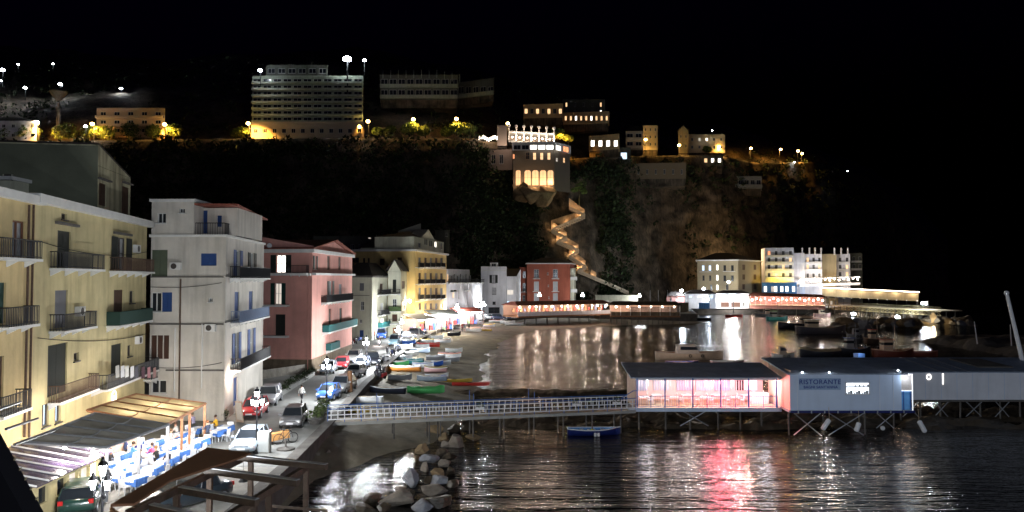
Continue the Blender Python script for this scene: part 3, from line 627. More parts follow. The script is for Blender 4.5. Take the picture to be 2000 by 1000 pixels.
g2 = bld('grey_back_house', 'long dim grey house behind the pink house roof', [tuple(at(612, 480, 190).xy), tuple(at(760, 480, 190).xy), tuple(at(760, 480, 205).xy), tuple(at(612, 480, 205).xy)], 2, at(690, 465, 190).z, plaster_dim, {0: [('w', 685, 477, 692, 488, 'dark'), ('w', 700, 477, 704, 486, 'dark'), ('w', 730, 472, 736, 482, 'dark')]}, roof=('flat', .5))
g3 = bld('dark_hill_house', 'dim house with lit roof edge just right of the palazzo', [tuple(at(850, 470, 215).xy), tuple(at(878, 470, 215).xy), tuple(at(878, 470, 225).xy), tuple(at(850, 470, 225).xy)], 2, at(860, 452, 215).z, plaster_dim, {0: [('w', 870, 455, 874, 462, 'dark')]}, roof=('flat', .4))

# white terraced house, white house, red house
e0 = Vector((colX(871, 196), 196)); e1 = Vector((colX(942, 210), 210))
wt = bld('white_terraced_house', 'low white house with a colonnaded upper terrace behind the stalls', [tuple(e0), tuple(e1), (e1.x - 3, e1.y + 12), (e0.x - 2, e0.y + 12)], 2, at(905, 551, 203).z, plaster_white, {0: [
    ('w', 884, 571, 888, 582, 'lit'), ('w', 895, 567, 898, 584, 'dark'), ('w', 929, 557, 938, 581, 'cool'), ('w', 934, 588, 940, 594, 'dark'), ('w', 911, 600, 921, 610, 'dark'), ('w', 880, 566, 893, 570, 'dark'), ('l', 908, 918, 568, .2, .8), ('w', 930, 600, 941, 614, 'dark')]})
wt2 = bld('terrace_arcade', 'white arcade of narrow openings topping the low terraced house', [(e0.x - .2, e0.y + 1.5), (e1.x - 3.6, e1.y + .8), (e1.x - 4.5, e1.y + 10), (e0.x - 1, e0.y + 10)], wt.children and at(905, 551, 203).z or 0, at(905, 528, 203).z, plaster_white, {0: [('w', x, 535 + (k % 2) * 3, x + 3.4, 549, ('lit', 'dark', 'dark', 'dark', 'dark', 'cur', 'dark', 'dark')[k]) for k, x in enumerate((873, 880, 886, 892, 898, 903, 909, 916))]}, roof=('flat', .3))
Wt = Wall(e0, e1, 2, 13); balcony(Wt, 1, Wt.L - .2, at(905, 552, 203).z, wt, .9)
for k, (xa, xb) in enumerate(((898, 914), (914, 925))):                                      # sloping buttresses
    m = MB(); u, _ = Wt.pix(xa, 600); m.prism([Wt.P(u, 2, .01), Wt.P(u + 1, 2, .01), Wt.P(u + 1, 2, 3), Wt.P(u, 2, 3)], [Wt.P(u, 12, .01), Wt.P(u + 1, 12, .01), Wt.P(u + 1, 12, .4), Wt.P(u, 12, .4)]); m.build('buttress', plaster_white, wt)
f0 = Vector((colX(939.5, 221), 221)); f1 = Vector((colX(989, 222), 222)); f2 = Vector((colX(1000, 224), 224))
wh = bld('white_house', 'tall plain white house with black shutters above the beached boats', [tuple(f0), tuple(f1), (f1.x, f1.y + 14), (f0.x, f0.y + 14)], 2, at(965, 522, 221).z, plaster_white, {0: [
    ('w', 956, 537, 972, 553, 'op_cur', shut_dark), ('w', 961, 562, 969, 575, 'cur'), ('w', 962, 589, 968, 595, 'dark'), ('w', 954, 600, 976, 612, 'dark'), ('l', 940, 989, 528, .2, .12)]}, roof=('flat', .25), fr=frame_dark)
tu = bld('roof_turret', 'small white turret with dark cap on the plain white house', [tuple(at(957, 522, 223).xy), tuple(at(973, 522, 223).xy), tuple(at(973, 522, 226).xy), tuple(at(957, 522, 226).xy)], at(965, 522, 223).z, at(965, 513, 223).z, plaster_white, {0: [('w', 960, 514.5, 969, 521.5, 'dark')]}, roof=('hip', .5, .3), rmat=roof_dark, far=True)
lg = bld('white_loggia_house', 'white house part with a tiled loggia and glazed blue porch', [(f1.x + .1, 219), tuple(at(1009, 600, 219).xy), tuple(at(1017, 600, 232).xy), (f1.x + .1, 232)], 2, at(1000, 540, 219).z, plaster_white, {0: [
    ('w', 990, 566, 1003, 576, 'soft'), ('w', 990, 588, 995, 602, 'cool'), ('w', 987, 607, 999, 621, 'sh', shut_blue)]}, roof=('shed', 2.4, 3), rmat=roof_dark)
h0 = Vector((colX(1015, 252), 252)); h1 = Vector((colX(1029, 250), 250)); h2 = Vector((colX(1113, 250), 250)); h3 = Vector((colX(1122, 262), 262)); zr = at(1070, 514, 250).z
red = bld('red_house', 'brick red house with white window surrounds above the long restaurant', [tuple(h1), tuple(h2), tuple(h3), (h1.x, h3.y)], 2, zr, plaster_red, {0:
    sum([[('w', x, a, x + 9.5, b_, 'cur' if b_ > 545 else 'dark'), ('l', x - 2.5, x + 12, b_ + 1.5, .25, .6)] for x in (1043, 1080) for a, b_ in ((526, 543), (550, 568), (573, 592))], []) + [('w', 1068.5, 532, 1071.5, 537, 'dark'), ('w', 1070, 556, 1072, 560, 'dark'), ('w', 1071, 579, 1073, 583, 'dark')]}, roof=('hip', 2.0, .7), rmat=roof_dark, cornice=(.3, .4), bm=None)
red2 = bld('maroon_side_house', 'darker maroon house squeezed left of the red house', [tuple(h0), (h1.x - .05, h0.y), (h1.x - .05, h0.y + 10), (h0.x, h0.y + 10)], 2, zr - 1.6, plaster_red, {0: [('w', 1021, 530, 1027, 543, 'dark'), ('w', 1021, 553, 1027, 569, 'dark'), ('w', 1021, 577, 1026, 589, 'dark'), ('b', 1018, 1028, 570)]}, roof=('flat', .3))
red3 = bld('cream_side_block', 'slim cream balcony block on the right end of the red house', [(h2.x + .05, 251), (h2.x + 1.5, 251), (h2.x + 3, 262), (h2.x + 2, 262)], 2, zr - 2, plaster_cream, {0: []}, roof=('flat', .3))
for y_ in (546, 570, 592):
    Wq = Wall((h2.x + .05, 251), (h2.x + 2.2, 251), 2, 10); _, z_ = Wq.pix(1116, y_); balcony(Wq, .2, 2.4, z_, red3, .8, 'cloth', trim_white)
terr = bld('long_terrace_wall', 'long grey-white retaining terrace below the red house', [tuple(at(1012, 604, 243).xy), tuple(at(1122, 604, 243).xy), tuple(at(1122, 604, 248).xy), tuple(at(1012, 604, 248).xy)], 2, at(1060, 598, 243).z, concrete, {}, roof=('flat', .2))
ct = bld('cream_pavilion', 'low white and cream flat roofed pavilion under the cliff path', [tuple(at(1163, 590, 262).xy), tuple(at(1246, 590, 262).xy), tuple(at(1246, 590, 270).xy), tuple(at(1163, 590, 270).xy)], 2, at(1200, 578, 262).z, plaster_cream, {0: [('w', 1168, 587, 1190, 594, 'soft'), ('w', 1205, 588, 1222, 594, 'dark')]}, roof=('flat', .25))

# ================================================ HARBOUR BUILDINGS
Yq = 300
k0, k1, k2 = Vector(at(1362, 560, 318).xy), Vector(at(1442, 560, 312).xy), Vector(at(1486, 560, 332).xy); zk = at(1442, 507, 312).z
tb_ops = [('w', 1371, 518, 1376, 529, 'cool'), ('w', 1384, 518, 1389, 529, 'cool')] + [('w', 1399, a, 1403, a + 11, 'white') for a in (517, 537, 556)] + [('w', x, a, x + 5, a + 11, 'dark') for x in (1413, 1428) for a in (518, 538)] + [('w', x, 538, x + 4, 548, 'dark') for x in (1372, 1385)] + [('w', x, 556, x + 4, 567, 'dark') for x in (1387, 1418)] + [('l', 1412, 1436, 530, .15, .5), ('l', 1366, 1392, 531, .15, .5)]
tan = bld('tan_villa', 'square tan villa with dark hipped roof below the lit cliff', [tuple(k0), tuple(k1), tuple(k2), (k0.x + 6, k2.y + 8)], 2, zk, C((.33, .27, .17), .9), {0: tb_ops, 1: [('w', x, a, x + 5, a + 10, 'sh', shut_brown) for x in (1450, 1472) for a in (517, 536, 555)]}, roof=('hip', 3.2, .7), cornice=(.5, .6), fr=frame_dark, far=True)
def hotel_block(name, label, x0, x1, yt, Y, mat, rows, cols, lit, dep=14, y0=556, rl=trim_white):
    A, B = at(x0, y0, Y), at(x1, y0, Y - 3); zt = at((x0 + x1) / 2, yt, Y).z
    W = Wall(A.xy, B.xy, 2, zt); ops = []
    for j, y in enumerate(rows):
        for i in range(cols):
            x = lerp(x0, x1, (i + .5) / cols); wd = (x1 - x0) / cols * .28
            ops.append(('w', x - wd / 2 - .8, y - 4, x + wd / 2 + .8, y + 5, lit.get((i, j), 'dark')))
        ops.append(('l', x0 + 1, x1 - 1, y + 6, .9, 1.0, rl))
    return bld(name, label, [tuple(A.xy), tuple(B.xy), tuple((B.xy + Vector((3, dep)))), tuple((A.xy + Vector((3, dep))))], 2, zt, mat, {0: ops}, roof=('flat', .4), far=True, cat='hotel')
hA = hotel_block('white_hotel', 'white hotel wing with yellow lit lower wall by the pier', 1495, 1551, 486, 330, plaster_white, (494, 507, 521, 537), 4, {(0, 0): 'red', (3, 1): 'lit', (2, 2): 'lit', (1, 3): 'soft'})
hA2 = hotel_block('hotel_stair_block', 'plain white hotel block between the two balconied wings', 1551, 1572, 496, 331, plaster_white, (), 1, {})
hB = hotel_block('hotel_middle_wing', 'middle hotel wing with white balconies and posts on top', 1572, 1606, 498, 332, plaster_white, (507, 521, 538), 3, {(0, 0): 'lit', (0, 1): 'lit', (2, 1): 'lit'})
hB2 = hotel_block('hotel_gold_block', 'gold lit plain hotel block right of the middle wing', 1606, 1634, 498, 334, plaster_tan, (), 1, {})
hC = hotel_block('hotel_right_wing', 'right hotel wing with pairs of glowing windows', 1634, 1661, 498, 336, plaster_white, (507, 521, 535), 2, {(1, 1): 'lit', (1, 2): 'lit'})
hD = hotel_block('dark_hotel_end', 'unlit end wing of the white hotel against black sky', 1662, 1685, 496, 345, plaster_dim, (505, 520), 2, {})  # unlit look of this white wing is put into a dark plaster
for x in (1567, 1581, 1592, 1604, 1630, 1643, 1656):
    p = at(x, 498, 329); o = MB().tube(p, p + Vector((0, 0, 3.2)), .35, .35, 6).build('roof_post', trim_white); tag(o, 'short white post on the flat roof edge of the harbour hotel', 'post', 'white posts along the hotel roof')
# blue pavilion
bp_ = bld('blue_pavilion', 'pale blue seaside pavilion under the yellow lit hotel wall', [tuple(at(1488, 560, 322).xy), tuple(at(1556, 560, 318).xy), tuple(at(1556, 560, 327).xy), tuple(at(1488, 560, 329).xy)], 2, at(1520, 553, 320).z, C((.12, .35, .7), .7), {0: [('w', x, 559, x + 6, 570, s) for x, s in ((1492, 'white'), (1506, 'soft'), (1512, 'white'), (1524, 'white'), (1534, 'white'), (1547, 'white'))]}, roof=('flat', .3), far=True)
# harbour sheds row
def shed(name, label, x0, x1, yt, Y, mat, ops, rmat=roof_dark, rh=1.6, z0=2):
    return bld(name, label, [tuple(at(x0, 590, Y).xy), tuple(at(x1, 590, Y).xy), tuple(at(x1, 590, Y + 8).xy), tuple(at(x0, 590, Y + 8).xy)], z0, at((x0 + x1) / 2, yt, Y).z, mat, {0: ops}, roof=('hip', rh, .5), rmat=rmat, far=True)
shed('harbour_bar', 'white harbour bar with bright cool windows left of the blue shutter', 1338, 1398, 574, 292, plaster_white, [('w', 1346, 577, 1352, 582, 'cool'), ('w', 1362, 577, 1373, 582, 'cool'), ('w', 1377, 576, 1384, 580, 'white'), ('w', 1387, 576, 1393, 583, 'cool')])
shed('harbour_house', 'white harbour house with long lit upper window and brown doors', 1398, 1463, 573, 290, plaster_white, [('w', 1406, 576, 1420, 582, 'white'), ('w', 1408, 590, 1424, 600, 'sh', shut_brown), ('w', 1428, 590, 1446, 600, 'sh', shut_brown), ('w', 1450, 590, 1455, 598, 'dark')], rh=1.2)
shed('brick_hut', 'brown hut with a flat roof at the left end of the harbour row', 1302, 1337, 578, 296, plaster_pink, [('w', 1308, 582, 1312, 588, 'dark'), ('w', 1320, 582, 1326, 588, 'soft')])
m = MB(); p = at(1366, 599, 284); q = at(1386, 599, 284); m.par(Vector((p.x, p.y, 2.2)), (q.x - p.x, 0, 0), (0, 1, 0), (0, 0, 2.2)); m.k = 1
for i in range(6): m.par(Vector((lerp(p.x, q.x, (i + .2) / 6), p.y - .08, 2.3)), (.25, 0, 0), (0, .07, 0), (0, 0, 1.9))
tag(m.build('blue_container', [C((.1, .3, .7), .6), C((.2, .45, .85), .6)]), 'ribbed bright blue container on the harbour quay', 'container')
hp = thing('harbour_restaurant', 'long glazed harbour restaurant with rows of glowing lamps', 'restaurant', at(1520, 595, 285))
m = MB(); A, B = at(1465, 590, 288), at(1612, 590, 280)
Wh = Wall(A.xy, B.xy, 2, 7.4)
m = MB(); Wh.bx(m, 0, Wh.L, 2, 3.2, -8, 0); m.build('base_wall', plaster_pink, hp)
m = MB(); Wh.bx(m, 0, Wh.L, 3.3, 3.5, -9, .6); m.build('deck', wood_pale, hp)
m = MB(); Wh.bx(m, 0, Wh.L, 3.5, 7.0, -8.2, -8); m.build('back_wall', plaster_pink, hp)
m = MB(); m.prism([Wh.P(-1, 7, 1), Wh.P(Wh.L + 1, 6.6, 1), Wh.P(Wh.L + 1, 6.6, -9), Wh.P(-1, 7, -9)], [Wh.P(1, 8.3, -3), Wh.P(Wh.L - 1, 7.6, -3), Wh.P(Wh.L - 1, 7.6, -5), Wh.P(1, 8.3, -5)]); m.build('roof', roof_red, hp)
for i in range(15):
    m = MB(); u = Wh.L * i / 14; m.tube(Wh.P(u, 3.5, .1), Wh.P(u, 7, .1), .1, .1, 5); m.build('post', trim_white, hp)
m = MB(); m.path([Wh.P(0, 4.6, .5), Wh.P(Wh.L, 4.6, .5)], .06, 4); m.path([Wh.P(0, 4.1, .5), Wh.P(Wh.L, 4.1, .5)], .04, 4); m.build('railing', trim_white, hp)
for i in range(17):
    u = Wh.L * (i + .5) / 17; p = Wh.P(u, 5.4 + .5 * (i % 2), -1 - (i % 3)); m = MB(); m.ball(p, .3 if i % 3 else .4, 8, 5); m.build('lamp_globe', lamp_warm if i not in (3, 4) else M('pink_lamp%d' % i, (1, .3, .4), .5, emit=(1, .25, .35), es=5), hp)
    if i % 2 == 0: light(p + Vector((0, -.6, -.2)), 250, (1, .25, .3) if i == 4 else (1, .8, .66), .3, hp)

# stilted pier with globe lamps
A, B = Vector((*at(1590, 590, 300).xy, 3.2)), Vector((*at(1838, 606, 236).xy, 3.2)); dd = (B - A); nn = Vector((-dd.y, dd.x, 0)).normalized()
if nn.y < 0: nn = -nn
pier = thing('bathing_pier', 'long lattice sided pier running out from the harbour hotel', 'pier', A)
m = MB(); m.par(A, dd, nn * 8, (0, 0, .3)); m.build('deck', wood_pale, pier)
m = MB(); n_ = 34; up = Vector((0, 0, 1))
for i in range(n_):
    a, b_ = lerp(A, B, i / n_), lerp(A, B, (i + 1) / n_); m.tube(a - up * .1, b_ - up * 1.3, .07, n=4); m.tube(a - up * 1.3, b_ - up * .1, .07, n=4); m.tube(a, a - up * 1.4, .08, n=4)
m.tube(A - up * 1.35, B - up * 1.35, .1, n=4); m.tube(A - up * .05, B - up * .05, .1, n=4); m.build('lattice', C((.5, .38, .2), .7), pier)
m = MB()
for i in range(18): a = lerp(A, B, (i + .5) / 18); m.tube(a - up * 4.2, a, .14, n=6); m.tube(a + nn * 7 - up * 4.2, a + nn * 7, .14, n=6)
m.build('stilts', conc_dark, pier)
m = MB()
for i in range(60): a = lerp(A, B, i / 60); m.tube(a + up * .3, a + up * 1.4, .03, n=4)
m.path([A + up * 1.4, B + up * 1.4], .04, 4); m.path([A + up * .9, B + up * .9], .03, 4); m.build('railing', C((.4, .32, .2), .7), pier)
kiosk = bld('pier_kiosk', 'square cream kiosk at the landward end of the pier', [tuple(at(1619, 585, 290).xy), tuple(at(1637, 585, 290).xy), tuple(at(1637, 585, 294).xy), tuple(at(1619, 585, 294).xy)], 3.5, at(1628, 583, 290).z, plaster_tan, {0: [('w', 1622, 588, 1626, 595, 'soft'), ('w', 1630, 588, 1634, 595, 'dark')]}, roof=('flat', .2), far=True)
def mk_globe():
    t = thing('globe_lamp', '', 'street lamp', world=False); MB().tube((0, 0, 0), (0, 0, 2.6), .06, .05, 6).build('pole', iron, t); MB().ball((0, 0, 2.75), .17).build('globe', pane_soft, t); return t  # globe material carries a faint glow although the lamp is off
for i in range(13):
    p = lerp(A, B, (i + .6) / 14) + nn * 1 + up * .3; place('globe', mk_globe, p, label='unlit globe lamp post standing in the row along the bathing pier', group='globe lamp posts on the pier')

# lit balcony string beyond the pier
A, B = at(1600, 562, 330), at(1794, 571, 300); sw = thing('lit_sea_terrace', 'far sea terrace outlined by a long bright string of bulbs', 'terrace', A)
m = MB(); m.par(A - up * 3.6, B - A, (0, 8, 0), up * 3.1); m.build('terrace_wall', plaster_tan, sw)
m = MB(); m.tube(A + up * .25, B + up * .25, .05, n=4); m.build('cable', iron, sw)
m = MB()
for i in range(84): m.ball(lerp(A, B, i / 83) + Vector((0, -.2, .1)), .2, 6, 4)
o = m.build('string_bulbs', bulb_string, sw)
for i in range(6): light(lerp(A, B, (i + .5) / 6) + Vector((0, -2.0, -.2)), 260, (1, .8, .62), .4, sw)
A, B = at(1562, 554, 326), at(1680, 550, 322); s2 = thing('hotel_terrace', 'lamp lit terrace at the foot of the white hotel', 'terrace', A)
m = MB(); m.par(A - up * 1.4, B - A, (0, 5, 0), up * 1.0); m.build('terrace_wall', plaster_white, s2)
m = MB(); m.par(A + up * 1.9, B - A, (0, 5, 0), up * .2); m.build('canopy', paint_white, s2)
for i in range(13):
    p = lerp(A, B, (i + .5) / 13) + up * (1 + .5 * (i % 2)); m = MB(); m.ball(p, .36, 6, 4); m.build('bulb', lamp_warm, s2)
    if i % 3 == 0: light(p + Vector((0, -.8, 1)), 600, (1, .84, .7), .3, s2)
light(at(1525, 549, 324), 1500, (1, .62, .05), .5, hA); light(at(1600, 560, 314), 4000, (.85, .9, 1), .5)
light(at(1455, 495, 343), 4200, (1, .68, .35), .5)  # added warm flood with no fixture, brightens the cliff behind the villa

for wl, par, lst in ((W_, yellow, ((262, 486), (150, 608), (266, 664))), (WA, beige, ((345, 520), (413, 640)))):
    for px, py in lst:
        u, z = wl.pix(px, py); m = MB(); wl.bx(m, u - .42, u + .42, z - .3, z + .3, .03, .36); o = m.build('air_conditioner', trim_white, par); m = MB(); m.tube(wl.P(u - .08, z, .362), wl.P(u - .08, z, .375), .24, n=12); m.build('fan_grille', frame_dark, o)
def cable(wl, a, b_, sag, label, grp='cables strung along the facades'):
    (u0, z0_), (u1, z1_) = wl.pix(*a), wl.pix(*b_); m = MB(); m.path([wl.P(lerp(u0, u1, k / 12), lerp(z0_, z1_, k / 12) - sag * 4 * (k / 12) * (1 - k / 12), .1) for k in range(13)], .022, 4); tag(m.build('cable', rubber), label, 'cable', grp)
cable(W_, (70, 470), (283, 492), .5, 'sagging black cable high on the yellow house'); cable(W_, (70, 660), (283, 652), .35, 'sagging black cable low on the yellow house'); cable(WA, (290, 560), (434, 552), .2, 'thin cable across the middle of the beige house'); cable(WA, (290, 716), (434, 708), .25, 'thin cable above the awning on the beige house')
# ================================================ HILLTOP BUILDINGS
def hblock(name, label, x0, x1, yt, yb_, dY, mat, rows, cols, fill=.5, style='dark', ledge=None, dep=14, lit={}, rm=None, roof=('flat', .5), wh=.55, cat='hotel', tilt=0):
    xm = (x0 + x1) / 2; Y = Yt(xm) + dY; A = at(x0, yb_, Y); B = at(x1, yb_ + 0, Y - tilt); z0 = A.z - 1.2; zt = at(xm, yt, Y).z
    ops = []; rh = (yb_ - yt) / max(1, rows)
    for j in range(rows):
        y = yt + rh * (j + .55)
        for i in range(cols):
            x = lerp(x0, x1, (i + .5) / cols); wd = (x1 - x0) / cols * fill
            ops.append(('w', x - wd / 2, y - rh * wh / 2, x + wd / 2, y + rh * wh / 2, lit.get((i, j), style)))
        if ledge: ops.append(('l', x0 + .5, x1 - .5, yt + rh * (j + .98), rh * .32 / FPX * Y, 1.2, ledge))
    t = bld(name, label, [tuple(A.xy), tuple(B.xy), (B.x * (1 + dep / B.y) - .2 * (B.x < 0) * 3, B.y + dep), (A.x * (1 + dep / A.y) + .6 * (A.x > 0), A.y + dep)], z0, zt, mat, {0: ops}, roof=roof, rmat=rm or roof_dark, far=True, cat=cat)
    m = MB(); q = [Vector((A.x + .3, A.y + .4, z0 - .01)), Vector((B.x - .3, B.y + .4, z0 - .01)), Vector((B.x * (1 + dep / B.y) - 1, B.y + dep - .4, z0 - .01)), Vector((A.x * (1 + dep / A.y) + 1, A.y + dep - .4, z0 - .01))]
    m.prism([p - up * 3.5 for p in q], q); m.build('foundation', cliff_m, t); return t
up = Vector((0, 0, 1))
hv = M('plaster_hotel', (.38, .42, .33), .9, var=.25, vs=.15, streak=.3)
big = hblock('cliff_hotel', 'huge many storeyed hotel block on the cliff edge road', 492, 709, 150, 238, 7.5, hv, 7, 11, .8, 'dark', hv, 18, wh=.5)
bb = hblock('hotel_ground_storey', 'orange lit ground storey of the huge cliff hotel', 490, 711, 240, 268, 5, C((.55, .47, .36), .9), 1, 12, .42, 'dark', None, 20, {}, wh=.3)
bt = hblock('hotel_roof_storey', 'dim flat storey on the roof of the huge cliff hotel', 520, 640, 129, 146, 10, plaster_dim, 1, 6, .7, 'dark', None, 10)
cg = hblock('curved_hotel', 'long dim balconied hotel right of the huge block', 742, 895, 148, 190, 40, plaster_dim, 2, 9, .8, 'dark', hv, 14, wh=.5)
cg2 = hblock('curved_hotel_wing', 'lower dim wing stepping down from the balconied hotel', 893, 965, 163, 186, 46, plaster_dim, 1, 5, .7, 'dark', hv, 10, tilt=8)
for i in range(11):
    p = at(748 + 15 * i, 148 + (0 if i < 8 else (i - 7) * 3), Yt(800) + 39.5); tag(MB().box(p.x - .15, p.x + .15, p.y, p.y + .3, p.z - 1, p.z + 2.6).build('roof_post', hv), 'thin upright post on the roof edge of the dim balconied hotel', 'post', 'posts along the dim hotel roof')
lv = hblock('left_villa', 'wide three storey villa between sodium lamps at upper left', 188, 322, 213, 262, 8, C((.5, .38, .27), .9), 3, 5, .4, 'dark', C((.5, .4, .3), .9), 12, wh=.45)
lw = hblock('left_white_house', 'white house under a bright lamp at the upper left edge', -40, 72, 236, 272, 4, plaster_white, 2, 6, .35, 'dark', None, 12, roof=('hip', 2, .6), wh=.35, cat='house')
# lit gallery villa and upper terraces
up1 = hblock('arcaded_villa', 'golden lit arcaded villa high on the hillside', 1022, 1100, 206, 226, 30, C((.55, .42, .25), .9), 1, 7, .55, 'lit', None, 10, {(i, 0): 'dark' for i in (1, 3, 5)}, wh=.5, tilt=2, cat='villa')
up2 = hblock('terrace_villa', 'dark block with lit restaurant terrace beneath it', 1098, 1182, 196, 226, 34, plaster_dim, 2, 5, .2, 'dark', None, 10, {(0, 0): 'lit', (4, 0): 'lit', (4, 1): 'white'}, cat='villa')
up3 = hblock('lit_terrace_row', 'row of glowing terrace bulbs below the dark upper block', 1100, 1190, 222, 238, 26, C((.5, .38, .22), .9), 1, 9, .4, 'lit', None, 6, {(2, 0): 'white', (5, 0): 'white'}, cat='terrace', tilt=3)
c1_ = hblock('cream_balcony_house', 'cream house with open balconies beside a sodium lamp', 1222, 1256, 256, 288, 6, C((.5, .4, .28), .9), 2, 2, .7, 'dark', C((.6, .5, .35), .9), 10, roof=('hip', 3, .6), wh=.5, cat='house')
c2_ = hblock('cream_tower_house', 'taller cream house end with small windows', 1256, 1285, 245, 288, 5, C((.55, .45, .3), .9), 3, 3, .3, 'dark', None, 10, roof=('hip', 2, .6), wh=.4, cat='house')
c3_ = hblock('long_cream_house', 'long cream hilltop house lit by a sodium lamp at right', 1345, 1416, 264, 294, 6, C((.55, .43, .26), .9), 2, 5, .3, 'dark', None, 10, {(1, 0): 'soft', (2, 0): 'white'}, wh=.4, cat='house')
c4_ = hblock('narrow_dark_house', 'narrow gabled house left of the long cream house', 1325, 1345, 256, 294, 7, plaster_tan, 2, 2, .3, 'dark', None, 8, roof=('gable', 3, 1), wh=.3, cat='house')
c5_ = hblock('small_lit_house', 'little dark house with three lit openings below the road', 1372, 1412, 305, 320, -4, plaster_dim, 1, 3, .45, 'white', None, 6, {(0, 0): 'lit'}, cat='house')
c6_ = hblock('long_dim_hotel', 'long dim hotel front with small dark windows on the cliff', 1188, 1340, 322, 346, -7, C((.22, .17, .11), .9), 1, 9, .22, 'dark', None, 14, tilt=4, wh=.4)
c7_ = hblock('white_terrace_house', 'white strip lit terrace on the steep rock', 1150, 1210, 268, 290, 2, plaster_tan, 1, 4, .5, 'white', None, 8, tilt=6, cat='terrace')
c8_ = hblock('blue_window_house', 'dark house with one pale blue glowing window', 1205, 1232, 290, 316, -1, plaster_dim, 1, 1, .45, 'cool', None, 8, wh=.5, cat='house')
c9_ = hblock('concrete_terrace', 'concrete terrace deck propped on the cliff top at right', 1418, 1488, 346, 364, -7, concrete, 1, 6, .7, 'dark', concrete, 8, wh=.5, cat='terrace')

# villa with lit arches hanging on the cliff
Yv = 292; vz = lambda y: at(1050, y, Yv).z
vA, vB, vC = at(1002, 300, Yv + 2), at(1083, 300, Yv), at(1113, 300, Yv + 8)
villa = bld('cliff_villa', 'glowing cliff villa above the zigzag stair', [tuple(vA.xy), tuple(vB.xy), tuple(vC.xy), (vC.x, vC.y + 16), (vA.x, vC.y + 16)], vz(372), vz(281), C((.14, .12, .1), .9), {0: [
    ('w', 1001.5 + 0, 301, 1005, 310, 'red'), ('w', 1027, 297, 1034, 311, 'dark')] + [('w', x, 298, x + 6, 312, s) for x, s in ((1041, 'lit'), (1055, 'lit'), (1069, 'lit'))] +
    [('w', x, 332, x + w__, 362, 'arch') for x, w__ in ((1007, 10), (1024, 13), (1039, 13), (1054, 13), (1069, 12))], 1: [('w', 1086, 308, 1090, 316, 'soft'), ('w', 1100, 308, 1104, 318, 'lit')]}, fr=C((.3, .2, .12), .8), cat='villa')
gl = bld('glass_gallery', 'white framed glass gallery along the top of the cliff villa', [tuple(at(1000, 280, Yv - 1).xy), tuple(at(1083, 280, Yv - 2.5).xy), tuple(at(1115, 280, Yv + 7).xy), tuple(at(1115, 280, Yv + 16).xy), tuple(at(1000, 280, Yv + 14).xy)], vz(295), vz(279), plaster_white, {0: [('w', 1003 + 16 * i, 283, 1017 + 16 * i, 292, s) for i, s in enumerate(('dark', 'dark', 'white', 'white', 'white'))], 1: [('w', 1086, 284, 1096, 294, 'white'), ('w', 1100, 286, 1111, 297, 'red')]}, far=True, cat='gallery')
ter = thing('villa_terrace', 'bright columned roof terrace of the cliff villa', 'terrace', at(1035, 276, Yv))
P0, P1 = at(993, 274, Yv + 4), at(1084, 279, Yv + 4)
m = MB(); m.par(P0 - up * .6, P1 - P0, (0, 10, 0), up * .5); m.build('deck', concrete, ter)
m = MB(); m.par(P0 + Vector((0, 9, 0)), P1 - P0, (0, .4, 0), up * 3.5); m.build('back_wall', C((.6, .5, .42), .9), ter)
m = MB(); m.par(P0 + up * 3.5, P1 - P0, (0, 9, 0), up * .35); m.build('roof_slab', trim_white, ter)
for i in range(7):
    p = lerp(P0, P1, i / 6 * .97 + .01) + Vector((0, -.2, 0)); m = MB(); m.tube(p, p + up * 5.5, .3, .25, 6); m.lathe([(.55, 5.4), (.6, 6.2), (.1, 6.6)], p, 8); m.build('column', trim_white, ter)
    if i < 6: light(p + Vector((2.5, -1.0, 1.2)), 420, (1, .78, .6), .2, ter); m = MB(); m.ball(p + Vector((1.3, -.4, 1.2)), .33, 6, 4); m.build('bulb', bulb_string, ter)
tw = bld('terrace_tower', 'square pale tower left of the columned terrace', [tuple(at(971, 270, Yv + 3).xy), tuple(at(990, 270, Yv + 3).xy), tuple(at(990, 270, Yv + 9).xy), tuple(at(971, 270, Yv + 9).xy)], vz(282), vz(243), C((.5, .42, .36), .9), {}, roof=('flat', .3), cat='tower')
st = thing('bulb_terrace', 'small terrace hung with strings of round bulbs left of the tower', 'terrace', at(950, 275, Yv + 4))
m = MB(); Q0, Q1 = at(934, 275, Yv + 4), at(972, 276, Yv + 4); m.par(Q0 - up * 3, Q1 - Q0, (0, 8, 0), up * 2.8); m.build('terrace_wall', stone_brown, st)
m = MB()
for r_ in range(3):
    for i in range(10): m.ball(lerp(Q0, Q1, (i + .5) / 10) + Vector((0, r_ * 2, .6 + r_ * .9 + .5 * math.sin(i))), .17, 6, 4)
m.build('string_bulbs', bulb_string, st); light(lerp(Q0, Q1, .5) + Vector((0, -1, 2)), 600, (1, .8, .6), .3, st)
for i, x in enumerate((1012, 1030, 1046, 1061, 1075)):
    p = at(x, 360, Yv - 1.2 + .3 * (x - 1040) / 40); light(p + up * 1, 260, (1, .62, .33), .2, villa)
Wv = Wall(vA.xy, vB.xy, 0, 1)
for x, w__ in ((1007, 10), (1024, 13), (1039, 13), (1054, 13), (1069, 12)):      # rounded arch heads
    u0_, za_, u1_, zb_ = Wv.rect(x, 332, x + w__, 362); uc, rr_ = (u0_ + u1_) / 2, (u1_ - u0_) / 2; m = MB()
    for sg_ in (-1, 1): m.poly_ext([Wv.P(uc + sg_ * rr_, zb_ - rr_, .03), Wv.P(uc + sg_ * rr_, zb_ + .05, .03)] + [Wv.P(uc + sg_ * rr_ * math.sin(k * math.pi / 12), zb_ + .05 - rr_ * .95 * (1 - math.cos(k * math.pi / 12)), .03) for k in range(0, 7)], Wv.n * -.2)
    m.build('arch_head', C((.14, .12, .1), .9), villa)
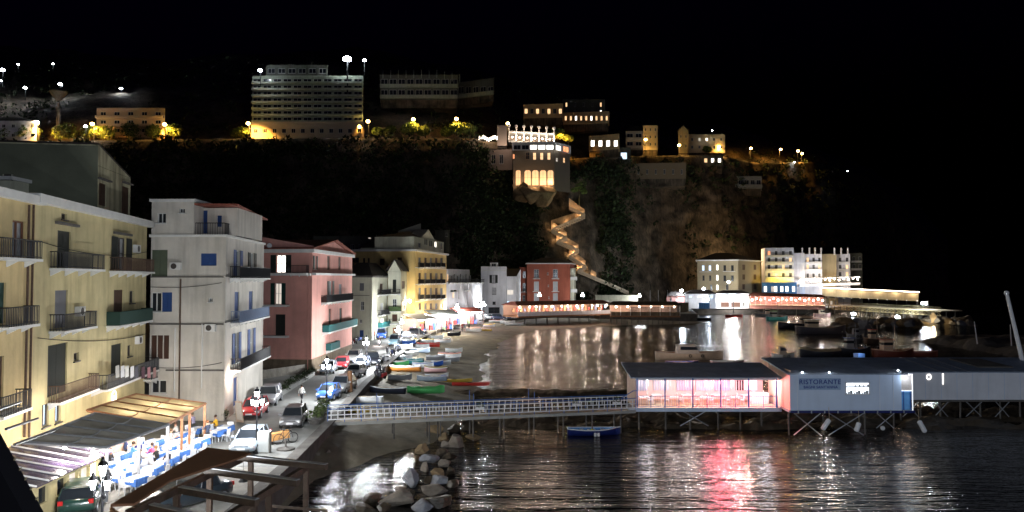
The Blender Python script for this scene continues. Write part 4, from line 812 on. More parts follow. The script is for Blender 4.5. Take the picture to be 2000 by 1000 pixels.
wv1 = bld('villa_left_wing', 'low unlit stone wing stepping down left of the cliff villa', [tuple(at(952, 300, Yv + 4).xy), tuple(at(1001, 300, Yv + 3).xy), tuple(at(1001, 300, Yv + 14).xy), tuple(at(952, 300, Yv + 14).xy)], vz(330), vz(292), C((.2, .16, .14), .9), {0: [('w', 960, 302, 968, 320, 'dark'), ('w', 975, 302, 983, 320, 'dark')]}, roof=('flat', .6), far=True, cat='villa')
light(at(985, 282, Yv - 1), 300, (1, .75, .6), .2, wv1)
# lit rock under the arches
def rockmesh(mb, c, sx, sy, sz, seed, rz=0, sub=2):
    bm = bmesh.new(); bmesh.ops.create_icosphere(bm, subdivisions=sub + 2 if sub > 1 else 3, radius=1)
    M_ = Matrix.Rotation(rz, 3, 'Z'); rr = random.Random(seed); s_ = Vector((seed * 3.1, seed * 1.7, seed))
    pls = [(Vector((rr.gauss(0, 1), rr.gauss(0, 1), rr.gauss(0, 1))).normalized(), rr.uniform(.5, .8)) for _ in range(11)]
    for v in bm.verts:
        d = v.co.copy(); f = 1.12 + .2 * noise.noise(d * 1.1 + s_)
        for pl, t_ in pls:
            q = d.dot(pl)
            if q > .05: f = min(f, t_ / q)
        f += .035 * noise.noise(d * 3.5 + s_) + .02 * noise.noise(d * 9 + s_)
        p = d * f; v.co = Vector(c) + M_ @ Vector((p.x * sx * 1.15, p.y * sy * 1.15, p.z * sz * 1.15))
    mb.add([v.co for v in bm.verts], [[v.index for v in f.verts] for f in bm.faces]); bm.free()
for i, (px, py, s_) in enumerate(((1040, 372, 5.5), (1062, 374, 4.5), (1020, 368, 4))):
    m = MB(); p = at(px, py, Yv - 1); rockmesh(m, p - up * 1.5, s_, 3.5, 4, i + 40); tag(m.build('rock', rock_ochre, None, True), ('biggest lit outcrop under the middle arches', 'lit outcrop under the right arches', 'shaded outcrop under the left arch')[i] + ' of the cliff villa', 'rock', 'rocks under the cliff villa')

# zigzag stair on the cliff
pts = [(1112, 406), (1143, 422), (1077, 451), (1108, 467), (1087, 473), (1131, 491), (1112, 503), (1145, 523), (1128, 530), (1166, 546), (1190, 556), (1228, 573)]
sx_ = thing('zigzag_stair', 'long lit zigzag stair climbing the dark cliff', 'staircase', facepoint(1110, 470))
P3 = [facepoint(x, y) for x, y in pts]; P3 = [Vector((p.x, p.y - 5 - (0 if i % 2 else 0), p.z)) for i, p in enumerate(P3)]
P3 = [at(x, y, p.y) for (x, y), p in zip(pts, P3)]
stair_m = C((.62, .5, .36), .85)
for i, (a, b_) in enumerate(zip(P3, P3[1:])):
    d = b_ - a; dep = Vector((0, 2.6, 0)); n_ = 14
    m = MB()
    for k in range(n_): p = lerp(a, b_, k / n_); m.par(Vector((p.x, p.y, min(p.z, p.z + d.z / n_) - .6)), Vector((d.x / n_, d.y / n_, 0)), dep, up * .6)
    m.build('flight', stair_m, sx_)
    m = MB(); m.add([a + up * .0, b_ + up * .0, b_ + up * .95, a + up * .95, a + Vector((0, .3, 0)), b_ + Vector((0, .3, 0)), b_ + Vector((0, .3, .95)), a + Vector((0, .3, .95))], [(0, 1, 2, 3), (4, 5, 6, 7), (3, 2, 6, 7), (0, 3, 7, 4), (1, 5, 6, 2)]); m.build('parapet', stair_m, sx_)
    if i < 9:
        m = MB(); q0, q1 = a + dep, b_ + dep; m.add([q0 - up, q1 - up, q1 + up * (4.5 if i % 2 else 3), q0 + up * (4.5 if i % 2 == 0 else 3)], [(0, 1, 2, 3)]); m.build('retaining_wall', M('stone_warm', (.4, .3, .2), .9, var=.5, vs=.5, bump=.6) if i == 0 else bpy.data.materials['stone_warm'], sx_)
        for f_ in (.15, .5, .88):
            p = lerp(a, b_, f_) + Vector((0, 1.2, .9)); light(p, 80, (1, .62, .32), .12, sx_)
        m = MB(); p = lerp(a, b_, .9); m.ball(p + Vector((0, 1.6, .5)), .24, 6, 4); m.build('step_lamp', M('step_lamp', (1, .8, .5), .5, emit=(1, .7, .4), es=5) if i == 0 else bpy.data.materials['step_lamp'], sx_)
# ================================================ SMALL LAMPS ON THE HILL
def mk_sod():
    t = thing('road_lamp', '', 'street lamp', world=False); m = MB(); m.tube((0, 0, -6.5), (0, 0, 0), .12, .07, 6); m.tube((0, 0, 0), (0, -1.2, .25), .06, .05, 5); m.build('pole', iron, t)
    MB().ball((0, -1.3, .1), .72, 10, 6, .8).build('lamp_head', lamp_sodium, t); spot((0, -1.4, -.35), 8500, SOD, .3, t, 165); return t
SODL = [(487, 243, 'left of the huge cliff hotel'), (720, 239, 'at the right corner of the huge cliff hotel'), (808, 235, 'over the round lit bushes in mid hill'), (892, 234, 'over bushes left of the villa tower'), (992, 243, 'just above the columned villa terrace'),
    (184, 244, 'at the left corner of the three storey villa'), (325, 245, 'at the right corner of the three storey villa'), (1260, 274, 'before the cream balconied hill house'), (1325, 285, 'left of the long cream hill house'), (1403, 288, 'in front of the long cream hill house'), (1465, 291, 'alone right of the long cream hill house'), (1523, 293, 'on the bare headland road'), (1557, 296, 'upper of the last close pair on the headland'), (1565, 301, 'lower of the last close pair on the headland'), (76, 243, 'beside the white house at upper left')]
for x, y, tx in SODL:
    place('sod', mk_sod, at(x, y, Yt(x) + (3 if x != 992 else -6)), label='orange sodium road lamp ' + tx, group='sodium lamps along the cliff road')
for x, y in ((808, 235), (892, 234), (702, 245), (325, 249), (184, 248), (487, 247), (76, 250), (1096, 262), (1465, 291), (1523, 293), (1560, 298)):  # extra spots with no fixture, added to brighten the roadside bushes
    q = at(x, y, Yt(x) + 1.6); o = spot(q, 15000 if x < 1200 else 10000, (1, .44, .07), .3, None, 120); o.rotation_euler = (R(50), 0, 0)
def mk_star():
    t = thing('flood_lamp', '', 'flood lamp', world=False); m = MB(); m.tube((0, 0, -5), (0, 0, 0), .12, .08, 6); m.build('pole', iron, t); MB().lathe([(.25, .35), (.62, .1), (.62, -.2), (.1, -.3)], (0, -.3, 0), 10).build('lamp_head', lamp_star, t); spot((0, -.6, -.5), 240, COOL, .3, t, 150); return t
for x, y, s, tx in [(6, 137, 1.5, 'topmost at the left edge'), (2, 158, .7, 'just below the topmost at the left edge'), (36, 126, .7, 'small and high near the left edge'), (50, 172, 1.1, 'low between the left edge and the mast'), (104, 125, .7, 'small and high above the mast'), (119, 165, 1.3, 'on top of the dark mast'), (237, 173, 1.0, 'alone above the three storey villa'), (509, 138, 1.3, 'at the left roof corner of the huge hotel'),
                    (679, 116, 2.6, 'largest above the huge hotel roof'), (712, 118, 1.1, 'right of the largest one over the hotel'), (73, 239, 1.3, 'beside the white house at upper left'), (168, 247, 1.0, 'left of the three storey villa'), (1391, 255, .5, 'tiny and high above the long cream house'), (1551, 317, .7, 'on the cliff below the headland road'), (1655, 334, .4, 'tiny and farthest right')]:
    place('star', mk_star, at(x, y, Yt(min(x, 1600)) + (4 if y > 110 and x > 480 and x < 720 else (-1 if y > 200 else 60))), label='white flood lamp, ' + tx, group='white lamps over the hillside', scale=s)
for x, y, r_, n_ in [(800, 262, 5.2, 0), (826, 263, 3.4, 1), (874, 263, 3.5, 2), (894, 259, 5.0, 3), (916, 262, 4.6, 4), (762, 262, 3.2, 5), (738, 262, 3.0, 6), (474, 262, 4, 7), (459, 265, 2.6, 8), (338, 262, 4.5, 9), (176, 263, 3.8, 10), (205, 266, 5.0, 11), (250, 268, 5.5, 12), (296, 267, 5, 13), (55, 268, 5, 14), (130, 266, 6, 15), (20, 268, 5, 16), (1088, 267, 4, 17), (1110, 274, 3, 18), (1380, 296, 3.5, 19)]:
    names = ['wide round bush under the third sodium lamp', 'small bush right of the wide round one', 'small bush left of the fourth sodium lamp', 'tall bush under the fourth sodium lamp', 'broad bush right of the fourth sodium lamp', 'thin bush with an upright spray', 'low bush by the right corner of the huge hotel', 'rounded bush at the left corner of the huge hotel', 'smallest bush left of the huge hotel', 'bush lit orange right of the three storey villa', 'bush lit orange left of the three storey villa', 'dark bush before the left end of the villa', 'dark bush before the middle of the villa', 'dark bush before the right end of the villa', 'dark bush under the white house lamp', 'wide dark bush at the foot of the mast', 'dark bush at the left edge of the photo', 'yellow lit bush right of the columned terrace', 'smaller yellow lit bush near the columned terrace', 'dark bush before the long cream house']
    p = at(x, y, Yt(x) + 6); p.z -= r_ * .5; shrub(p, r_, names[n_], 'bushes along the cliff road', (leaf_lt, leaf_m), 900, .5, .75)
mast = MB(); p = at(114, 250, Yt(114) + 10); mast.tube(p, at(114, 200, Yt(114) + 10), .9, .6, 8); mast.lathe([(.9, 0), (3.2, 3), (3.2, 3.4), (.6, 5)], at(114, 196, Yt(114) + 10), 12); tag(mast.build('water_tower', conc_dark), 'dark slender tower with a wider head at upper left', 'tower')
tree(1131, 400, 288, 9, 3.2, 'lit tree at the top of the zigzag stair', None, n=900, size=.4)
light(at(1136, 402, 283), 300, (.85, 1, .3), .3)
# ================================================ SEAFRONT LAMPS
def lantern(c, parent, s=1.0, off=False):
    c = Vector(c); m = MB(); m.lathe([(.09 * s, 0), (.17 * s, .42 * s)], c, 6); g = m.build('lantern_glass', pane_soft if off else lamp_on, parent)
    m = MB(); m.lathe([(.21 * s, .42 * s), (.2 * s, .47 * s), (.07 * s, .62 * s), (.09 * s, .66 * s), (.01, .76 * s)], c, 6); m.lathe([(.1 * s, -.05 * s), (.1 * s, 0)], c, 6)
    for k in range(6): a = math.pi / 3 * k; m.tube(c + Vector((.092 * s * math.cos(a), .092 * s * math.sin(a), 0)), c + Vector((.178 * s * math.cos(a), .178 * s * math.sin(a), .42 * s)), .012 * s, n=4)
    m.build('lantern_cap', lamp_black, parent)
def mk_lamp(P=1300):
    t = thing('street_lamp', '', 'street lamp', world=False)
    m = MB(); m.lathe([(.2, 0), (.2, .15), (.12, .25), (.1, .7), (.055, .8), (.045, 2.7), (.07, 2.75), (.05, 2.8), (.04, 3.4)], n=10)
    for k in range(3):
        a = 2.1 * k + .5; e = Vector((math.cos(a), math.sin(a), 0))
        m.path([Vector((0, 0, 2.75)), e * .16 + Vector((0, 0, 2.62)), e * .29 + Vector((0, 0, 2.72)), e * .32 + Vector((0, 0, 2.93))], .022, 5)
    m.build('pole', lamp_black, t)
    for k in range(3): a = 2.1 * k + .5; lantern((math.cos(a) * .32, math.sin(a) * .32, 2.98), t, .85)
    lantern((0, 0, 3.45), t, .95)
    light((.0, -1.1, 3.1), P * .5, WHT, .2, t); light((.0, 1.1, 3.1), P * .5, WHT, .2, t); return t
LAMPS = [(208, 30.0, 'nearest, beside the small yellow kiosk'), (505, 49.5, 'standing in front of the red parked car'), (640, 69.5, 'beside the light blue small car'), (717, 95, 'rising from the parked cars opposite the pink house'), (778, 118, 'in front of the cream gabled house'), (785, 140, 'beside the parked van'), (893, 189, 'in front of the stalls by the ochre palazzo'), (945, 206, 'in front of the plain white house'), (1054, 236, 'below the brick red house'), (1138, 240, 'small, right of the brick red house'), (1249, 258, 'at the right end of the cream pavilion')]
for px, Y, tx in LAMPS:
    z = 2.0 if Y < 225 else (at(px, 590, Y).z - 2.2)
    place('lamp', mk_lamp, (colX(px, Y), Y, z), rz=.2 * (px % 7), label='ornate lantern cluster street lamp, ' + tx, group='lantern street lamps', scale=1.05 if Y < 150 else 1.35)
    if 80 < Y < 160: light((colX(px, Y) + .9, Y - .9, z + 3.2), 1700, WHT, .2)
# the same lamps go on behind the viewer and along the side of the house the photo was taken from
for x, y, z in ((-20, 4, 2.0), (2, 6, 3.0), (16, 8, 3.0)): place('lamp', mk_lamp, (x, y, z), label='ornate lantern cluster street lamp nearest the viewpoint', group='lantern street lamps')
HARB = [(1331, 568, 296, 1.4, COOL, 3500, 'by the grey harbour rock'), (1374, 564, 300, .9, WHT, 1300, 'in front of the square tan villa'), (1423, 551, 306, 1.1, (1, .97, .9), 1900, 'in front of the corner of the tan villa'), (1433, 581, 286, 1.8, (1, .92, .85), 5000, 'largest, over the harbour quay'), (1383, 584, 286, .6, COOL, 600, 'small over the blue container'), (1667, 613, 262, 1.5, (.85, 1, .95), 3000, 'greenish under the middle of the pier'), (1753, 619, 248, 1.4, (.85, 1, .95), 3000, 'greenish under the outer part of the pier'), (1802, 592, 245, .9, WHT, 900, 'twin on a pole at the end of the pier'), (1808, 592, 245, .9, WHT, 900, 'twin on a pole at the very tip of the pier')]
def mk_hl():
    t = thing('harbour_lamp', '', 'lamp', world=False); MB().ball((0, 0, 0), .5, 10, 6).build('lamp_head', lamp_star, t); MB().tube((0, .3, .2), (0, .3, -6), .08, .1, 6).build('pole', iron, t); return t
for px, py, Y, s, c, P, tx in HARB:
    p = at(px, py, Y); o = place('hl', mk_hl, p, label='bright harbour lamp ' + tx, group='harbour lamps', scale=(s, s, 1)); light(p + Vector((0, -1.2, -.2)), P, c, .35)
for k, q in enumerate(((9, -9, 15.5), (32, 8, 13))):  # unseen fill lights with lamp bodies, added to light the restaurant wall
    place('hl', mk_hl, Vector(q), label='unseen flood lamp added near the viewpoint', group='unseen flood lamps by the viewpoint', scale=.3); light(Vector(q) + Vector((0, .6, -.3)), 8000, (.78, .87, 1), .3)
for x in (1320, 1286, 1270, 1304):
    p = at(x, 598, 278); o = MB().tube(p, p + Vector((0, 0, 6)), .08, .05, 5).build('flag_pole', paint_white); tag(o, 'thin bare pole on the harbour promenade', 'pole', 'bare poles on the promenade')

# ================================================ RESTAURANT ON STILTS (near)
rest = thing('stilt_restaurant', 'open fronted restaurant on stilts, lit peach and red inside', 'restaurant', (17, 66.2, 2))
X0, X1, YF, YBk, ZF, ZE = 10.95, 23.8, 66.2, 70.8, 2.12, 4.72  # restaurant, cabin, wing and bridge end: scaled about the camera, baked into constants
MB().box(X0, X1, YF - .25, YBk, ZF - .2, ZF).build('deck', wood_pale, rest)
MB().box(X0 - .05, X1, YF - .32, YF - .26, ZF - .32, ZF + .02).build('edge_beam', panel_blue, rest)
MB().box(X0, X1, YBk, YBk + .12, ZF, 5.25).build('back_wall', panel_inner, rest)
MB().box(X0 + .0, X0 + .1, YF + .2, YBk - .01, ZF, 4.7).build('side_wall', panel_peach, rest)
m = MB(); m.poly_ext([(X0 - .5, YF - .5, ZE + .02), (X1 - .02, YF - .5, ZE + .02), (X1 - .02, YBk + .5, 5.42), (X0 - .5, YBk + .5, 5.42)], (0, 0, .1)); m.build('roof', roof_slate, rest)
MB().box(X0, X1, YF + .0, YF + .1, ZE - .2, ZE).build('eave_beam', paint_white, rest)
for k in range(6): MB().cbox((X0 + .15 + k * (X1 - X0 - .5) / 5, YF, (ZF + ZE) / 2), (.11, .11, ZE - ZF)).build('post', paint_blue, rest)
m = MB()
for z in (ZF + .12, ZF + 1.02): m.tube((X0 + .1, YF - .1, z), (X1 - .3, YF - .1, z), .028, n=4)
for k in range(11): x = X0 + .1 + k * (X1 - X0 - .4) / 10; m.tube((x, YF - .1, ZF), (x, YF - .1, ZF + 1.02), .03, n=4)
for k in range(60): x = X0 + .1 + k * (X1 - X0 - .4) / 60; m.tube((x, YF - .1, ZF + .12), (x, YF - .1, ZF + 1.02), .008, n=3)
m.build('railing', paint_blue, rest)
for k, x in enumerate((11.4, 13.4, 15.6, 17.4, 19.2, 21.2)):            # glazed panels and slatted curtains on the rear wall
    w_ = 1.45; o = MB().box(x, x + w_, YBk - .06, YBk - .01, 2.95, 4.6).build('window', (panel_blue if k != 5 else glass_dark), rest)
    m = MB()
    for j in range(6): m.box(x + .03 + j * w_ / 6, x + .1 + j * w_ / 6, YBk - .12, YBk - .07, 2.9, 4.62)
    m.build('curtain_slats', paint_white if k % 2 else C((.35, .45, .65), .6), rest)
    m = MB()
    for j in range(4): m.cbox((x + .3 + j * .3, YF + 2.2 + .4 * (j % 2), 4.15 - .1 * (j % 3)), (.04, .04, 1.0))
    m.build('hanging_strips', paint_white, rest)
MB().box(22.0, 23.2, YBk - .1, YBk - .02, 3.0, 4.6).build('window', pane_cool, rest)
MB().box(21.8, 23.4, YF + 1.8, YF + 2.4, ZF, ZF + 1.0).build('counter', paint_white, rest)
for x, c, P, z in ((12.3, (1, .95, .95), 150, 4.3), (14.4, (1, .86, .75), 95, 4.35), (16.3, (1, .82, .62), 150, 4.3), (17.9, (1, .3, .34), 260, 4.2), (19.0, (1, .13, .16), 700, 4.25), (20.5, (1, .16, .2), 560, 4.2), (21.0, (1, .75, .5), 90, 4.3), (22.8, (.85, .93, 1), 160, 4.2)):
    light((x, YF + .9, z), P * .72, c, .14, rest)
for x, mt in ((13.0, M('amber_bulb', (1, .7, .2), .4, emit=(1, .7, .2), es=9)), (16.2, bpy.data.materials['amber_bulb']), (21.8, bpy.data.materials['amber_bulb'])): MB().cbox((x, YF + .5, 4.55), (.5, .1, .1)).build('ceiling_lamp', mt, rest)
for x, c_ in ((19.0, (1, .25, .25)), (12.3, (.9, .95, 1))): MB().ball((x, YF + 1.6, 4.4), .13).build('ceiling_lamp', M('lit_bulb_%d' % int(x), c_, .4, emit=c_, es=14), rest)
box_ = thing('kitchen_cabin', 'windowed pale blue cabin on stilts carrying the restaurant sign', 'cabin', (28, 64, 2.2))
bx0, bx1, by, bz0, bz1 = 23.84, 33.4, 64.0, 2.24, 5.32
W_b = Wall((bx0, by), (bx1, by), bz0, bz1)
u0, za, u1, zb = W_b.rect(1651, 746, 1699, 771); W_b.holes.append((u0, za, u1, zb)); m = MB(); W_b.mesh(m, .15); m.build('front_wall', panel_blue, box_)
MB().box(bx0, bx0 + .08, by + .003, by + 5.4, bz0 - .1, bz1 + .35).build('side_wall', panel_peach, box_)  # orange light on this end wall is put into its peach colour
m = MB(); m.box(bx1 - .08, bx1, by + .003, by + 5.4, bz0, bz1 + .3); m.box(bx0 + .09, bx1 - .09, by + 5.3, by + 5.4, bz0, bz1 + .5); m.build('rear_wall', panel_blue, box_)
m = MB(); fr_ = .08
for q in ((u0, u0 + fr_, za, zb), (u1 - fr_, u1, za, zb), (u0, u1, za, za + fr_), (u0, u1, zb - fr_, zb), (u0, u1, (za + zb) / 2 + .1, (za + zb) / 2 + .17)): W_b.bx(m, *q, -.08, .03)
o = m.build('window', paint_white, box_)
for k in range(8):
    x = .6 + k * 1.18
    if u0 - .1 < x < u1 + .1 or abs(x - 2.6) < 1.9: continue
    m = MB(); W_b.bx(m, x, x + .035, bz0 + .02, bz1 - .02, .003, .02); m.build('board_joint', panel_grey, box_)
m = MB(); W_b.bx(m, u0, u1, za, zb, -.14, -.1); m.build('pane', M('kitchen_pane', (.8, .85, .9), .4, var=.35, vs=3, emit=(.85, .93, 1), es=.9), o)
m = MB()
for k in range(9): u = lerp(u0 + .15, u1 - .15, k / 8); W_b.bx(m, u - .06 - .05 * (k % 3), u + .05, za + .06, za + .14 + .1 * ((k * 7) % 3), -.096, -.085)
for k in range(4): u = lerp(u0 + .9, u1 - .15, k / 3); W_b.bx(m, u - .05, u + .09, za + .7, za + .8 + .06 * (k % 2), -.096, -.085)
m.build('shelf_clutter', C((.25, .27, .3), .6), o)
m = MB(); m.poly_ext([(bx0 - .35, by - .45, bz1 + .02), (bx1 + .35, by - .45, bz1 + .02), (bx1 - 1.0, by + 5.8, bz1 + .74), (bx0 - .5, by + 5.8, bz1 + .74)], (0, 0, .1)); m.build('roof', roof_slate, box_)
MB().box(bx0 - .1, bx1 + 1.1, by - .05, by + 5.3, bz0 - .16, bz0 - .02).build('floor_slab', steel, box_)
m = MB(); m.box(bx0, bx1 + 1.1, by - .1, by - .055, bz0 - .2, bz0 - .0); m.k = 1
for k in range(9): m.box(bx0 + .6 + k * 1.13, bx0 + .69 + k * 1.13, by - .15, by - .105, bz0 - .22, bz0 + .05)
m.build('edge_beam', [paint_navy, steel], box_)
for x, z_ in ((bx0 + .9, bz1 + .18), (bx0 + 3.2, bz1 + .18), (bx1 - .5, bz1 + .35)): light((x, by - .6, z_ + .25), 5, (1, .95, .9), .04, box_); MB().ball((x, by - .45, z_ + .05), .06, 6, 4).build('eave_bulb', lamp_on, box_)
# porch at the right end of the cabin
q = (bx1 + .02, by + .3); MB().box(q[0], q[0] + 1.03, q[1], q[1] + .05, 3.95, 5.3).build('porch_panel', C((.35, .3, .27), .5), box_)
m = MB()
for x in (q[0], q[0] + 1.03): m.cbox((x, by + .2, 3.75), (.06, .06, 3.1))
m.cbox((q[0] + .52, by + .2, 5.3), (1.1, .06, .07)); m.cbox((q[0] + .52, by + .2, 3.9), (1.1, .06, .07)); m.build('porch_frame', M('glowing_frame', (.8, .8, .82), .4, emit=(.9, .95, 1), es=.5), box_)  # the frame looks lit through a faint glow of its own
MB().box(q[0] + .05, q[0] + .98, by + .32, by + .4, 2.25, 3.85).build('porch_wall', C((.15, .4, .75), .6), box_)
for x in (q[0] + .2, q[0] + .8): MB().cbox((x, by + .1, 3.05), (.08, .08, 1.6)).build('porch_post', paint_blue, box_)
light((q[0] + .5, by - .3, 5.0), 30, COOL, .08, box_)
# sign
us, zs_ = W_b.pix(1601, 750); ps = W_b.P(us, zs_, .0); sg = thing('restaurant_sign', 'blue lettered RISTORANTE sign panel on the pale blue cabin', 'sign', ps)
sw_ = 3.55; m = MB(); W_b.bx(m, us - sw_ / 2, us + sw_ / 2, zs_ - .5, zs_ + .5, .01, .05); m.build('panel', C((.3, .41, .58), .7), sg)
text_mesh('RISTORANTE', .56, ps + Vector((0, -.065, .17)), (1, 0, 0), 'lettering', C((.008, .03, .22), .5), sg, .01, sp=1.12); text_mesh("BAGNI SANT'ANNA", .31, ps + Vector((.05, -.065, -.27)), (1, 0, 0), 'small_lettering', C((.008, .03, .22), .5), sg, .01, sp=1.08)
# right long wing
wing = thing('bathing_cabins', 'long pale grey windowless wing on stilts running out of frame', 'cabin', (43, 70.8, 2))
rx1, ry = 54, 70.8
MB().box(34.6, rx1, ry, ry + 5, 2.05, 4.6).build('wall', panel_grey, wing)
for k in range(12): m = MB(); m.box(36.2 + k * 1.5, 36.24 + k * 1.5, ry - .02, ry - .003, 2.1, 4.55); m.build('board_joint', panel_blue, wing)
m = MB(); m.poly_ext([(34.0, ry - .4, 4.65), (rx1, ry - .4, 4.65), (rx1, ry + 5.3, 5.4), (33.5, ry + 5.3, 5.4)], (0, 0, .1)); m.build('roof', roof_slate, wing)
m = MB(); m.poly_ext([(44.9, ry + .9, 4.98), (48.2, ry + .9, 4.98), (47.0, ry + 4.1, 5.42), (43.9, ry + 4.1, 5.42)], (0, 0, .1)); m.build('roof_opening', conc_dark, wing)
for x in (40.4, 41.8, 43.1): m = MB(); m.poly_ext([(x, ry - .4, 4.76), (x + .1, ry - .4, 4.76), (x - .75, ry + 5.2, 5.5), (x - .85, ry + 5.2, 5.5)], (0, 0, .05)); m.build('roof_seam', steel, wing)
p = Wall((34.6, ry), (rx1, ry), 2, 4.6); u, z = p.pix(1814, 736); c_ = p.P(u, z, .03); m = MB(); m.path([c_ + Vector((.2 * math.cos(a * .63), 0, .24 * math.sin(a * .63))) for a in range(11)], .035, 4); m.build('round_emblem', pane_white, wing)
u, z = p.pix(1842, 740); m = MB(); m.box(34.6 + u - .06, 34.6 + u + .02, ry - .04, ry - .003, z - .5, z + .5); m.build('light_slit', pane_white, wing)
MB().box(34.6, rx1, ry - .03, ry + 4, 1.86, 2.02).build('floor_slab', conc_dark, wing)
for k in range(10): x = 35.2 + k * 1.9; MB().tube((x, ry + .5, -1), (x, ry + .5, 1.86), .08, n=6).build('stilt', conc_dark, wing)
def xbrace(x0, x1, y, z0, z1, par, flat=0):
    m = MB(); m.tube((x0, y, z1), (x1, y + .1, z0), .05, n=5); m.tube((x1, y, z1), (x0, y + .1, z0), .05, n=5); m.build('cross_brace', steel, par)
for a, b_ in ((37.2, 38.7), (40.2, 41.5), (43.2, 44.7), (46, 47.3)): xbrace(a, b_, ry + .2, .4, 1.85, wing)
for a, b_ in ((24.2, 26.5), (27.2, 30.2), (31.3, 32.8)): xbrace(a, b_, by + .1, .1 if a < 31 else .7, 2.0, box_)
xbrace(14.9, 17.4, YF - .1, .5, 1.95, rest)
for x in (24, 27.0, 30.6, 33.1): MB().tube((x, by + .8, -1), (x, by + .8, 2.0), .07, n=6).build('stilt', conc_dark, box_)
for x in (11.4, 13.8, 16.0, 18.5, 20.5, 22.4): MB().tube((x, YF + .9, -1), (x, YF + .9, 1.9), .08, n=6).build('stilt', conc_dark, rest)
def fender(px, py, Y, ang, L, tx):
    p = at(px, py, Y); d = Vector((math.sin(ang), 0, math.cos(ang))); t = thing('fender', 'white cylindrical boat fender ' + tx, 'fender', p, 'fenders hanging under the restaurant')
    m = MB(); q = p - d * L / 2; e = p + d * L / 2; m.tube(q, q + d * .08, .12, .2, 12); m.tube(q + d * .08, e - d * .08, .2, .2, 12, False); m.tube(e - d * .08, e, .2, .12, 12); m.build('body', plastic_white, t, False); MB().path([e, e + Vector((0, .1, 1.0))], .02, 4).build('rope', wood_pale, t)
fender(1613, 829, 63.2, .62, 1.05, 'tilted left one under the sign'); fender(1675, 834, 63.2, .35, .8, 'short one under the cabin window'); fender(1801, 833, 64, -.5, 1.1, 'leaning right one beyond the cabin')
p = at(1724, 836, 64.5); m = MB(); m.ball(p, .2, 10, 8); tag(m.build('buoy', plastic_white, None, True), 'small round pale buoy floating under the cabin', 'buoy')

# ---- footbridge
br = thing('footbridge', 'long footbridge with blue and white railings out to the restaurant', 'footbridge', (-14.8, 59, 2))
A, B = Vector((-14.7, 59.6, 2.06)), Vector((10.85, 65.6, 1.98)); dB = B - A; nB = Vector((-dB.y, dB.x, 0)).normalized()
m = MB(); m.par(A - up * .16, dB, nB * 2.0, (0, 0, .14)); m.build('deck', wood_pale, br)
m = MB(); m.par(A - up * .24 - nB * .09, dB, nB * .08, up * .24); m.par(A - up * .24 + nB * 2.01, dB, nB * .08, up * .24); m.build('edge_beam', concrete, br)
for side in (0, 2.0):
    m = MB(); o_ = nB * side
    m.tube(A + o_ + up * 1.05, B + o_ + up * 1.05, .03, n=5); [m.tube(lerp(A, B, i / 20) + o_, lerp(A, B, i / 20) + o_ + up * 1.08, .035, n=5) for i in range(21)]
    for j in (3, 9, 13): m.tube(lerp(A, B, j / 20) + o_ + up, lerp(A, B, j / 20) + o_ + up * 1.9, .03, n=5)
    m.build('railing', paint_blue, br); m = MB()
    for z in (.22, .58, .92): m.par(A + o_ + up * (z - .035) - nB * .03, dB, nB * .05, up * .07)
    for i in range(50): q = lerp(A, B, (i + .5) / 50) + o_; m.cbox(q + up * .6, (.07, .06, .72))
    m.build('white_lattice', paint_white, br)
for i in (4, 6.2, 6.9, 9, 11, 13, 15, 17, 19): q = lerp(A, B, i / 20); MB().tube(q + nB * .2 - up * .2, q + nB * .2 - up * 2.4, .07, n=7).build('pile', conc_dark, br); MB().tube(q + nB * 1.8 - up * .2, q + nB * 1.8 - up * 3, .07, n=7).build('pile', conc_dark, br)
m = MB(); m.par(B + Vector((-.6, -.05, 0)), (.6, 0, 0), (0, 1.8, 0), up * .14); m.build('step', steel, br)
m = MB(); m.path([B + Vector((-1.2, -.02, 1.1)), B + Vector((-.2, -.02, 1.7)), B + Vector((.1, 0, 1.7))], .04, 5); m.build('stair_rail', paint_blue, br)
for k, j in enumerate((.47, .79, .93)):
    q = lerp(A, B, j) - nB * .22 + up * .72; t = thing('rail_planter', ('leafy planter hung on the bridge rail above the rocks', 'small planter in the middle of the bridge rail', 'planter at the restaurant end of the bridge rail')[k], 'planter', q)
    MB().cbox(q, (.7, .25, .22)).build('box', plastic_white, t); m = MB(); leaves(m, q + up * .25, .35, 60, .09); m.build('foliage', [leaf_m, leaf_lt], t)

# ---- reef under the restaurant, groyne behind the bridge
def hf(name, x0, x1, y0, y1, f, mat, st=.45):
    nx, ny = int((x1 - x0) / st), int((y1 - y0) / st); m = MB()
    m.add([(x, y, f(x, y)) for y in [y0 + (y1 - y0) * j / ny for j in range(ny + 1)] for x in [x0 + (x1 - x0) * i / nx for i in range(nx + 1)]], [(j * (nx + 1) + i, j * (nx + 1) + i + 1, (j + 1) * (nx + 1) + i + 1, (j + 1) * (nx + 1) + i) for j in range(ny) for i in range(nx)])
    return tag(m.build(name, mat, None, False), kind='structure')
def edge(x, y, x0, x1, y0, y1, w_): return min(1, (x - x0) / w_, (x1 - x) / w_, (y - y0) / w_, (y1 - y) / w_)
hf('reef', -6, 56, 65.5, 80, lambda x, y: -1 + 1.2 * max(0, edge(x, y, -6, 56, 65.5, 80, 2.2)) + .75 * noise.fractal(Vector((x * .3, y * .35, 2)), 1, 2, 5), rock_dark)
hf('groyne', -9, 16.5, 85.6, 90.2, lambda x, y: -.8 + 1.15 * max(0, edge(x, y, -9, 16.5, 85.6, 90.2, 1.2)) + .3 * noise.fractal(Vector((x * .6, y * .6, 2)), 1, 2, 4), rock_dark, .35)
